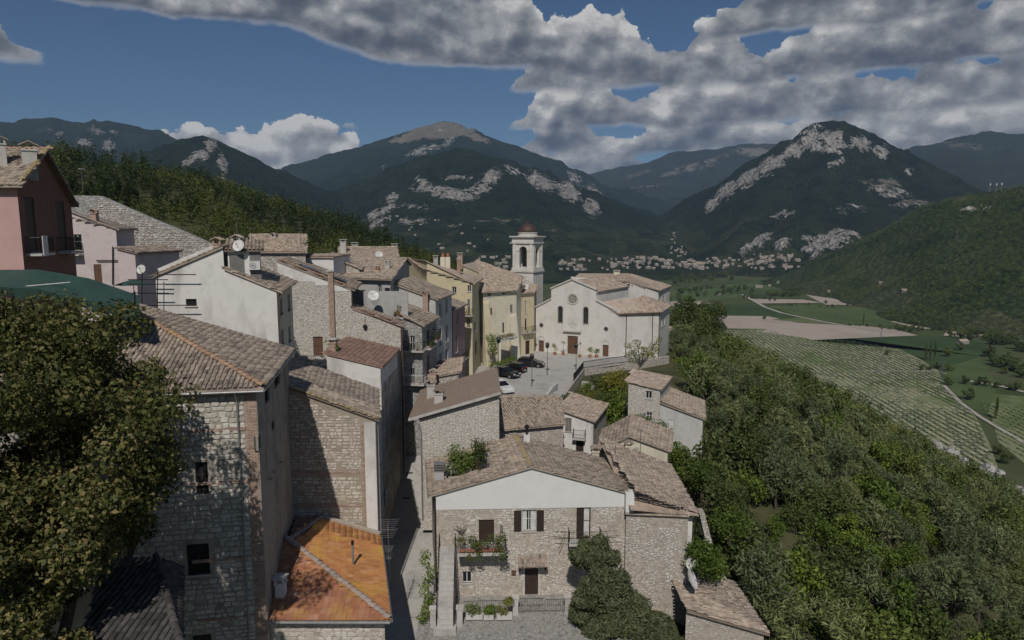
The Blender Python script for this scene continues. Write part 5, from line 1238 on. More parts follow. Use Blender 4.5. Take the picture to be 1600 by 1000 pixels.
# grey house above the lane
FL, FR = P(614,500,77), P(681,510,77); BR = P(706,500,84.5)
th = house('grey_house', 'tall grey rendered house with a side of shuttered windows over the lane', 'house', [FL, FR, BR, (FL.x+1.5,85)], -24, 'mr', (zz(443,77), zz(467,77)), 'light_grey_plaster', 'old_tile_b',
     [(1,686,475,690,497),(1,696,467,699,488),(1,686,513,690,540),(1,696,508,700,533),(1,686,552,690,572),(1,696,545,700,566),(1,697,577,701,590,'door')], .4, .2)
W_ = th_w[th][0]; MB().box((W_.px(628,470)[0],.004,zz(482,77)),(W_.px(638,470)[0],.04,zz(464,77)), W_.fr(0,0)).build('blind_window', MATS['pale_board'], th)
chimney(th, Vector((P(665,465,76.6).x, 76.5, zz(494,76.6))), .6, .6, zz(460,76.6)-zz(494,76.6), 'brick', 'tile')
dish('satellite_dish', 'white dish beside the brick chimney of the grey house', P(664,493,75.8), .42, Vector((-.1,-.9,.2)), P(664,500,76.2))
# balcony house in front of it
FL, FR = P(634,560,69.5), P(660,560,69.5); BR = P(683,560,76)
th = house('balcony_house', 'stone house with iron balconies full of plants over the lane', 'house', [(FL.x-1,70), FR, BR, (FL.x-1,77)], -24, 'mr', (zz(486,70), zz(506,70)), 'rubble_grey', 'old_tile',
     [(1,667,515,671,540,'door'),(1,676,510,679,530),(1,667,555,671,585,'door'),(0,640,525,648,548,'win'),(0,640,575,648,600,'win')], .4, .25)
W_ = th_w[th][1]; balcony(th, W_, .5, 2.6, zz(541,71.5), .8, plants=3); balcony(th, W_, 3.2, 5.4, zz(530,74), .8, plants=3); W_ = th_w[th][0]
balcony(th, W_, W_.L-2.0, W_.L+.4, zz(548,69), .9, plants=2); balcony(th, W_, W_.L-2.0, W_.L+.4, zz(600,69), .9, 'white_paint', plants=3)
plain_ = P(623,490,69)
th = thing('potted_yellow_plant', 'yellow green plant growing on the roof edge of the flue house', 'plant', P(622,492,67)); MB().lathe(P(622,494,67), [(.14,0),(.2,.3)], 8).build('pot', MATS['terracotta'], th)
leafy_part(th, [(P(624,482,67), (.3,.3,.45)), (P(621,489,67), (.25,.25,.3))], 90, .14, 'leaf_yellow', 'foliage')
# mauve house
FL, FR = P(700,560,87), P(708,560,85.5); BR = P(727,560,92)
th = house('mauve_house', 'slim mauve house with a long balcony slab', 'house', [(FL.x-1.5,87), FR, BR, (FL.x-1,93)], -24, 'mr', (zz(470,87), zz(481,87)), 'mauve_plaster', 'old_tile_b',
     [(1,712,490,715,508),(1,712,524,715,550),(1,712,572,716,590,'door')], .4, .25)
balcony(th, th_w[th][1], .8, 4.6, zz(560,88.5), 1.0, plants=2)
# yellow house
FL, FR = P(668,460,98), P(738,500,96); BR = P(751,500,106)
th = house('yellow_house', 'yellow house with balconies and a big tan roof in the middle', 'house', [FL, FR, BR, P(640,460,108)], -23, 'mr', (zz(408,98), zz(440,98)), 'yellow_plaster', 'pink_tile',
     [(0,706,448,713,458),(0,730,446,736,456),(0,730,468,734,490),(0,729,498,734,512),(1,741,503,744,518),(1,742,532,745,555,'door',{'smat':'brown_wood'})], .5, .25)
balcony(th, th_w[th][0], th_w[th][0].px(726,492)[0], th_w[th][0].L+.3, zz(492,96), 1.0, plants=3)
chimney(th, P(717,425,99.5), .5, .6, 1.6, 'brick', 'flat')
for u, v in ((692,405),(700,405)): chimney(th, P(u,v+6,103), .7, .7, .9, 'cream_plaster', 'pot')
# cream house with buttress
FL, FR = P(755,500,104), P(807,500,108); BR = P(816,500,114)
th = house('cream_house', 'cream house with two attic windows and a buttress facing the square', 'house', [FL, FR, BR, P(742,500,117)], -23, 'mf', (zz(455,105), zz(432,116)), 'cream_plaster', 'pink_tile',
     [(0,762,456,767,463),(0,785,454,789,461),(0,762,481,766,492,'shut'),(0,797,476,801,488,'closed',{'smat':'shutter_grey'}),(0,785,504,788,520,'door'),(3,746,505,750,518),(3,742,530,748,552,'door',{'smat':'brown_wood'})], .5, .3)
W_ = th_w[th][0]; s0_, s1_ = W_.px(795,520)[0], W_.px(806,520)[0]
mb = MB(); mb.add([W_.p(s0_,-23,.0), W_.p(s1_,-23,.0), W_.p(s1_,zz(490,107),.0), W_.p(s0_,zz(490,107),.0), W_.p(s0_-.4,-23,1.6), W_.p(s1_,-23,1.6), W_.p(s1_,zz(495,107),.25), W_.p(s0_,zz(495,107),.25)], [(4,5,6,7),(0,4,7,3),(1,2,6,5),(3,7,6,2)]); mb.build('buttress', MATS['cream_plaster'], th)
s0_, s1_ = W_.px(744,520)[0], W_.px(766,520)[0]
mb = MB(); mb.add([W_.p(.0,-23,.0), W_.p(1.6,-23,.0), W_.p(1.2,zz(470,104),.0), W_.p(.0,zz(470,104),.0), W_.p(-.2,-23,1.3), W_.p(1.9,-23,1.3), W_.p(1.0,zz(475,104),.15), W_.p(.0,zz(475,104),.15)], [(4,5,6,7),(0,4,7,3),(1,2,6,5),(3,7,6,2)]); mb.build('buttress', MATS['pale_yellow_plaster'], th)
# long cream wall house behind
FL, FR = P(724,440,112), P(790,470,118)
th = house('long_cream_house', 'long pale yellow house end with a row of chimneys on the ridge', 'house', [FL, FR, (FR.x+2,126), (FL.x+2,126)], -23, 'mr', (zz(415,112), zz(448,112)), 'pale_yellow_plaster', 'pink_tile', [(0,748,446,752,454),(0,742,455,745,462)], .3, .2)
chimney(th, P(681,411,110), .7, .7, .8, 'concrete', 'flat'); chimney(th, P(764,452,117), .7, .6, 1.6, 'concrete', 'tile'); chimney(th, P(719,412,113), .8, .8, 1.4, 'brick', 'flat')
# yellow house beside the church
FL, FR = P(806,520,112), P(834,520,115); BR = P(838,520,120)
th = house('small_yellow_house', 'narrow yellow house with arched door between cream house and church', 'house', [FL, FR, BR, P(806,520,122)], -23, 'mf', (zz(458,113), zz(447,120)), 'yellow_plaster', 'pink_tile',
     [(0,820,470,823,490),(0,808,473,810,484),(0,820,498,823,516,'door'),(0,821,532,828,557,'door',{'smat':'dark_wood'})], .4, .3)
W_ = th_w[th][0]; balcony(th, W_, W_.px(814,518)[0], W_.L-.1, zz(519,113.5), .8, plants=2); chimney(th, P(823,452,116)-Vector((0,0,.4)), .6, .6, 1.4, 'white_plaster', 'tile')
MB().slab([P(798,452,112)+Vector((0,0,.4)), P(818,455,112)+Vector((0,0,.4)), P(822,449,115)+Vector((0,0,.3)), P(800,447,115)+Vector((0,0,.3))], .1).build('pergola_roof', MATS['grey_metal'], th)
# ---------------------------------------------------------------- bell tower
c0 = P(833,470,124); a27 = R(27)
dF = Vector((-math.cos(a27), math.sin(a27))); dR = Vector((math.sin(a27), math.cos(a27))); wT = 4.3
A_ = c0.xy+dF*wT; Bq = c0.xy; Cq = c0.xy+dR*wT; Dq = A_+dR*wT
cx = (A_+Cq)/2
th = thing('bell_tower', 'white square bell tower with arched openings and small dark dome', 'tower', (cx.x, cx.y, -23))
fx, fy = (-dF).to_3d(), dR.to_3d(); fr = (Vector((cx.x, cx.y, 0)), fx, fy, Vector((0,0,1)))
hw = wT/2; zc1 = zz(426,124); zt_ = zz(381,124); zc2 = zz(370,124)
MB().box((-hw,-hw,-23),(hw,hw,zc1), fr).build('shaft', MATS['church_plaster'], th)
MB().box((-hw-.2,-hw-.2,zc1),(hw+.2,hw+.2,zc1+.35), fr).build('cornice', MATS['stone_trim'], th)
MB().box((-hw-.05,-hw-.05,zc1+.35),(hw+.05,hw+.05,zc1+.85), fr).build('parapet', MATS['church_plaster'], th)
# belfry: four walls with arched openings
def arch_wall(mb, W, z0, z1, s0, s1, zs, zb, dep):
    r = (s1-s0)/2; c = (s0+s1)/2; n = 8
    mb.poly([W.p(0,z0), W.p(s0,z0), W.p(s0,z1), W.p(0,z1)]); mb.poly([W.p(s1,z0), W.p(W.L,z0), W.p(W.L,z1), W.p(s1,z1)])
    if zb > z0: mb.poly([W.p(s0,z0), W.p(s1,z0), W.p(s1,zb), W.p(s0,zb)])
    pts = [(c-r*math.cos(math.pi*i/n), zs+r*math.sin(math.pi*i/n)) for i in range(n+1)]
    for (a, za), (b, zb2) in zip(pts[:-1], pts[1:]): mb.poly([W.p(a,za), W.p(b,zb2), W.p(b,z1), W.p(a,z1)]); mb.poly([W.p(a,za), W.p(a,za,-dep), W.p(b,zb2,-dep), W.p(b,zb2)])
    for s in (s0, s1): mb.poly([W.p(s,zb), W.p(s,zs), W.p(s,zs,-dep), W.p(s,zb,-dep)])
    mb.poly([W.p(s0,zb), W.p(s1,zb), W.p(s1,zb,-dep), W.p(s0,zb,-dep)])
def corner(k): return [Vector((cx.x,cx.y))+fx.xy*sx*k+fy.xy*sy*k for sx, sy in ((-1,-1),(1,-1),(1,1),(-1,1))]
mb = MB(); cs = corner(hw-.15); z0b = zc1+.85
for i in range(4):
    W_ = Wall(cs[i], cs[(i+1)%4]); arch_wall(mb, W_, z0b-.5, zt_, W_.L*.5-.78, W_.L*.5+.78, zz(392,124), zc1+.6, .5)
mb.poly([Vector((p.x,p.y,zt_-.02)) for p in cs]); mb.poly([Vector((p.x,p.y,z0b-.45)) for p in cs]); mb.build('belfry', MATS['church_plaster'], th)
mb = MB()
for i in range(4):
    W_ = Wall(cs[i], cs[(i+1)%4])
    for a, b in ((.05,.6),(W_.L-.6,W_.L-.05)): mb.box((a,.0,z0b),(b,.14,zt_-.1), W_.fr(0,0)); 
mb.build('pilaster', MATS['church_plaster'], th)
mb = MB()
for i in range(4):
    W_ = Wall(cs[i], cs[(i+1)%4])
    for a, b in ((.6,W_.L*.5-.78),(W_.L*.5+.78,W_.L-.6)): mb.box((a,.0,zz(393,124)),(b,.08,zz(392,124)+.12), W_.fr(0,0))
mb.build('impost', MATS['stone_trim'], th)
MB().box((-hw-.1,-hw-.1,zt_),(hw+.1,hw+.1,zt_+.3), fr).build('cornice', MATS['stone_trim'], th); MB().box((-hw-.02,-hw-.02,zt_+.3),(hw+.02,hw+.02,zc2-.1), fr).build('frieze', MATS['church_plaster'], th)
MB().box((-hw-.4,-hw-.4,zc2-.1),(hw+.4,hw+.4,zc2+.12), fr).build('cornice', MATS['stone_trim'], th)
zD = zc2+.12; rD = 1.75
MB().lathe((cx.x,cx.y,zD), [(rD+.15,0),(rD+.15,.12),(rD,.15),(rD,.55),(rD+.12,.6),(rD+.12,.7)], 20).build('drum', MATS['stone_trim'], th)
MB().lathe((cx.x,cx.y,zD+.7), [(rD*math.cos(t), rD*.92*math.sin(t)) for t in np.linspace(0, 1.45, 9)]+[(.12,rD*.92+.1),(.1,rD*.92+.35),(.02,rD*.92+.5)], 24).build('dome', MATS['dome_copper'], th, True)
m = MB(); zt2 = zD+.7+rD*.92+.5; m.tube((cx.x,cx.y,zt2-.1),(cx.x,cx.y,zt2+.9),.03).tube((cx.x-.25,cx.y,zt2+.6),(cx.x+.25,cx.y,zt2+.6),.03); m.build('cross', MATS['iron'], th)
MB().lathe((cx.x,cx.y,zc1+1.2), [(.55,0),(.5,.1),(.36,.5),(.3,.8),(.1,.95)], 14).build('bell', MATS['bronze'], th, True)
# clock face on the shaft
W_ = Wall(corner(hw)[0], corner(hw)[1]); mb = MB(); cc = W_.p(W_.L*.46, zz(439,124), .02)
for i in range(24): a, b = 2*math.pi*i/24, 2*math.pi*(i+1)/24; mb.tube(cc+W_.d*.85*math.cos(a)+Vector((0,0,.85*math.sin(a))), cc+W_.d*.85*math.cos(b)+Vector((0,0,.85*math.sin(b))), .035, .035, 4)
mb.build('clock_ring', MATS['stone_trim'], th)
# ---------------------------------------------------------------- church
FRc_ = P(967,560,111.0); FLc_ = P(837,550,117.0); W0 = Wall(FLc_.xy, FRc_.xy)
rdir = Vector((.55, .835)); BRc_ = P(1030,560,111.0).xy
ln = 25.0; BRc_ = FRc_.xy+rdir*ln; BLc_ = FLc_.xy+rdir*ln
th = thing('church', 'cream church with gabled front, rose window and tiled aisle roofs', 'church', ((FLc_.x+BRc_.x)/2, 126, -23))
def SZ(u, v): return W0.px(u, v)
prof = [SZ(837,480), SZ(861,468), SZ(861.4,451), SZ(894,437), SZ(931.6,453), SZ(932,470), SZ(967,489)]
prof[0] = (0, prof[0][1]); prof[-1] = (W0.L, prof[-1][1])
holes = [W0.hole(887,525,903,554.5), W0.hole(842,532,850,551), W0.hole(942,539,951,558.5), W0.hole(872,482,879.5,504), W0.hole(911.5,483.5,919.5,506)]
mb = MB(); wall_mesh(mb, W0, -23, prof, holes, .35); w0 = mb.build('wall', MATS['church_plaster'], th)
for h in holes[:3]:
    window(th, W0, h, 'door_s', smat='brown_wood'); 
for h in holes[1:3]:   # lunette arches over the side doors
    c = (h[0]+h[1])/2; r = (h[1]-h[0])/2+.1; mb = MB()
    for i in range(8): a, b = math.pi*i/8, math.pi*(i+1)/8; mb.tube(W0.p(c+r*math.cos(a), h[3]+.2+r*math.sin(a), .02), W0.p(c+r*math.cos(b), h[3]+.2+r*math.sin(b), .02), .07, .07, 5)
    mb.build('lunette', MATS['stone_trim'], th)
for h in holes[3:]:
    o = window(th, W0, h, 'lead', 'iron'); c = (h[0]+h[1])/2; r = (h[1]-h[0])/2; mb = MB()
    mb.add([W0.p(c, h[3]-.01, .012)]+[W0.p(c+r*math.cos(math.pi*i/10), h[3]-.01+r*math.sin(math.pi*i/10), .012) for i in range(11)], [(0,i+1,i+2) for i in range(10)]); mb.build('arched_head', MATS['lead_glass'], o)
    mb = MB()
    for i in range(10): a, b = math.pi*i/10, math.pi*(i+1)/10; mb.tube(W0.p(c+(r+.07)*math.cos(a), h[3]+(r+.07)*math.sin(a), .02), W0.p(c+(r+.07)*math.cos(b), h[3]+(r+.07)*math.sin(b), .02), .08, .08, 5)
    for s in (h[0]-.07, h[1]+.07): mb.tube(W0.p(s,h[2],.02), W0.p(s,h[3],.02), .08, .08, 5)
    mb.build('arch_moulding', MATS['stone_trim'], o)
# rose window
s_, z_ = SZ(895,467); c = W0.p(s_, z_, 0); up = Vector((0,0,1))
def ring(mb, r, t, o, n=28):
    for i in range(n): a, b = 2*math.pi*i/n, 2*math.pi*(i+1)/n; mb.tube(c+W0.n*o+W0.d*r*math.cos(a)+up*r*math.sin(a), c+W0.n*o+W0.d*r*math.cos(b)+up*r*math.sin(b), t, t, 5, False)
mb = MB(); ring(mb, .92, .10, .03); ring(mb, .78, .05, .05); ring(mb, .2, .05, .05); ro = mb.build('rose_window', MATS['stone_trim'], th)
mb = MB(); mb.add([c+W0.n*.012]+[c+W0.n*.012+W0.d*.85*math.cos(2*math.pi*i/24)+up*.85*math.sin(2*math.pi*i/24) for i in range(24)], [(0,1+i,1+(i+1)%24) for i in range(24)]); mb.build('rose_glass', MATS['lead_glass'], ro)
for i in range(12):
    a = 2*math.pi*i/12; MB().tube(c+W0.n*.05+W0.d*.2*math.cos(a)+up*.2*math.sin(a), c+W0.n*.05+W0.d*.78*math.cos(a)+up*.78*math.sin(a), .035, .075, 5).build('spoke', MATS['cream_plaster'], ro)
for u, v in ((846,508),(947,514)):
    s2, z2 = SZ(u, v); c2 = W0.p(s2, z2, 0); mb = MB()
    mb.add([c2+W0.n*.012]+[c2+W0.n*.012+W0.d*.36*math.cos(2*math.pi*i/16)+up*.36*math.sin(2*math.pi*i/16) for i in range(16)], [(0,1+i,1+(i+1)%16) for i in range(16)]); o = mb.build('oculus', MATS['lead_glass'], th)
    mb = MB()
    for i in range(16): a, b = 2*math.pi*i/16, 2*math.pi*(i+1)/16; mb.tube(c2+W0.n*.03+W0.d*.4*math.cos(a)+up*.4*math.sin(a), c2+W0.n*.03+W0.d*.4*math.cos(b)+up*.4*math.sin(b), .06, .06, 5)
    mb.build('oculus_rim', MATS['stone_trim'], o)
h = holes[0]; MB().box((h[0]-.7,.0,h[3]+.75),(h[1]+.6,.45,h[3]+1.05), W0.fr(0,0)).build('door_cornice', MATS['stone_trim'], th)
# star of wire above the door
s_, z_ = SZ(895,508); mb = MB(); pts = [W0.p(s_+.85*math.sin(2*math.pi*2*i/5), z_+.85*math.cos(2*math.pi*2*i/5), .12) for i in range(6)]; mb.path(pts, .008, 4); mb.build('wire_star', MATS['iron'], th)
# cornices along the gable line
for k, (a, b) in enumerate(zip(prof[:-1], prof[1:])):
    if abs(b[0]-a[0]) < .3: continue
    d = Vector((b[0]-a[0], 0, b[1]-a[1])); L = d.length; ang = math.atan2(d.z, d.x); ca, sa = math.cos(ang), math.sin(ang)
    fr = (W0.p(a[0], a[1]), W0.d*ca+up*sa, W0.n, up*ca-W0.d*sa); MB().box((-.1,-.5,0.0),(L+.1,.22,.2), fr).build('gable_cornice', MATS['stone_trim'], th)
# flank and rear
zS = prof[-1][1]
kf, kg = P(1029,560,113.4).xy, P(1044,560,123.5).xy
Wr = Wall(FRc_.xy, kf); mb = MB(); wall_mesh(mb, Wr, -27, [(0,zS),(Wr.L,zS)], []); Wr2 = Wall(kf, kg); hq = [Wr2.hole(1032,500,1034,510), Wr2.hole(1036.5,498,1038.5,508)]; wall_mesh(mb, Wr2, -27, [(0,zS),(Wr2.L,zS)], hq); mb.build('side_wall', MATS['church_plaster'], th)
for h in hq: window(th, Wr2, h, 'win', 'dark_wood')
Wl = Wall(BLc_, FLc_.xy); mb = MB(); wall_mesh(mb, Wl, -23, [(0,prof[0][1]),(Wl.L,prof[0][1])], []); mb.build('side_wall', MATS['church_plaster'], th)
r3 = Vector((rdir.x, rdir.y, 0))
nl = 13.0
pA, pB, pC, pD = [W0.p(*q) for q in (prof[2], prof[3], prof[4], prof[5])]
dz = Vector((0,0,-.25))
tA = Vector((*P(1007,466,119.5).xy, pD.z+.1)); fA, kA, gA = W0.p(W0.L-.1,zS-.12)+Vector((0,-.35,0)), Vector((kf.x+.3,kf.y-.35,zS-.12)), Vector((kg.x+.4,kg.y,zS-.12))
roof_plane(th, [fA, kA, tA, pD+dz+r3*.3], 'pink_tile', .34, .5, 3)       # right aisle
roof_plane(th, [kA, gA, tA], 'pink_tile', .34, .5, 3); ridge_caps(th, kA+up*.1, tA+up*.1, 'pink_tile')
roof_plane(th, [pC+r3*.3+dz+(pC-pB)*.06, pC+r3*nl+dz+(pC-pB)*.06, pB+r3*nl+dz, pB+r3*.3+dz], 'pink_tile', .34, .5, 3)               # nave right
roof_plane(th, [pA+r3*nl+dz, pA+r3*.3+dz, pB+r3*.3+dz, pB+r3*nl+dz], 'pink_tile', .34, .5, 3)                                          # nave left
roof_plane(th, [W0.p(-.3,prof[0][1]-.1)+r3*(ln-5), W0.p(-.3,prof[0][1]-.1)+r3*.3, W0.p(*prof[1])+r3*.3+dz, W0.p(*prof[1])+r3*(ln-5)+dz], 'pink_tile', .34, .5, 3)
mb = MB(); 
for p, q_ in ((pC, pD), (pA, W0.p(*prof[1]))): mb.poly([q_+r3*.3-up*.4, p+r3*.3-up*.3, p+r3*nl-up*.3, q_+r3*nl-up*.4])
mb.build('clerestory', MATS['church_plaster'], th)
# tall choir block behind
cA = pC+r3*nl-W0.d*5.4; wB = 11.6
zb0, zb1 = zz(455,130), zz(431,138)
k0 = P(984,470,127.5).xy; k1 = P(1028,470,129.5).xy; k2 = P(1046,470,138).xy; k3 = P(900,470,142).xy; k4 = P(892,450,133).xy
W1, W2 = Wall(k0, k1), Wall(k1, k2); mb = MB()
zk0, zk1 = zz(441,127.5), zz(454,129.5)
wall_mesh(mb, W1, -26, [(0,zk0),(W1.L,zk1)], []); wall_mesh(mb, W2, -26, [(0,zk1),(W2.L,zz(447,138))], [W2.hole(1031,462,1033,470), W2.hole(1036,462,1038,470)])
wall_mesh(mb, Wall(k2,k3), -26, [(0,zz(447,138)),(30,zz(430,140))], []); wall_mesh(mb, Wall(k4,k0), -23, [(0,zz(432,133)),(Wall(k4,k0).L,zk0)], []); mb.build('choir_wall', MATS['church_plaster'], th)
for h in (W2.hole(1031,462,1033,470), W2.hole(1036,462,1038,470)): window(th, W2, h, 'win', 'dark_wood')
a, b, c3, d3 = Vector((*k1,zk1)), Vector((*k2,zz(447,138))), Vector((*P(985,428,141).xy, zz(428,141))), Vector((*k0,zk0))
roof_plane(th, [a+Vector((.4,-.2,.0)), b+Vector((.4,.2,.0)), c3, d3-Vector((.3,.2,0))+Vector((0,0,.1))], 'pink_tile', .34, .5, 3)
e5 = Vector((*P(888,441,131).xy, zz(441,131))); f5 = Vector((*P(905,427,142).xy, zz(427,142)))
roof_plane(th, [e5, d3+Vector((-.2,.0,.15)), c3+Vector((0,0,.05)), f5], 'pink_tile', .34, .5, 3, jit=3.0)
for s in (Wr.px(978,520)[0], Wr.px(1019,520)[0], Wr.L-.1): downpipe(th, [Wr.p(s,zS-.2,.08), Wr.p(s,-25,.08)], 'copper_pipe', .07)
gutter(th, fA-up*.1, kA-up*.1, 'copper_pipe', .09)
chimney(th, P(963,432,140), 1.2, 1.0, .9, 'cream_plaster', 'flat')
# small house behind the church, right
th = house('terrace_house', 'small stone house half hidden behind the church flank', 'house', [P(1046,540,135), P(1062,540,135), P(1064,540,141), P(1048,540,141)], -29, 'mr', (zz(518,135), zz(524,135)), 'rubble_wall', 'pink_tile', [], .3, .2)
# ================================================================ RIGHT FOREGROUND
# brown roof house
FL, FR = P(657,700,57), P(780,700,57); BR = P(776,650,67)
zl, zr = zz(650,57)-.25, zz(613,57)-.25
th = house('brown_roof_house', 'stone house with smooth brown roof and two tiled chimneys', 'house', [FL, FR, (FR.x-.6,67), (FL.x-.4,67)], -26, 'mr', (zl, zr), 'rubble_pale', 'brown_roof', [], .1, .1, caps=False, tw=50, tl=50)
e0, e1 = Vector((P(638,654,56.7).x, 56.6, zz(654,56.7))), Vector((P(638,654,56.7).x-.4, 67.2, zz(654,56.7)))
r0, r1 = Vector((P(780,612,56.7).x+.15, 56.6, zz(612,56.7))), Vector((P(780,612,56.7).x-.4, 67.2, zz(612,56.7)))
o = MB().slab([e0, r0, r1, e1], .12).build('roof_sheet', MATS['brown_roof'], th)
mb = MB()
for i in range(24):
    a, b = lerp(e0, r0, (i+.5)/24), lerp(e1, r1, (i+.5)/24); mb.tube(a+Vector((0,0,.02)), b+Vector((0,0,.02)), .025, .025, 4)
mb.build('seams', MATS['brown_roof'], o)['kind'] = 'stuff'
MB().box((0,-.06,-.2),((r0-e0).length,.02,.03), (e0, (r0-e0).normalized(), Vector((0,1,0)), (r0-e0).normalized().cross(Vector((0,1,0))))).build('verge_board', MATS['concrete'], th)
pz_ = lambda x, y: float(np.interp(x, [e0.x, r0.x], [e0.z, r0.z]))
for (u, v, Y, h) in ((674,622,62.5,1.2),(686,634,59.5,.75)): 
    x = P(u, v, Y).x; chimney(th, Vector((x, Y, pz_(x, Y))), .75, .65, h, 'concrete', 'tile')
downpipe(th, [e0+Vector((.1,.3,-.15)), e0+Vector((.9,.3,-.5)), Vector((FL.x+.1, 56.9, zl-1.2)), Vector((FL.x+.1,56.9,-25))], 'zinc', .06)
# small roof piece behind it
th = house('lane_house', 'little house with worn tan roof behind the brown roof', 'house', [P(672,585,70), P(716,585,70), P(722,585,78), P(680,585,78)], -24, 'mr', (zz(590,70), zz(582,70)), 'rubble_wall', 'pink_tile', [], .3, .2)
chimney(th, P(677,590,69)-Vector((0,0,.2)), .6, .6, .6, 'brick', 'tile')
# ---- main house with white gable
Yg = 48.5
FL, FR = P(680,850,Yg), P(976,850,Yg+.6)
W0 = Wall(FL.xy, FR.xy); back = Vector((-1.1, 7.4))
th = thing('gable_house', 'big stone house with white gable, dark shutters and flowered balcony', 'house', ((FL.x+FR.x)/2, 52, -28.5))
apx_s, apx_z = W0.px(830,729); zl = W0.px(680,772)[1]; zr = W0.px(976,768)[1]
hd = [(W0.hole(748,812,772,848),'door'), (W0.hole(815,797,838,830),'shut'), (W0.hole(901,793,923,842),'half'), (W0.hole(820,882,841,931),'door_s'), (W0.hole(722,893,737,911),'win')]
mb = MB(); zw = W0.px(830,794)[1]
wall_mesh(mb, W0, -28.5, [(0,zw),(W0.L,zw+.05)], [h for h,_ in hd]); wall_mesh(mb, Wall(FR.xy, FR.xy+back), -28.5, [(0,zr),(99,zr)], []); wall_mesh(mb, Wall(FR.xy+back, FL.xy+back), -28.5, [(0,zr),(W0.L-apx_s,apx_z),(W0.L,zl)], []); wall_mesh(mb, Wall(FL.xy+back, FL.xy), -28.5, [(0,zl),(99,zl)], [])
w0 = mb.build('wall', MATS['rubble_smear'], th)
stone_facing(w0, W0, lambda s: zw-.05, -27.4, .1, W0.L-.1, 'facing_stone', (.11,.2), (.16,.38), 260, [(h[0]-.75 if k == 'shut' else h[0]-.1, h[1]+(.75 if k == 'shut' else .1), h[2]-.1, h[3]+.15) for h, k in hd], .42, (.008,.022), gap=.04)
mb = MB(); wall_mesh(mb, Wall(W0.p(0,0,.03).xy, W0.p(W0.L,0,.03).xy), zw, [(0,zl),(apx_s,apx_z),(W0.L,zr)], []); mb.poly([W0.p(0,zw,.03), W0.p(0,zw,0), W0.p(W0.L,zw,0), W0.p(W0.L,zw,.03)]); mb.build('white_gable', MATS['gable_white'], th)
for h, k in hd: window(th, W0, h, k, 'white_paint' if k != 'half' else 'dark_wood', 'shutter_brown' if not k.startswith('door') else 'dark_wood')
h = hd[1][0]
for s0, s1 in ((h[0]+.08, h[0]+.4), (h[1]-.42, h[1]-.08)): MB().box((s0,-.16,h[2]+.08),(s1,-.15,h[3]-.05), W0.fr(0,0)).build('curtain', MATS['curtain'], th)
h = hd[2][0]; MB().box(((h[0]+h[1])/2+.05,-.16,h[2]+.15),(h[1]-.08,-.15,h[3]-.08), W0.fr(0,0)).build('curtain', MATS['curtain'], th)
# roof, with the planted terrace cut into its left side
Lf, Lb = W0.p(0,zl), W0.p(0,zl)+back.to_3d(); Rf, Rb = W0.p(W0.L,zr), W0.p(W0.L,zr)+back.to_3d(); Af, Ab = W0.p(apx_s,apx_z), P(797,673,56.2); Ab = Vector((W0.p(apx_s,0).x+back.x*1.05, 56.2, apx_z))
# terrace opening, in metres along the slope
def cut(C_, R_, o, u, v):
    X = o.x+u.x*C_+v.x*(R_+.2); Y = o.y+u.y*C_+v.y*(R_+.2)
    return (X > TX0)&(X < TX1)&(Y > TY0)&(Y < TY1)
TX0, TX1, TY0, TY1 = P(694,740,51.5).x, P(766,740,53).x, 50.6, 54.6
pl = ext([Lb, Lf, Af, Ab], .45, .22)
u_, v_, n_ = frame2(pl)
def onroof(x, y): return pl[0].z-((x-pl[0].x)*n_.x+(y-pl[0].y)*n_.y)/n_.z
# deck in four strips round the opening
def zp_(x, y): return Vector((x, y, onroof(x, y)))
outer = pl; q4 = [zp_(TX0,TY0), zp_(TX1,TY0), zp_(TX1,TY1), zp_(TX0,TY1)]
mb = MB(); e_b, e_f, r_f, r_b = pl
for quad in ([e_f, r_f, q4[1], q4[0]], [r_f, r_b, q4[2], q4[1]], [r_b, e_b, q4[3], q4[2]], [e_b, e_f, q4[0], q4[3]]): mb.slab(quad, .12)
rf_ = mb.build('roof', MATS['old_tile_b'], th)
def just_tiles(parent, pts, mat, w, l, seg, skip, jit=1.3):
    tmp = roof_plane(th, pts, mat, w, l, seg, 0, .005, skip, jit); 
    for c in list(tmp.children): c.parent = parent
    me = tmp.data; ORG.pop(tmp); bpy.data.objects.remove(tmp); bpy.data.meshes.remove(me)
just_tiles(rf_, pl, 'old_tile_b', .24, .36, 4, cut)
roof_plane(th, ext([Rf, Rb, Ab, Af], .45, .22), 'old_tile_b', .24, .36, 4, 0, jit=1.3)
ridge_caps(th, Af+Vector((0,-.25,.12)), Ab+Vector((0,0,.12)), 'lichen_tile', .32, .4)
tb = MB().box((TX0,TY0,onroof(TX0,TY0)-1.5),(TX1,TY1,onroof(TX0,TY0)-1.1)).build('terrace_floor', MATS['concrete'], th)
mb = MB()
mb.poly([Vector((TX1,TY0,-20)), Vector((TX1,TY1,-20)), q4[2], q4[1]]); mb.poly([Vector((TX0,TY1,-20)), Vector((TX1,TY1,-20)), q4[2], q4[3]]); mb.poly([Vector((TX0,TY0,-20)), Vector((TX0,TY1,-20)), q4[3], q4[0]]); mb.poly([Vector((TX0,TY0,-20)), Vector((TX1,TY0,-20)), q4[1], q4[0]])
mb.build('terrace_wall', MATS['grey_plaster'], th)
zt_ = onroof(TX0,TY0)-1.1
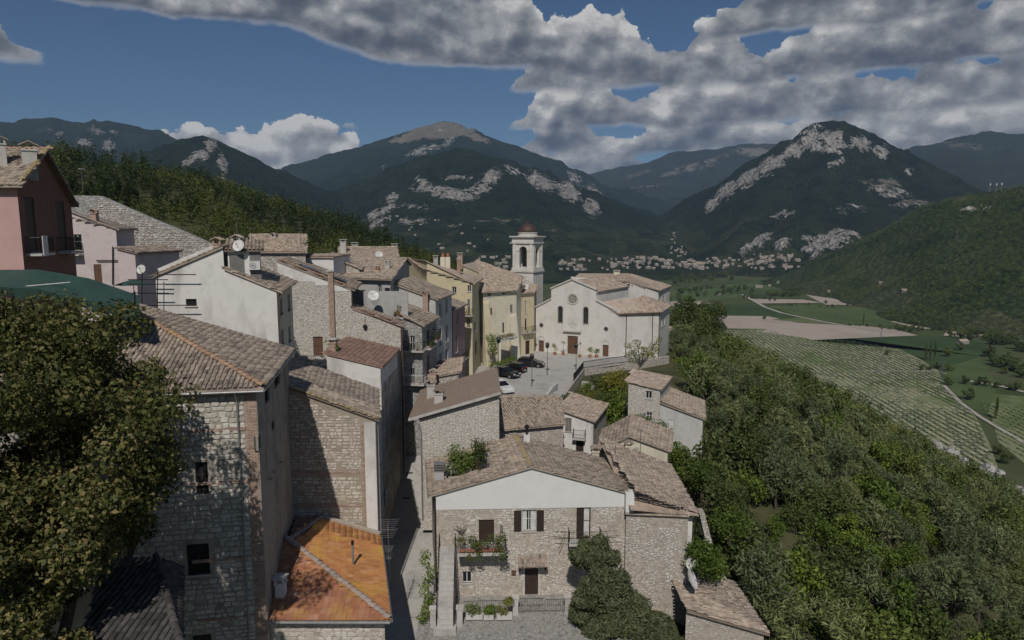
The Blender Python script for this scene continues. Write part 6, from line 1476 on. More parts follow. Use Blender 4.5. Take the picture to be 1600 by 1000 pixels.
for (u, v, Y, r, m, nm) in ((712,728,52.2,(.9,.7,1.15),'leaf_bright','big bright green shrub on the roof terrace, left one'),(727,735,51.8,(.7,.6,.9),'leaf_bright','big bright green shrub on the roof terrace, in the middle'),(752,716,53.4,(.75,.6,.9),'leaf_oak','dark green shrub on the roof terrace beside the tiles'),(741,735,52.4,(.45,.45,.5),'leaf_dry','straw coloured plant between the terrace shrubs')):
    r = tuple(q*1.3 for q in r); p = P(u, v-9, Y); s = thing('terrace_shrub', nm, 'shrub', (p.x, Y, zt_))
    MB().lathe((p.x,Y,zt_), [(.22,0),(.3,.4)], 10).build('pot', MATS['terracotta'], s); MB().tube((p.x,Y,zt_+.3),(p.x,Y,p.z),.05,.02).build('stem', MATS['bark'], s)
    leafy_part(s, [(p+Vector((random.uniform(-.4,.4)*r[0], random.uniform(-.4,.4)*r[1], random.uniform(-.5,.5)*r[2])), (r[0]*.6, r[1]*.6, r[2]*.55)) for _ in range(7)], 130, .16, m, 'foliage')
o = MB().box((-.35,-.3,-1.2),(.35,.3,.75), (zp_(P(687,735,51).x, 51.0), Vector((1,0,0)), Vector((0,1,0)), Vector((0,0,1)))).build('chimney', MATS['grey_plaster'], th)
for i in range(5): MB().box((-.42,-.36,.75+i*.13),(.42,.36,.80+i*.13), (zp_(P(687,735,51).x, 51.0), Vector((1,0,0)), Vector((0,1,0)), Vector((0,0,1)))).build('louvre', MATS['zinc'], o)
pc = P(823,690,55.2); chimney(th, Vector((pc.x,55.2,apx_z-.4)), .5, .5, .9, 'white_plaster', 'pipe')
downpipe(th, [W0.p(.05,zl-.1,.3), W0.p(.05,zl-.5,.08), W0.p(.05,-27,.08)], 'iron', .05); downpipe(th, [W0.p(W0.L-.05,zr-.1,.3), W0.p(W0.L-.05,zr-.4,.08), W0.p(W0.L-.05,W0.px(976,800)[1],.08)], 'iron', .05)
gutter(th, pl[0]+Vector((-.03,0,-.14)), pl[1]+Vector((-.03,0,-.14)), 'zinc', .06)
# awning over the lower door
h = hd[3][0]; ow = [W0.p(h[0]-.55,h[3]+.30,1.0), W0.p(h[1]+.65,h[3]+.30,1.0), W0.p(h[1]+.65,h[3]+.75,.02), W0.p(h[0]-.55,h[3]+.75,.02)]
roof_plane(th, ow, 'old_tile', .22, .36, 4, 40, .06, name='door_canopy')
for s in (h[0]-.4, h[1]+.5): MB().box((s-.05,.02,h[3]-.25),(s+.05,.6,h[3]+.26), W0.fr(0,0)).build('bracket', MATS['dark_wood'], th)
# flowered balcony and stair
sb0, sb1 = W0.px(716,880)[0], W0.px(790,880)[0]; zb = W0.px(750,850)[1]-.05; dep = 1.45
sb0 = max(.9, sb0)
bo = MB().box((sb0,0.004,zb-.2),(sb1,dep,zb), W0.fr(0,0)).build('balcony', MATS['concrete'], th)
railing(bo, [W0.p(sb0,zb,dep-.06), W0.p(sb1-.05,zb,dep-.06), W0.p(sb1-.05,zb,.05)], 1.0, .12)
mb = MB()
for i in range(7): mb.box((sb0+.2+i*(sb1-sb0-.4)/7,dep-.3,zb+.02),(sb0+.2+(i+.8)*(sb1-sb0-.4)/7,dep-.1,zb+.28), W0.fr(0,0))
mb.build('flower_boxes', MATS['terracotta'], bo)
for i, (m, k) in enumerate((('leaf_bright',9),('leaf_yellow',5),('leaf_oak',5))):
    leafy_part(bo, [(W0.p(random.uniform(sb0+.1, sb1-.1), zb+random.uniform(-.35,1.15), dep+random.uniform(-.35,.12)), (random.uniform(.25,.45),.3,random.uniform(.25,.5))) for _ in range(k)], 110, .13, m, 'balcony_plants')
leafy_part(bo, [(W0.p(random.uniform(sb0+.3, sb1-.3), zb+random.uniform(.2,.8), dep), (.3,.2,.25)) for _ in range(4)], 25, .09, 'flower_red', 'flowers')
st = thing('outside_stair', 'concrete outside stair with iron railings at the left of the house', 'stairs', W0.p(1.0,-26,2)); nst = 15
ss0, ss1 = W0.px(689,940)[0], W0.px(716,940)[0]; ss0 = max(.15, ss0); ss1 = ss0+1.1; z_g = -27.4
for i in range(nst): 
    zt = zb-(i+1)*(zb-z_g)/(nst+0); yo = .1+dep*.0+i*.28
    MB().box((ss0,yo,z_g-.6),(ss1,yo+.29+(dep-.1 if i == 0 and False else 0),zb-i*(zb-z_g)/nst), W0.fr(0,0)).build('step', MATS['concrete'], st)
railing(st, [W0.p(ss1+.03,zb,.1), W0.p(ss1+.03,z_g+.15,.1+nst*.28)], 1.0, .13); railing(st, [W0.p(ss0-.05,zb,.1), W0.p(ss0-.05,z_g+.15,.1+nst*.28)], 1.0, .13)
MB().box((ss0-.2,3.95,z_g-.6),(ss1+.2,4.7,z_g+.12), W0.fr(0,0)).build('bottom_step', MATS['concrete'], st)
def pillar(name, label, s, o, h=1.15):
    t = thing(name, label, 'pillar', W0.p(s, z_g, o), 'gate pillars before the gabled house'); MB().box((-.2,-.2,-.5),(.2,.2,h), W0.fr(s,z_g,o)).build('shaft', MATS['concrete'], t); MB().box((-.26,-.26,h),(.26,.26,h+.1), W0.fr(s,z_g,o)).build('cap', MATS['stone_trim'], t)
for s, nm in ((W0.px(678,940)[0],'concrete gate pillar left of the outside stair'),(W0.px(721,930)[0],'concrete gate pillar right of the outside stair'),(W0.px(803,940)[0],'concrete gate pillar left of the iron gate'),(W0.px(880,940)[0],'concrete gate pillar beside the olive tree')):
    pillar('gate_pillar', nm, s if s > .2 else .05, 3.6 if s < 3 else 2.4)
g_ = thing('yard_fence', 'low black iron fence and gate in front of the lower door', 'fence', W0.p(6, z_g, 2.4))
railing(g_, [W0.p(W0.px(727,930)[0],z_g,2.4), W0.p(W0.px(800,930)[0],z_g,2.4)], .95, .13, name='fence_panel'); railing(g_, [W0.p(W0.px(807,930)[0],z_g,2.4), W0.p(W0.px(846,930)[0],z_g,2.4)], 1.05, .11, name='gate_leaf'); railing(g_, [W0.p(W0.px(848,930)[0],z_g,2.4), W0.p(W0.px(876,930)[0],z_g,2.4)], .95, .13, name='fence_panel'); railing(g_, [W0.p(W0.px(884,930)[0],z_g,2.4), W0.p(W0.px(905,930)[0],z_g,2.4)], .95, .13, name='fence_panel')
# yard plants
def planter(label, s, o, w, kind, mat, hgt, name='stone_planter', group=None):
    t = thing(name, label, 'planter', W0.p(s, z_g, o), group); MB().box((-w/2,-.22,0),(w/2,.22,.36), W0.fr(s,z_g,o)).build('trough', MATS['stone_trim'], t)
    leafy_part(t, [(W0.p(s+random.uniform(-w*.4,w*.4), z_g+.4+random.uniform(.1,hgt), o+random.uniform(-.15,.15)), (.3,.28,.3)) for _ in range(6)], 70, .17, mat, 'plants', kind)
planter('stone trough with spiky grey-green plants by the stair', W0.px(742,930)[0], 3.0, 1.2, 1, 'leaf_olive', .6); planter('stone trough with low bright leafy plants', W0.px(763,940)[0], 3.1, .7, 0, 'leaf_bright', .4); planter('stone trough with tall yellow-green plants next to the gate', W0.px(786,935)[0], 3.1, 1.1, 1, 'leaf_yellow', 1.3)
t = thing('climbing_shrub', 'green climbing shrub trailing beside the left of the stair', 'shrub', W0.p(-.3, z_g, 3)); MB().tube(W0.p(-.4,z_g-.3,2.6), W0.p(-.4,z_g+3.4,1.2), .05, .02).build('stem', MATS['bark'], t)
leafy_part(t, [(W0.p(-.45+random.uniform(-.3,.25), z_g+zq_, lerp(3.6,.8,(zq_)/3.8)), (.45,.45,.42)) for zq_ in (.3,.6,.9,1.3,1.7,2.1,2.5,2.9,3.4,3.8)], 120, .14, 'leaf_bright', 'foliage')
t = thing('bare_creeper', 'leafless creeper branching on the wall left of the upper door', 'creeper', W0.p(W0.px(721,832)[0], W0.px(721,834)[1], .1)); mb = MB(); b_ = W0.p(W0.px(721,834)[0], W0.px(721,834)[1], .08)
for i in range(11): a = R(40+i*10); L = random.uniform(.5,1.25); m_ = b_+W0.d*math.cos(a)*L*.5+Vector((0,0,math.sin(a)*L*.5)); mb.tube(b_+W0.d*random.uniform(-.3,.3), m_, .02, .015, 4).tube(m_, m_+W0.d*math.cos(a+.4)*L*.5+Vector((0,0,math.sin(a+.3)*L*.5)), .014, .006, 4)
mb.build('branches', MATS['bark'], t)
# balcony with drying arms, right window
h = hd[2][0]; balcony(th, W0, h[0]-.65, h[1]+.75, h[2]-.02, .9, plants=1)
for s, sg in ((h[0]-.7,-1),(h[1]+.8,1)):
    mb = MB(); b_ = W0.p(s, h[2]+1.0, .9); 
    for o_ in (0, .35): mb.tube(b_-Vector((0,0,o_*1.3)), b_-Vector((0,0,o_))+W0.d*sg*1.1, .02, .02, 5)
    mb.tube(W0.p(s,h[2],.9), W0.p(s,h[2]+1.0,.9), .025); mb.tube(W0.p(s,h[2]-.3,.9)+W0.d*sg*.7, b_+W0.d*sg*.2, .02)
    mb.build('drying_rack', MATS['iron'], th)
MB().box((W0.px(781,820)[0],.003,W0.px(781,830)[1]),(W0.px(786,820)[0],.15,W0.px(781,820)[1]), W0.fr(0,0)).build('meter_box', MATS['shutter_grey'], th)
MB().box((W0.px(799,897)[0],.003,W0.px(799,899)[1]),(W0.px(806,897)[0],.06,W0.px(799,891)[1]), W0.fr(0,0)).build('letter_box', MATS['brown_wood'], th)
for s in (W0.px(693,850)[0], W0.px(702,850)[0]):
    pass
# ---- stone wing to the right
FL, FR = P(977,850,48.7), P(1074,850,47.8); 
zt0, zt1 = zz(799,48.7), zz(803,47.8)
BRw = Vector((P(1040,735,58).x+2.2, 58.5)); 
th = thing('stone_wing', 'plain smeared rubble wing with pinkish tile roof right of the gable', 'house', ((FL.x+FR.x)/2, 52, -30))
W1 = Wall(FL.xy, FR.xy); W2 = Wall(FR.xy, FR.xy+Vector((.9,10.5)))
mb = MB(); wall_mesh(mb, W1, -30, [(0,zt0),(W1.L,zt1)], []); wall_mesh(mb, W2, -30, [(0,zt1),(W2.L,zt1)], [])
w0 = mb.build('wall', MATS['rubble_smear_b'], th)
stone_facing(w0, W1, lambda s: zt0-.15, -29, .05, W1.L-.05, 'facing_stone', (.10,.2), (.12,.3), 100, [], .34, (.006,.02), gap=.05)
pk = P(1092,806,48.2)
eR0, eR1 = Vector((pk.x-.1, 47.9, zz(806,48)+.15)), Vector((pk.x+.3, 58.8, zz(806,48)+.15))
zrd = zz(745,50)+.2
rL0, rL1 = Vector((P(985,770,50).x, 48.6, zt0+1.45)), Vector((P(935,712,58.5).x, 58.8, zt0+2.6))
eR0.z = zt1-.12; eR1.z = zt1-.12
roof_plane(th, [eR0, eR1, rL1, Vector((P(984,792,48.2).x, 47.9, zt0+.55))], 'pink_tile', .25, .38, 4, 0, jit=2.0)
mb = MB(); a0 = W1.p(.1,zt0-.05,.12)
roof_plane(th, [W1.p(-.05,zt0-.02,.25), W1.p(W1.L+.05,zt1-.02,.25), W1.p(W1.L+.05,zt1+.16,-.6), W1.p(-.05,zt0+.28,-.6)], 'pink_tile', .24, .36, 4, 60, name='wall_cap')
MB().box((0,-.9,-1.3),(.62,0,.15), (P(978,775,48.4), Vector((1,0,0)), Vector((0,-1,0)), Vector((0,0,1)))).build('white_cheek', MATS['gable_white'], th)
for u, v in ((962,732),(1012,757),(1035,777)):
    p = P(u, v, 52.5 if u > 1000 else 54.5); MB().box((-.3,-.25,-.1),(.3,.25,.28), (p, Vector((.95,0,-.2)), Vector((0,1,0)), Vector((.2,0,.95)))).build('skylight', MATS['solar'], th)
leafy_part(th, [(P(1013+random.uniform(-45,30), 0+745+random.uniform(-12,25), 54), (.2,.2,.08)) for _ in range(0)] or [(P(976,755,50.5), (.2,.2,.1))], 30, .08, 'leaf_dry', 'moss')
downpipe(th, [Vector((eR0.x-.2,47.9,zt1-.2)), W1.p(W1.L+.05,zt1-.6,-.05)+Vector((.5,0,0)), W1.p(W1.L,-29,.0)+Vector((.55,0,0))], 'iron', .05)
dish('satellite_dish', 'round white satellite dish at the corner of the smeared stone wing', P(1079,880,46.9), .42, Vector((.25,-.9,.2)), W1.p(W1.L,zz(893,46.9),.02))
dish('satellite_dish', 'large grey satellite dish above the bottom right roof', P(1080,905,46.4), .72, Vector((.75,-.35,.45)), W1.p(W1.L,zz(918,46.4),.02))
# white side part right of the wing
th = house('white_side_house', 'narrow white rendered house with gutter behind the stone wing', 'house', [(W1.p(W1.L,0).x+.15,48.6), (pk.x-.35,48.6), (pk.x-.05,57), (W1.p(W1.L,0).x+.3,57)], -33, 'mr', (zt1-.5, zt1-.56), 'white_plaster', 'pink_tile', [], .02, .02)
# ---- bottom right roof
A_, B_ = P(1074,955,44.0), P(1203,992,44.0); C_ = P(1142,905,50.5); D_ = P(1074,895,50.0)
th = thing('lower_house', 'low stone house with worn tan roof at the bottom right', 'house', ((A_.x+B_.x)/2, 47, -36))
q = [A_.xy+Vector((0,.3)), B_.xy+Vector((-.3,.3)), Vector((B_.x-.5,51)), Vector((A_.x,51))]
zA2, zB2 = A_.z, B_.z; mb = MB()
wall_mesh(mb, Wall(q[0],q[1]), -38, [(0,zA2-.1),(99,zB2-.1)] if False else [(0,zA2-.12),(Wall(q[0],q[1]).L,zB2-.12)], []); wall_mesh(mb, Wall(q[1],q[2]), -38, [(0,zB2-.12),(9,zB2-.12)], []); wall_mesh(mb, Wall(q[2],q[3]), -38, [(0,zB2-.12),(Wall(q[2],q[3]).L,zA2-.12)], [])
mb.build('wall', MATS['rubble_smear_b'], th)
B3 = Vector((B_.x-.2, 51.2, zB2)); roof_plane(th, [B_, B3, Vector((A_.x,51.2,zA2)), A_], 'pink_tile', .25, .38, 4, 150, jit=2.0)
# chimneys etc on the roofs behind main house
# ---- small cream gabled house
FL, FR = P(950,740,60), P(1042,745,61)
th = house('cream_gable_house', 'small cream house with two dormer chimneys amid the tan roofs', 'house', [P(936,740,60), FR, P(1046,700,67), P(945,700,67)], -27, 'gf', (zz(706,60), zz(706,60.5), zz(683,60)), 'cream_plaster', 'pink_tile', [], .35, .25, .25, .38, 3, t=.42)
W_ = th_w[th][0]
for (u, v, Y) in ((930,716,57.5),(982,708,58.5)):
    p = P(u, v, Y); chimney(th, Vector((p.x,Y,p.z-.3)), .6, .6, .9, 'cream_plaster', 'tile')
chimney(th, P(965,680,64.5), .5, .5, .3, 'concrete', 'tile'); chimney(th, P(1024,694,64), .5, .5, .3, 'concrete', 'tile')
aerial('tv_aerial', 'thin aerial in front of the small cream gabled house', P(1000,722,58), zz(672,58)-zz(722,58), [(.98,.5,6,.6),(.7,.3,3,.4)], .2)
aerial('tv_aerial', 'bent aerial lying over the pinkish roof of the stone wing', P(961,730,55), zz(695,55)-zz(730,55), [(.5,.3,3,.4)], .7)
# ---- ruin-like house
FL, FR = P(876,690,71), P(926,700,70); BR = P(946,690,77)
th = house('crooked_house', 'crooked stone house with caved tan roof and tiny balcony', 'house', [FL, FR, BR, (FL.x+1.8,78)], -27, 'mr', (zz(640,71), zz(658,70)), 'white_plaster', 'pink_tile', [(0,883,653,893,674,'closed',{'smat':'shutter_grey'}),(0,900,686,912,706,'door')], .3, .25)
W_ = th_w[th][1]; MB().box((0,.004,-27),(W_.L,.05,zz(655,71)), W_.fr(0,0)).build('stone_flank', MATS['rubble_wall'], th)
balcony(th, th_w[th][0], th_w[th][0].px(896,684)[0], th_w[th][0].px(916,684)[0], zz(685,70), .7)
# ---- long roof
FL, FR = P(782,680,64), P(880,690,66); 
th = house('long_roof_house', 'long low house with a wide brownish tile roof below the square', 'house', [FL, FR, P(872,645,72), P(784,625,71.5)], -27, 'mf', (zz(668,64.5), zz(624,71.5)+.1), 'rubble_smear', 'old_tile_b', [(0,796,668,806,676)], .4, .25, .25, .38, 3)
# ---- tall house on the right edge
FL, FR = P(981,650,74), P(1030,660,73); 
th = house('tall_stone_house', 'tall narrow stone house with broken tan roof at the town edge', 'house', [FL, FR, P(1045,650,79), P(990,650,80)], -34, 'mr', (zz(596,74), zz(608,73)), 'rubble_pale', 'pink_tile', [(0,1009,611,1019,623),(0,1010,644,1019,658)], .25, .2, .25, .38, 3)
FL, FR = P(1030,680,73.2), P(1097,690,72.2)
th = house('grey_edge_house', 'tall plain grey house standing over the olive slope', 'house', [FL, FR, P(1096,650,80), P(1040,650,81)], -40, 'mr', (zz(629,73.2), zz(654,72.2)), 'light_grey_plaster', 'pink_tile', [(0,1044,656,1052,671,'closed',{'smat':'white_paint'}),(0,1052,692,1059,708)], .3, .2, .25, .38, 3)
# ================================================================ square: retaining wall, stairs, railings, cars, lamps
th = thing('retaining_wall', 'curved stone retaining wall carrying the church square', 'wall', (12, 100, -28))
rw = [Vector((6.6,84)), Vector((8.6,92)), Vector((10.9,101)), Vector((15.5,104.2)), Vector((21.2,107.4)), Vector((26,111.5))]
mb = MB()
for a, b in zip(rw[:-1], rw[1:]):
    W_ = Wall(a, b); wall_mesh(mb, W_, -31, [(0,PZT+.18),(W_.L,PZT+.18)], [])
    mb.poly([W_.p(0,PZT+.18), W_.p(W_.L,PZT+.18), W_.p(W_.L,PZT+.18,-.4), W_.p(0,PZT+.18,-.4)])
    mb.poly([W_.p(0,PZT+.18,-.4), W_.p(W_.L,PZT+.18,-.4), W_.p(W_.L,PZT-1,-.4), W_.p(0,PZT-1,-.4)])
mb.build('wall', MATS['rubble_wall'], th)
rl = thing('square_railing', 'dark iron railing along the edge of the church square', 'railing', (14, 103, PZT))
railing(rl, [Vector((p.x-.15,p.y+.15,PZT+.18)) for p in rw[1:5]], 1.0, .22, 'iron', .03)
# stair descending to the left in front of the wall
stt = thing('square_stair', 'long stair with zigzag railing going down from the square', 'stairs', (9, 96, -27)); n_ = 16
a, b = Vector((9.6,93.5,PZT-.1)), Vector((14.5,98.8,PZT-4.6)); d = Vector((b.x-a.x,b.y-a.y,0)); L = d.length; d.normalize(); nn = Vector((d.y,-d.x,0))
for i in range(n_):
    MB().box((L*i/n_,.1,-1.6-0.0),(L*(i+1)/n_,1.7,0), (a+Vector((0,0,(b.z-a.z)*i/n_)), d, nn, Vector((0,0,1)))).build('step', MATS['concrete'], stt)
mid = lerp(a, b, .55)+Vector((0,0,.25))
railing(stt, [a+nn*1.65, mid+nn*1.65, mid+nn*1.65+d*1.0, b+nn*1.65+Vector((0,0,.3))], 1.0, .22, 'iron', .03)
# ramp parapet in front, left
pr_ = thing('ramp_wall', 'low plastered ramp wall curving down beside the square', 'wall', (5, 88, -25)); pts = [P(838,640,80), P(848,622,83), P(860,605,86), P(868,598,88)]
mb = MB()
for p, q in zip(pts[:-1], pts[1:]): mb.add([p, q, q+Vector((.35,0,0)), p+Vector((.35,0,0)), p-Vector((0,0,5)), q-Vector((0,0,5)), q+Vector((.35,0,-5)), p+Vector((.35,0,-5))], [(0,1,2,3),(4,5,1,0),(7,3,2,6),(5,6,2,1),(4,0,3,7)])
mb.build('wall', MATS['concrete'], pr_)
# planter beds/low walls on the square side of the cream house
th = thing('hedge_bed', 'walled bed with bright green hedge below the cream house', 'hedge', P(797,568,98))
W_ = Wall(P(778,568,98).xy, P(813,562,104).xy); MB().box((0,-2.2,PZ0-.5),(W_.L,0,PZ0+1.2), W_.fr(0,0)).build('bed_wall', MATS['rubble_wall'], th)
leafy_part(th, [(W_.p(W_.L*(i+.5)/9, PZ0+1.5, -1.0), (.7,.9,.5)) for i in range(9)], 130, .2, 'leaf_bright', 'hedge')
W_ = Wall(P(752,598,88).xy, P(778,566,98).xy)
th = thing('lane_parapet', 'stone parapet wall climbing along the lane to the square', 'wall', W_.p(W_.L/2, -23)); MB().box((0,-.4,-24),(W_.L,0,PZ0+1.5), W_.fr(0,0)).build('wall', MATS['rubble_wall'], th); MB().box((-.05,-.48,PZ0+1.5),(W_.L+.05,.08,PZ0+1.65), W_.fr(0,0)).build('coping', MATS['concrete'], th)
th = thing('corner_shrub', 'round green shrub in the corner by the cream house arch', 'shrub', P(770,562,101)); MB().tube(P(770,562,101), P(770,548,101), .08).build('stem', MATS['bark'], th)
leafy_part(th, [(P(770+random.uniform(-7,7), 540+random.uniform(-14,12), 101), (.8,.7,.8)) for _ in range(8)], 110, .2, 'leaf_bright', 'foliage')
th = thing('porch_canopy', 'flat stone canopy with flowers on the cream house front', 'canopy', P(793,560,101)); MB().slab([P(778,533,100.5), P(806,527,102.5), P(808,524,105), P(780,528,104)], .25).build('slab', MATS['concrete'], th); MB().box((0,0,-3.2),(.35,.35,0), (P(779,533,100.6)-Vector((0,0,.25)), Vector((1,0,0)), Vector((0,1,0)), Vector((0,0,1)))).build('post', MATS['cream_plaster'], th)
leafy_part(th, [(P(780+i*3.5, 527-i*.7, 101.5), (.45,.4,.35)) for i in range(7)], 60, .15, 'leaf_oak', 'plants'); leafy_part(th, [(P(788+i*4, 525, 101.5), (.4,.3,.3)) for i in range(4)], 25, .12, 'flower_red', 'flowers')
def car(label, loc, rot, paint, length=4.1, hatch=True):
    th = thing('parked_car', label, 'car', loc, 'cars parked on the church square'); c, s = math.cos(rot), math.sin(rot)
    O = Vector(loc); X = Vector((c,s,0)); Yv = Vector((-s,c,0)); Z = Vector((0,0,1)); l = length/2; w = .86
    q = lambda x, y, z: O+X*x+Yv*y+Z*z
    low = [(-l,.32),(-l-.03,.62),(-l+.12,.95),(l-1.25,.95),(l-.35,.82),(l,.62),(l+.02,.32)]
    mb = MB()
    for sgn in (0,): pass
    n = len(low); vs = [q(x, -w*(.94 if i in (0,1,n-1,n-2) else 1), z) for i, (x, z) in enumerate(low)]+[q(x, w*(.94 if i in (0,1,n-1,n-2) else 1), z) for i, (x, z) in enumerate(low)]
    mb.add(vs, [tuple(range(n)), tuple(range(n, 2*n))[::-1]]+[(i, n+i, n+(i+1)%n, (i+1)%n) for i in range(n)]); body = mb.build('body', MATS[paint], th)
    cab = [(-l+.15,.95),(-l+.45,1.40),(-l+.9,1.48),(l-2.1,1.45),(l-1.2,.95)]; n = len(cab); wt = [.97,.80,.78,.78,.97]
    mb = MB(); vs = [q(x, -w*k, z) for (x, z), k in zip(cab, wt)]+[q(x, w*k, z) for (x, z), k in zip(cab, wt)]
    mb.add(vs, [tuple(range(n)), tuple(range(n, 2*n))[::-1]]+[(i, n+i, n+i+1, i+1) for i in range(n-1)]); mb.build('cabin', MATS[paint], th)
    up = .012
    def pane(pts, nm='window'): MB().poly(pts).build(nm, MATS['car_glass'], th)
    for sg in (-1, 1):
        k = lambda z: w*(lerp(.97,.79,(z-.95)/.5))*sg+sg*up
        pane([q(-l+.42,k(1.0),1.0), q(-l+1.35,k(1.0),1.0), q(-l+1.35,k(1.38),1.38), q(-l+.62,k(1.38),1.38)]); pane([q(-l+1.42,k(1.0),1.0), q(l-1.42,k(1.0),1.0), q(l-2.1,k(1.38),1.38), q(-l+1.42,k(1.38),1.38)])
    pane([q(l-1.2+up,-w*.85,1.0), q(l-1.2+up,w*.85,1.0), q(l-2.03,w*.7,1.42), q(l-2.03,-w*.7,1.42)], 'windscreen'); pane([q(-l+.16-up,-w*.82,1.0), q(-l+.16-up,w*.82,1.0), q(-l+.42,w*.7,1.38), q(-l+.42,-w*.7,1.38)], 'rear_window')
    for x in (-l+.78, l-.78):
        for sg in (-1, 1):
            o = MB().tube(q(x,sg*(w-.18),.32), q(x,sg*(w+.02),.32), .32, .32, 14).build('wheel', MATS['rubber'], th); MB().tube(q(x,sg*(w+.02),.32), q(x,sg*(w+.03),.32), .2, .2, 10).build('rim', MATS['chrome'], o)
    for sg in (-1, 1):
        MB().box((l-.12,sg*.62-.16,.62),(l+.015,sg*.62+.16,.76), (O,X,Yv,Z)).build('headlight', MATS['plate_white'], th); MB().box((-l-.035,sg*.66-.12,.66),(-l+.1,sg*.66+.12,.9), (O,X,Yv,Z)).build('tail_light', MATS['lamp_red'], th)
        MB().box((l-1.55,sg*(w+.02)-.07,.98),(l-1.4,sg*(w+.02)+.07,1.1), (O,X,Yv,Z)).build('mirror', MATS[paint], th)
    for x, s2 in ((l+.02,1),(-l-.04,-1)): MB().box((min(x,x+s2*.015),-.26,.42),(max(x,x+s2*.015),.26,.53), (O,X,Yv,Z)).build('number_plate', MATS['plate_white'], th)
    return th
def on_sq(u, v): p = PZ(u, v, PZT+.0); return (p.x, p.y, PZT)
car('black hatchback parked nearest the hedge bed, front left of three', on_sq(791,589), R(-38), 'car_black')
car('dark hatchback with red tail light behind the front black one', on_sq(801,581), R(148), 'car_black')
car('black car parked alone before the church steps', on_sq(829,573), R(-14), 'car_black', 4.3)
car('white van-like car half hidden by the brown roof', on_sq(783,612), R(-60), 'car_white', 4.2)
def lamp(label, base_, h, kind=0):
    th = thing('street_lamp', label, 'street lamp', base_, 'street lamps of the square'); b = Vector(base_)
    MB().tube(b, b+Vector((0,0,.6)), .09, .07, 8).tube(b+Vector((0,0,.6)), b+Vector((0,0,h)), .05, .04, 8).build('post', MATS['grey_metal'], th)
    MB().lathe(b+Vector((0,0,h)), [(.06,0),(.24,.15),(.28,.55),(.2,.62)], 6).build('lantern', MATS['glass'], th); MB().lathe(b+Vector((0,0,h+.62)), [(.34,0),(.2,.2),(.05,.3)], 6).build('lamp_hood', MATS['iron'], th)
    return th
lamp('street lamp on a thin pole at the left end of the railing', on_sq(855,586), 3.9); lamp('grey street lamp standing among the parked cars', on_sq(831,604), 3.6); lamp('street lamp at the low wall beside the brown roof', on_sq(779,600), 5.6); lamp('street lamp in the railing before the main church door', on_sq(900,578), 3.2)
# potted plants before the church
pots = [(867,551,'leaf_yellow',.55,.75,'pale leafy potted shrub left of the main church door'),(880,553,'leaf_dry',.4,1.2,'wispy bare potted tree beside the main church door'),(906,555,'leaf_dry',.2,1.2,'slim sparse plant in a square pot right of the main door'),(922,556,'leaf_bright',.55,.7,'bright green potted shrub near the right side door'),(932,556,'leaf_oak',.5,.7,'round dark topiary ball near the right side door')]
for u, v, m, r, hh, nm in pots:
    p = P(u, v, 113.2 if u < 900 else 110.8); p.z = PZT; t = thing('potted_plant', nm, 'potted plant', p, 'potted plants before the church'); MB().lathe(p, [(.2,0),(.28,.45),(.3,.5)], 10).build('pot', MATS['terracotta'], t); MB().tube(p+Vector((0,0,.4)), p+Vector((0,0,.5+hh*1.6)), .03, .015).build('stem', MATS['bark'], t)
    leafy_part(t, [(p+Vector((random.uniform(-.5,.5)*r, random.uniform(-.5,.5)*r, .6+hh*random.uniform(.5,1.7))), (r*.6,r*.6,r*.6)) for _ in range(5)], 40 if m != 'leaf_dry' else 12, .15, m, 'foliage')
# lane details
for u, v, nm_ in ((634,774,'iron drain grate in the middle of the sunlit lane'),(612,770,'small iron drain cover at the left of the lane'),(640,750,'pair of grates at the top of the lane')):
    p = PZ(u, v, -25.0); zz_ = szf(p.y)+.36; d_ = thing('drain_grate', nm_, 'drain', (p.x, p.y, zz_)); MB().box((-.35,-.16,-.05),(.35,.16,.012), (Vector((p.x,p.y,zz_)), Vector((1,0,0)), Vector((0,1,0)), Vector((0,0,1)))).build('cover', MATS['iron'], d_); mb = MB()
    for i in range(5): mb.box((-.3+i*.13,-.12,.012),(-.24+i*.13,.12,.02), (Vector((p.x,p.y,zz_)), Vector((1,0,0)), Vector((0,1,0)), Vector((0,0,1))))
    mb.build('bars', MATS['grey_metal'], d_)['kind'] = 'stuff'
p = P(607,684,61); wl = thing('lane_lamp', 'old wall lamp on a bracket over the lane', 'street lamp', p); MB().path([p+Vector((-.9,.3,.1)), p+Vector((-.4,.1,.35)), p+Vector((0,0,.3))], .025, 5).build('bracket', MATS['iron'], wl); MB().lathe(p-Vector((0,0,.35)), [(.08,0),(.2,.12),(.26,.5),(.3,.52)], 6).build('lantern', MATS['curtain'], wl); MB().lathe(p+Vector((0,0,.17)), [(.32,0),(.18,.14),(.04,.22)], 6).build('lamp_hood', MATS['iron'], wl)
def cable(label, a, b, sag=.4, r=.018):
    a, b = Vector(a), Vector(b); t = thing('cable', label, 'cable', a); MB().path([lerp(a, b, i/10)-Vector((0,0,sag*4*(i/10)*(1-i/10))) for i in range(11)], r, 4).build('wire', MATS['iron'], t)
cable('overhead cable crossing the lane below the brown roof', P(632,690,64), P(665,700,57.2), .2); cable('overhead cable from the orange roof across the dark street', P(612,966,35), P(676,955,46), .2); cable('thin cable along the white strip of the rubble house', P(574,745,45), P(600,720,52), .1)
cable('long power line sagging over the valley from the right hillside', hit(1495,371, Y0=800, Y1=2400)+Vector((0,0,20)), PZ(1312,480,VZ+20), 30, .25)
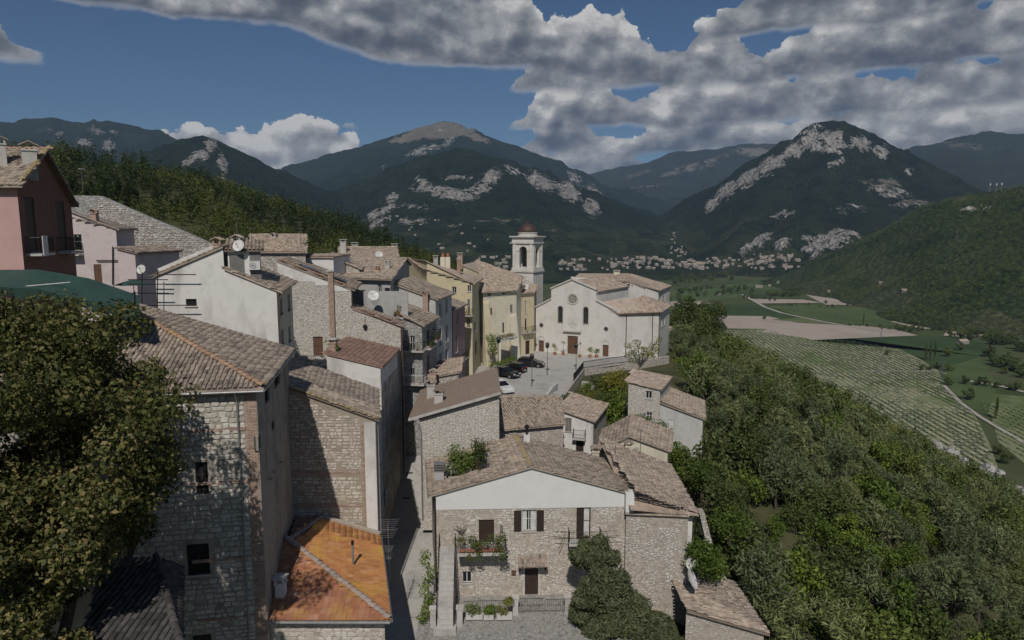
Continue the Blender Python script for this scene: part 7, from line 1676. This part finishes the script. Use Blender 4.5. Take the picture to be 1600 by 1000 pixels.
# ================================================================ garden strip below the square
tree_kind('olive', 2.4, 3.8, 1.0, 'leaf_olive', 150, .26, 12, 0, 'bark', 1, 3); tree_kind('oak', 2.8, 4.6, 1.2, 'leaf_oak', 150, .30, 14, .1, 'bark', 0, 3)
tree_kind('bright', 2.3, 3.6, .7, 'leaf_bright', 150, .26, 12, 0, 'bark', 0, 2); tree_kind('yellow', 2.2, 3.6, .8, 'leaf_yellow', 140, .26, 11, 0, 'bark', 0, 2)
tree_kind('pine', 2.3, 7.5, 1.2, 'leaf_pine', 120, .36, 16, .55, 'bark', 0, 3); tree_kind('pine_sun_tint', 2.6, 5.6, 1.2, 'leaf_pine_sun_tint', 120, .36, 14, .25, 'bark', 0, 2)
tree_kind('poplar', 1.7, 19, .8, 'leaf_oak', 150, .6, 16, .45, 'bark', 0, 2); tree_kind('valley', 4.2, 7.0, 1.2, 'leaf_oak', 110, .8, 12, 0, 'bark', 0, 2); tree_kind('dry', 1.6, 2.2, .3, 'leaf_dry', 70, .2, 9, 0, 'bark_pale', 1, 2)
def at_ground(u, v, Y): p = P(u, v, Y); return (p.x, Y, gz(p.x, Y)-.1)
def shrub(name, label, cents, per, size, mat, base_, cat='shrub', shape=0, stem=True):
    t = thing(name, label, cat, base_); b = Vector(base_)
    if stem: MB().tube(b-Vector((0,0,.4)), Vector(cents[0][0]), .1, .04).build('stem', MATS['bark'], t)
    leafy_part(t, cents, per, size, mat, 'foliage', shape); return t
def disc():
    a, q = random.uniform(0, 6.283), math.sqrt(random.random()); return q*math.cos(a), q*math.sin(a)
def blobcents(u, v, Y, ru, rv, n, r): return [(P(u+d_[0]*ru*1.1, v+d_[1]*rv*1.1, Y+random.uniform(-r, r)), (r*random.uniform(.7,1.2), r*random.uniform(.7,1.2), r*random.uniform(.6,1.0))) for d_ in [disc() for _ in range(n)]]
shrub('garden_bush', 'dense green bush at the foot of the square wall', blobcents(938,603,92,7,10,8,.9), 130, .22, 'leaf_oak', P(938,622,92)); shrub('garden_bush', 'small round bright bush beside the square wall', blobcents(920,606,91,4,6,5,.7), 110, .2, 'leaf_bright', P(920,616,91))
shrub('garden_tree', 'yellowing leafy tree left of the tall stone house', blobcents(962,600,86,14,18,13,1.4), 170, .25, 'leaf_yellow', P(962,640,86), 'tree'); shrub('garden_tree', 'green leafy tree below the yellowing one by the crooked house', blobcents(960,630,82,13,16,12,1.3), 160, .25, 'leaf_bright', P(960,655,82), 'tree')
for i, (u, v, Y, ru, rv, nm, m) in enumerate(((865,628,84,18,5,'scrubby hedge above the long low roof, left end','leaf_yellow'),(895,628,84,20,6,'green scrub bank above the long low roof','leaf_bright'),(925,622,85,14,6,'grassy green bank left of the crooked house','leaf_yellow'),(945,628,82,12,8,'overgrown green bank behind the crooked house','leaf_oak'))): shrub('scrub', nm, blobcents(u,v,Y,ru,rv,9,1.0), 110, .2, m, P(u,v+8,Y))
shrub('ivy_mass', 'bright ivy cascading between the grey house and cream gable', blobcents(990,662,70,22,6,8,1.2)+blobcents(1025,680,69,16,9,8,1.2)+blobcents(1048,712,67,11,16,9,1.2)+blobcents(1060,742,66,14,12,8,1.2), 240, .22, 'leaf_ivy', P(1050,745,66), 'ivy')
# sparse tree with pale trunk in front of the church flank
b_ = P(1003,590,97); th = thing('sparse_tree', 'sparse pale-trunked tree growing before the church flank', 'tree', b_)
mb = MB(); mb.tube(b_-Vector((0,0,1.5)), b_+Vector((-.3,0,1.6)), .30, .22, 8); k_ = b_+Vector((-.3,0,1.6)); cen = []
for i in range(9):
    a = i*2.4; e = k_+Vector((math.cos(a)*random.uniform(.8,2.0), math.sin(a)*1.2, random.uniform(.8,3.2))); mb.tube(k_, e, .11, .05, 6); f = e+Vector((math.cos(a)*.8, math.sin(a)*.6, .8)); mb.tube(e, f, .05, .02, 5); cen += [(e, (.75,.75,.55)), (f, (.7,.7,.5))]
mb.build('trunk', MATS['bark_pale'], th); leafy_part(th, cen, 55, .24, 'leaf_yellow', 'crown')
# big dark trees right of the church
for (u, v, Y, s, key, nm) in ((1105,570,128,1.55,'oak','big dark round tree right of the church'),(1085,600,110,1.1,'olive','silvery olive between the big dark tree and the grey edge house'),(1066,498,175,1.5,'oak','dark tree row behind the church, left tree'),(1085,500,180,1.6,'oak','dark tree row behind the church, middle tree'),(1112,503,185,1.5,'oak','dark tree row behind the church, right tree'),(1125,620,110,1.2,'oak','dark bushy tree below the big round one'),(1060,590,112,.9,'bright','green bush between church flank and tall stone house')):
    p = P(u, v+ (26 if s > 1.3 else 16), Y); plant_tree('broadleaf_tree', nm, 'tree', key, (p.x, Y, p.z), s*1.15)
# ---- olive in the courtyard
b_ = P(950,960,45.6); b_.z = -27.6; th = thing('courtyard_olive', 'big dense olive tree in front of the gabled house', 'tree', b_)
trunk = trunk_mesh(MB(), 3.4, .35, 4, 1.3, 3); mb = MB(); mb.add([Vector(p)+b_ for p in trunk.v], trunk.f); mb.build('trunk', MATS['bark'], th)
cen = blobcents(933,866,46.2,32,18,26,.62)+blobcents(950,945,44.6,46,46,70,.75)+blobcents(985,1000,43.8,66,34,50,.8)
leafy_part(th, cen, 680, .22, 'leaf_olive_near', 'crown', 1)
for (u, v, Y, ru, rv, nm, m) in ((1092,868,47.5,12,22,'flowering green shrub at the corner of the stone wing','leaf_bright'),(1112,880,49,10,14,'leafy shrub on the wall above the lower roof','leaf_bright'),(1135,770,57,26,30,'large ivy covered mass right of the stone wing','leaf_oak'),(1140,820,56,18,26,'lower ivy clump hanging over the slope','leaf_ivy'),(1095,740,60,10,14,'ivy clump against the pinkish roof edge','leaf_ivy')): shrub('wall_shrub', nm, blobcents(u,v,Y,ru,rv,14,.95), 170, .2, m, P(u,v+rv,Y))
th = thing('ruined_buttress', 'leaning fragment of pale stone wall behind the white side house', 'wall', P(1100,880,51)); mb = MB()
for (u0,v0,u1,v1) in ((1092,798,1104,850),(1098,850,1112,880),(1112,880,1126,905)): a, b = P(u0,v0,51), P(u1,v1,51); mb.add([a, a+Vector((.4,.1,0)), b+Vector((.5,.1,0)), b, a+Vector((0,.7,-.1)), a+Vector((.4,.8,-.1)), b+Vector((.5,.8,-.1)), b+Vector((0,.7,-.1))], [(3,2,1,0),(0,1,5,4),(1,2,6,5),(4,5,6,7),(3,0,4,7)])
mb.build('wall', MATS['rubble_wall'], th)
# ---- the big leafy tree on the left
b_ = Vector((-21, 28.5, -27)); th = thing('leafy_tree', 'huge leafy broadleaf tree filling the left foreground', 'tree', b_)
tm = trunk_mesh(MB(), 13, .5, 5, 7, 5); mb = MB(); mb.add([Vector(p)+b_ for p in tm.v], tm.f); mb.build('trunk', MATS['bark'], th)
cen = []; g_ = random.Random(5)
for i in range(170):
    v = g_.uniform(480, 980); um = float(np.interp(v, [450,500,560,620,700,760,800,850,900,980], [130,205,255,265,285,292,265,225,150,95])); u = g_.uniform(-140, um-26)
    v = max(v, float(np.interp(u, [-140,60,120,200,250], [455,470,478,500,560])))
    Y = g_.uniform(25.5, 31.0)-(0 if v < 600 else g_.uniform(0, 5.0)); r = g_.uniform(.8, 1.5); cen.append((P(u, v, Y), (r, r, r*.8)))  # lower crown deepened towards the camera to throw shade on the corner house
for i in range(26): r = g_.uniform(.7, 1.2); cen.append((P(g_.uniform(-90, 105), g_.uniform(850, 1030), g_.uniform(22, 27)), (r, r, r*.8)))
leafy_part(th, cen, 680, .20, 'leaf_maple', 'crown'); leafy_part(th, [q for q in cen if UV(q[0])[1] > 640 and UV(q[0])[0] < 190], 130, .21, 'leaf_dry', 'yellowing_leaves')
# ================================================================ slope woodland
spots = []; g_ = random.Random(11)
def ordinal(n): return '%d%s' % (n, 'th' if 10 < n % 100 < 14 else {1:'st',2:'nd',3:'rd'}.get(n % 10, 'th'))
def single_out(items, fmt):
    """items: (thing, u, band); label = band phrase + place counted from the left"""
    by = {}
    for t, u, b in items: by.setdefault(b, []).append((u, t))
    for b, L in by.items():
        L.sort(key=lambda q: q[0])
        for i, (u, t) in enumerate(L): t['label'] = fmt % (b, ordinal(i+1)+' from the left')
occupied = [(Vector((o.location.x, o.location.y)), 6.5) for o in list(ORG) if o.type == 'EMPTY' and o.name.split('.')[0].endswith('house') and o.location.x > 8]
y = 36.0
while y < 330:
    cell = 3.3 if y < 110 else (3.3 if y < 180 else 4.0); x = 12.0
    while x < 300:
        yy = y+g_.uniform(-1.1,1.1); xx = x+g_.uniform(-1.1,1.1); x += cell
        r = xx-float(xe_f(yy))
        if r < 1.0 or (yy < 58 and r < 3.0): continue
        u, v = UV((xx, yy, -30-r*.45))
        if u < 900 or u > 1720: continue
        z = gz(xx, yy)
        if z < -146: continue
        if any((Vector((xx,yy))-c).length < k for c, k in occupied): continue
        u, v = UV((xx, yy, z+2))
        if not (1000 < u < 1680 and v < 1100): continue
        if 1425 < u < 1640 and 680 < v < 810 and yy > 215: continue
        if yy > 100 and float(fbm(np.array(xx/30), np.array(yy/30), 3, 77)) > .68: continue
        cl = float(fbm(np.array(xx/22), np.array(yy/22), 3, 5)); q = g_.random()
        if cl < .46: key = 'olive' if q < .70 else ('oak' if q < .9 else 'bright')
        elif cl < .56: key = 'olive' if q < .45 else ('bright' if q < .70 else 'oak')
        else: key = 'oak' if q < .38 else ('bright' if q < .72 else ('yellow' if q < .86 else 'olive'))
        s = (g_.uniform(.5, 1.0) if g_.random() < .55 else g_.uniform(.95, 1.4))*(1.0 if yy < 200 else 1.1); spots.append((math.hypot(xx, yy), xx, yy, z-.2, s, key, u, v))
    y += cell
spots.sort()
nm = {'olive': ('olive_tree', 'grey-green olive tree on the slope, %s, %s'), 'oak': ('oak_tree', 'dark green oak on the slope, %s, %s'), 'bright': ('leafy_shrub', 'bright green bushy tree on the slope, %s, %s'), 'yellow': ('yellowing_tree', 'yellowing bushy tree on the slope, %s, %s')}
cnt = {}; rest = {}; made = {}
for d, x, y, z, s, key, u, v in spots:
    cnt[key] = cnt.get(key, 0)+1
    if cnt[key] <= (180 if key == 'olive' else 120):
        t = plant_tree(nm[key][0], 'x', 'tree', key, (x, y, z), s, {'olive':'olive trees on the slope','oak':'oaks on the slope','bright':'bright bushes on the slope','yellow':'yellowing trees on the slope'}[key])
        made.setdefault(key, []).append((t, u, 'bottom band' if v > 920 else 'lower band' if v > 840 else 'middle band' if v > 760 else 'upper band' if v > 660 else 'top band'))
    else: rest.setdefault(key, []).append((x, y, z, s))
for key, L in made.items(): single_out(L, nm[key][1])
lm = {'olive':'leaf_olive','oak':'leaf_oak','bright':'leaf_bright','yellow':'leaf_yellow'}
for key, L in rest.items(): tree_mass('slope_wood', 'distant part of the slope wood, %s trees' % {'olive':'grey-green olive','oak':'dark oak','bright':'bright green','yellow':'yellowing'}[key], 'wood', key, L, lm[key], 160)
# undergrowth
us = []
for i in range(2600):
    y = g_.uniform(40, 200); x = float(xe_f(y))+g_.uniform(1, 130); z = gz(x, y); u, v = UV((x,y,z))
    if 1000 < u < 1680 and v < 1060: us.append((x, y, z-.3, g_.uniform(.3,.6)))
tree_mass('undergrowth', 'low tangled undergrowth between the trees of the slope', 'undergrowth', 'yellow', us[:1500], 'leaf_oak', 60); tree_mass('dry_undergrowth', 'straw coloured dry scrub between the trees of the slope', 'undergrowth', 'dry', us[1500:1800], 'leaf_dry', 90)
# rock outcrop at the foot of the slope
for i, (u, v, Y, r, nm_) in enumerate(((1470,715,262,7,'pale limestone outcrop at the slope edge, upper left'),(1500,735,262,8,'pale limestone outcrop at the slope edge, middle'),(1530,745,262,8,'pale limestone outcrop at the slope edge, right of middle'),(1550,768,255,10,'wide pale limestone crag above the vineyard corner'),(1590,770,255,9,'pale limestone crag at the right frame edge'),(1465,705,266,4,'small pale rock beside the outcrop'))):
    p = P(u, v, Y); mb = MB(); 
    for k in range(26): mb.blob(p+Vector((random.uniform(-r,r), random.uniform(-6,6), random.uniform(-4,2.5))), (random.uniform(.8,2.6), random.uniform(.8,2.2), random.uniform(.7,2.8)), 6, 4, .4)
    tag(mb.build('rock_outcrop', MATS['rock']), nm_, 'rock', 'limestone outcrops on the slope')
# ================================================================ wooded hill left
fs = []; fk = {'pine': [], 'pine_sun_tint': [], 'oak': []}
for i in range(8000):
    x = g_.uniform(-330, 30); y = g_.uniform(118, 385); z = gz(x, y); u, v = UV((x, y, z+3))
    if -40 < u < 800 and v < 425 and z > -40:
        lit = float(fbm(np.array(x/35), np.array(y/35), 3, 21)); key = 'pine' if lit < .52 else ('pine_sun_tint' if g_.random() < .7 else 'oak')  # noise patches choose which conifers carry the painted sunlight
        if y < 230 and g_.random() < .45: key = 'oak' if g_.random() < .6 else 'pine_sun_tint'
        fs.append((math.hypot(x, y), x, y, z-.3, g_.uniform(.6, 1.05), key, u, v))
fs.sort(); cnt = {}
pn = {'pine': ('pine_tree','dark pine on the hill, %s, %s','pines on the wooded hill'), 'pine_sun_tint': ('sun_tint_pine','conifer with painted yellow-green sunlight on the hill, %s, %s','conifers with painted sunlight on the wooded hill'), 'oak': ('hill_oak','round green tree on the hill, %s, %s','round trees on the wooded hill')}
made = {}
for d, x, y, z, s, key, u, v in fs:
    cnt[key] = cnt.get(key, 0)+1
    if cnt[key] <= 90: made.setdefault(key, []).append((plant_tree(pn[key][0], 'x', 'tree', key, (x, y, z), s*1.3, pn[key][2], random.uniform(.7,.95)), u, 'upper row' if v < 320 else 'middle row' if v < 365 else 'row along the roofs'))
    else: fk[key].append((x, y, z-.6, s*1.3))
for key, L in made.items(): single_out(L, pn[key][1])
for key, m in (('pine','leaf_pine'),('pine_sun_tint','leaf_pine_sun_tint'),('oak','leaf_oak')): tree_mass('hill_wood', {'pine':'dark conifer wood on the hill behind the town','pine_sun_tint':'conifer wood with painted sunlight on the hill behind the town','oak':'broadleaf wood on the hill behind the town'}[key], 'wood', key, fk[key][:2000], m, 90)
# ================================================================ valley trees and farm buildings
for (u, v, h, nm_) in ((1556,655,1.0,'tall dark poplar standing alone at the valley edge'),(1446,563,1.05,'tall poplar in the valley pair, left one'),(1453,564,1.1,'tall poplar in the valley pair, middle one'),(1460,563,1.1,'tall poplar in the valley pair, right one'),(1349,508,.9,'lone poplar beside the farm track')):
    p = PZ(u, v, VZ); plant_tree('poplar_tree', nm_, 'tree', 'poplar', p, h*1.0, 'poplars in the valley', 1.0)
single = [(1385,555,.75,'small round tree alone in the vineyard'),(1480,558,1.3,'broad dark tree right of the poplar trio'),(1500,548,1.2,'rounded tree behind the poplar trio'),(1513,625,1.4,'wide spreading tree at the vineyard corner'),(1482,602,1.1,'rounded tree by the white valley shed'),(1483,580,1.2,'dark tree left of the white valley shed'),(1560,710,.9,'grey bush at the lower vineyard corner'),(1572,725,1.0,'olive-coloured bush below the lower vineyard corner'),(1404,515,.9,'roundish tree at the end of the tan field'),(1422,519,.9,'slender tree right of the tan field'),(1290,475,.9,'solitary tree beside the far tan field'),(1194,499,.9,'dark bush on the green strip by the tan field')]
for u, v, s, nm_ in single: plant_tree('valley_tree', nm_, 'tree', 'valley', PZ(u, v, VZ), s, 'single trees in the valley')
vt = []
def row(u0, v0, u1, v1, n, s0, s1, ju=3, jv=1.2):
    for i in range(n): t = (i+g_.random()*.8)/n; vt.append((lerp(u0,u1,t)+g_.uniform(-ju,ju), lerp(v0,v1,t)+g_.uniform(-jv,jv), g_.uniform(s0,s1)))
row(1540,560,1600,590,18,1.0,1.6,8,8); row(1500,600,1600,612,6,.8,1.2); row(1395,515,1560,520,14,.6,1.1); row(1320,508,1420,518,9,.4,.8); row(1045,498,1130,520,26,1.2,1.8,8,8); row(1050,476,1110,500,18,1.2,1.9,10,8); row(1200,463,1250,462,26,.9,1.4,4,2); row(1225,440,1245,448,12,1.0,1.6,6,3); row(1130,430,1220,425,30,1.2,2.0,6,3); row(1045,440,1140,435,30,1.2,2.0,6,5); row(1050,462,1180,452,36,.8,1.6,8,6); row(1280,455,1340,450,14,1.0,1.7,5,2); row(1230,415,1300,418,26,1.6,2.6,5,3); row(960,430,1060,425,30,1.4,2.2,8,5); row(1160,465,1215,470,10,.6,1.0); row(1480,520,1600,545,26,1.0,1.7,10,7); row(1340,470,1480,500,34,1.0,1.7,8,6); row(1440,580,1475,575,4,.6,1.0); row(1220,476,1330,480,10,.4,.8,4,2)
made = [(plant_tree('hedgerow_tree', 'x', 'tree', 'valley', PZ(u, v, VZ), s, 'hedgerow trees of the valley', trunk=(v > 470)), u, 'farthest row' if v < 432 else 'far row' if v < 458 else 'middle row' if v < 490 else 'row by the tan field' if v < 530 else 'row by the vineyard') for u, v, s in vt if 0 < u < 1640]
single_out(made, 'dark hedgerow tree in the valley, %s, %s')
# woods on the right hillside: one mass
hw_ = []; zf_ = ZF[-1][0]
hu = rng.uniform(1270, 1660, 16000); hY = rng.uniform(760, 2200, 16000); hx = (hu-800)/F*hY; hz_ = zf_(hx, hY); hk = fbm(hx/90, hY/90, 3, 8)
for x, y, z, k in zip(hx, hY, hz_, hk):
    if z > VZ+1.0 and k > .43: hw_.append((x, y, z-.5, g_.uniform(.7,1.25)))
hw_ = hw_[:5200]
tree_mass('hillside_wood', 'dark mixed wood covering the hillside on the right', 'wood', 'valley', hw_, 'leaf_oak', 26)
# ================================================================ villages at the mountain foot
def house_mesh(w, d, h, rh, mats):
    vs = [(-w,-d,-3),(w,-d,-3),(w,d,-3),(-w,d,-3),(-w,-d,h),(w,-d,h),(w,d,h),(-w,d,h),(-w,0,h+rh),(w,0,h+rh)]
    me = bpy.data.meshes.new('village_wall'); me.from_pydata(vs, [], [(0,1,5,4),(1,2,6,9,5),(2,3,7,6),(3,0,4,8,7)]); me.materials.append(MATS[mats[0]])
    o = .5; vr = [(-w-o,-d-o,h-.2),(w+o,-d-o,h-.2),(w+o,0,h+rh+.15),(-w-o,0,h+rh+.15),(-w-o,d+o,h-.2),(w+o,d+o,h-.2)]
    mr = bpy.data.meshes.new('village_roof'); mr.from_pydata(vr, [], [(0,1,2,3),(3,2,5,4)]); mr.materials.append(MATS[mats[1]])
    wv, wf = [], []
    for row_ in range(2):
        for i in range(3):
            x = -w+w*2*(i+.5)/3; z = h*(.2+.45*row_); b = len(wv); wv += [(x-.5,-d-.03,z),(x+.5,-d-.03,z),(x+.5,-d-.03,z+1.5),(x-.5,-d-.03,z+1.5)]; wf.append((b,b+1,b+2,b+3))
    mw = bpy.data.meshes.new('village_window'); mw.from_pydata(wv, [], wf); mw.materials.append(MATS['glass'])
    return me, mr, mw
VH = [house_mesh(5,5,5,2.6,('village_wall','pink_tile')), house_mesh(8,5.5,6,3,('village_wall_b','old_tile_b')), house_mesh(4,5,5,2.4,('village_wall','pink_tile')), house_mesh(11,5.5,6.5,3,('village_wall','old_tile')), house_mesh(4,4.5,8,2,('village_wall_b','old_tile'))]
VL = {}
def vhouse(u, v, s, label, group, dzz=0, Y1=4200):
    p = hit(u, v, Y0=900, Y1=Y1)
    if p is None: return
    t = thing('village_house', label, 'house', p, group); VL.setdefault(label, []).append((t, u, v)); t.rotation_euler = (0,0,g_.uniform(-.5,.5)); t.scale = (s*.8,s*.8,s*.72)
    for n_, me in zip(('wall','roof','window'), random.choice(VH)): o = bpy.data.objects.new(n_, me); col.objects.link(o); o.parent = t
def vcluster(n, box, label, group, s=(.7,1.2)):
    for _ in range(n): vhouse(g_.uniform(box[0], box[2]), g_.uniform(box[1], box[3]), g_.uniform(*s), label, group)
vcluster(95, (955,404,1108,421), 'pale house in the village left of the gorge', 'houses of the left village', (.8,1.3)); vcluster(18, (1048,384,1075,402), 'pale house above the left village', 'houses above the left village', (.6,.9)); vcluster(8, (1046,356,1056,384), 'tiny pale house in the uphill line', 'houses in the uphill line', (.5,.8))
vcluster(60, (1110,404,1250,422), 'pale house in the village right of the gorge', 'houses of the right village', (.7,1.2)); vcluster(24, (1178,398,1240,410), 'pale house under the rocky peak', 'houses under the rocky peak', (.7,1.1))
vcluster(26, (870,405,960,424), 'pale house on the plain behind the church', 'houses behind the church', (.7,1.2)); vcluster(22, (740,400,800,420), 'pale house seen left of the bell tower', 'houses left of the bell tower', (.7,1.2)); vcluster(10, (620,340,690,352), 'tiny pale house high under the cliffs', 'houses under the cliffs', (.6,.9)); vcluster(16, (560,350,800,395), 'pale farmhouse on the mountain slope', 'farmhouses on the slope', (.6,.9))
for (u, v, s, nm_) in ((1375,445,1.0,'white farmhouse at the foot of the right hillside, left one'),(1412,456,1.1,'white farmhouse at the foot of the right hillside, right one'),(1500,578,1.0,'white shed at the field edge by the poplar trio'),(1185,450,1.1,'long white building in the middle of the valley'),(1202,448,1.0,'white farm building amid the valley trees'),(1215,443,1.0,'pale farm building right of the long white one'),(1108,452,.8,'small white barn in the green valley fields'),(1122,462,.8,'small white hut beside the valley track'),(1295,457,.9,'pale farmhouse above the far tan field')): vhouse(u, v, s, nm_, None)
for lb, L in VL.items():
    if len(L) > 1:
        vs_ = sorted(q[2] for q in L); md = vs_[len(vs_)//2]; single_out([(t, u, 'lower half' if v >= md else 'upper half') for t, u, v in L], lb+', %s, %s')
th = thing('ruined_tower', 'tiny stone watchtower on the spur above the right village', 'tower', hit(1221,388, Y0=1800, Y1=4200) or (900,2400,-60)); b_ = ORG[th]; MB().box((-5,-5,-8),(5,5,20), (b_, Vector((1,0,0)), Vector((0,1,0)), Vector((0,0,1)))).box((-3,-3,20),(3,3,24), (b_, Vector((1,0,0)), Vector((0,1,0)), Vector((0,0,1)))).build('tower', MATS['rubble_wall'], th)
# pylons and masts on the right
def pylon(label, p, h):
    th = thing('power_pylon', label, 'pylon', p, 'electricity pylons'); b = Vector(p); mb = MB()
    for sx in (-1,1):
        for sy in (-1,1): mb.tube(b+Vector((sx*h*.09,sy*h*.09,0)), b+Vector((0,0,h)), h*.008, h*.006, 4)
    for k in range(6): z = h*k/7; r = h*.09*(1-k/7); mb.tube(b+Vector((-r,-r,z)), b+Vector((r,-r,z+h/7)), h*.005, h*.005, 3).tube(b+Vector((r,-r,z)), b+Vector((-r,-r,z+h/7)), h*.005, h*.005, 3)
    mb.build('lattice', MATS['grey_metal'], th)
    for z in (.72,.84,.95): MB().tube(b+Vector((-h*.16,0,h*z)), b+Vector((h*.16,0,h*z)), h*.007, h*.007, 4).build('cross_arm', MATS['grey_metal'], th)
pylon('lattice pylon in the tan field of the valley', PZ(1312,505,VZ), 24); pylon('lattice pylon at the corner of the vineyard', PZ(1470,598,VZ), 24); pylon('lattice pylon beside the dark green field', PZ(1376,532,VZ), 14)
for u, nm_ in ((1546,'radio mast on the right ridge, left one'),(1556,'radio mast on the right ridge, middle one'),(1564,'radio mast on the right ridge, right one')):
    p = hit(u, 300, Y0=800, Y1=2400) or P(u, 296, 1600); th = thing('radio_mast', nm_, 'mast', p, 'masts on the ridge'); MB().tube(p, p+Vector((0,0,22)), .7, .4, 5).build('pole', MATS['zinc'], th); MB().box((-1.2,-1.2,15),(1.2,1.2,19), (p, Vector((1,0,0)), Vector((0,1,0)), Vector((0,0,1)))).build('antenna_panel', MATS['white_paint'], th)
p = hit(1495, 375, Y0=800, Y1=2400)
if p is not None: pylon('white pylon on the wooded right hillside', p, 22)
# ================================================================ air: one closed box of thin haze round everything
m = bpy.data.materials.new('haze'); m.use_nodes = True; nt = m.node_tree; nt.nodes.clear()
pv = nt.nodes.new('ShaderNodeVolumePrincipled'); pv.inputs['Color'].default_value = (.50, .70, 1.0, 1); pv.inputs['Density'].default_value = 4.0e-5; pv.inputs['Anisotropy'].default_value = 0.0
ou = nt.nodes.new('ShaderNodeOutputMaterial'); nt.links.new(pv.outputs[0], ou.inputs['Volume'])
hz = MB().box((-16000,-2500,VZ-5),(16000,16000,1400)).build('haze', m, org=(0,0,0)); tag(hz, 'thin blue air haze over the whole valley', 'haze', None, 'stuff')
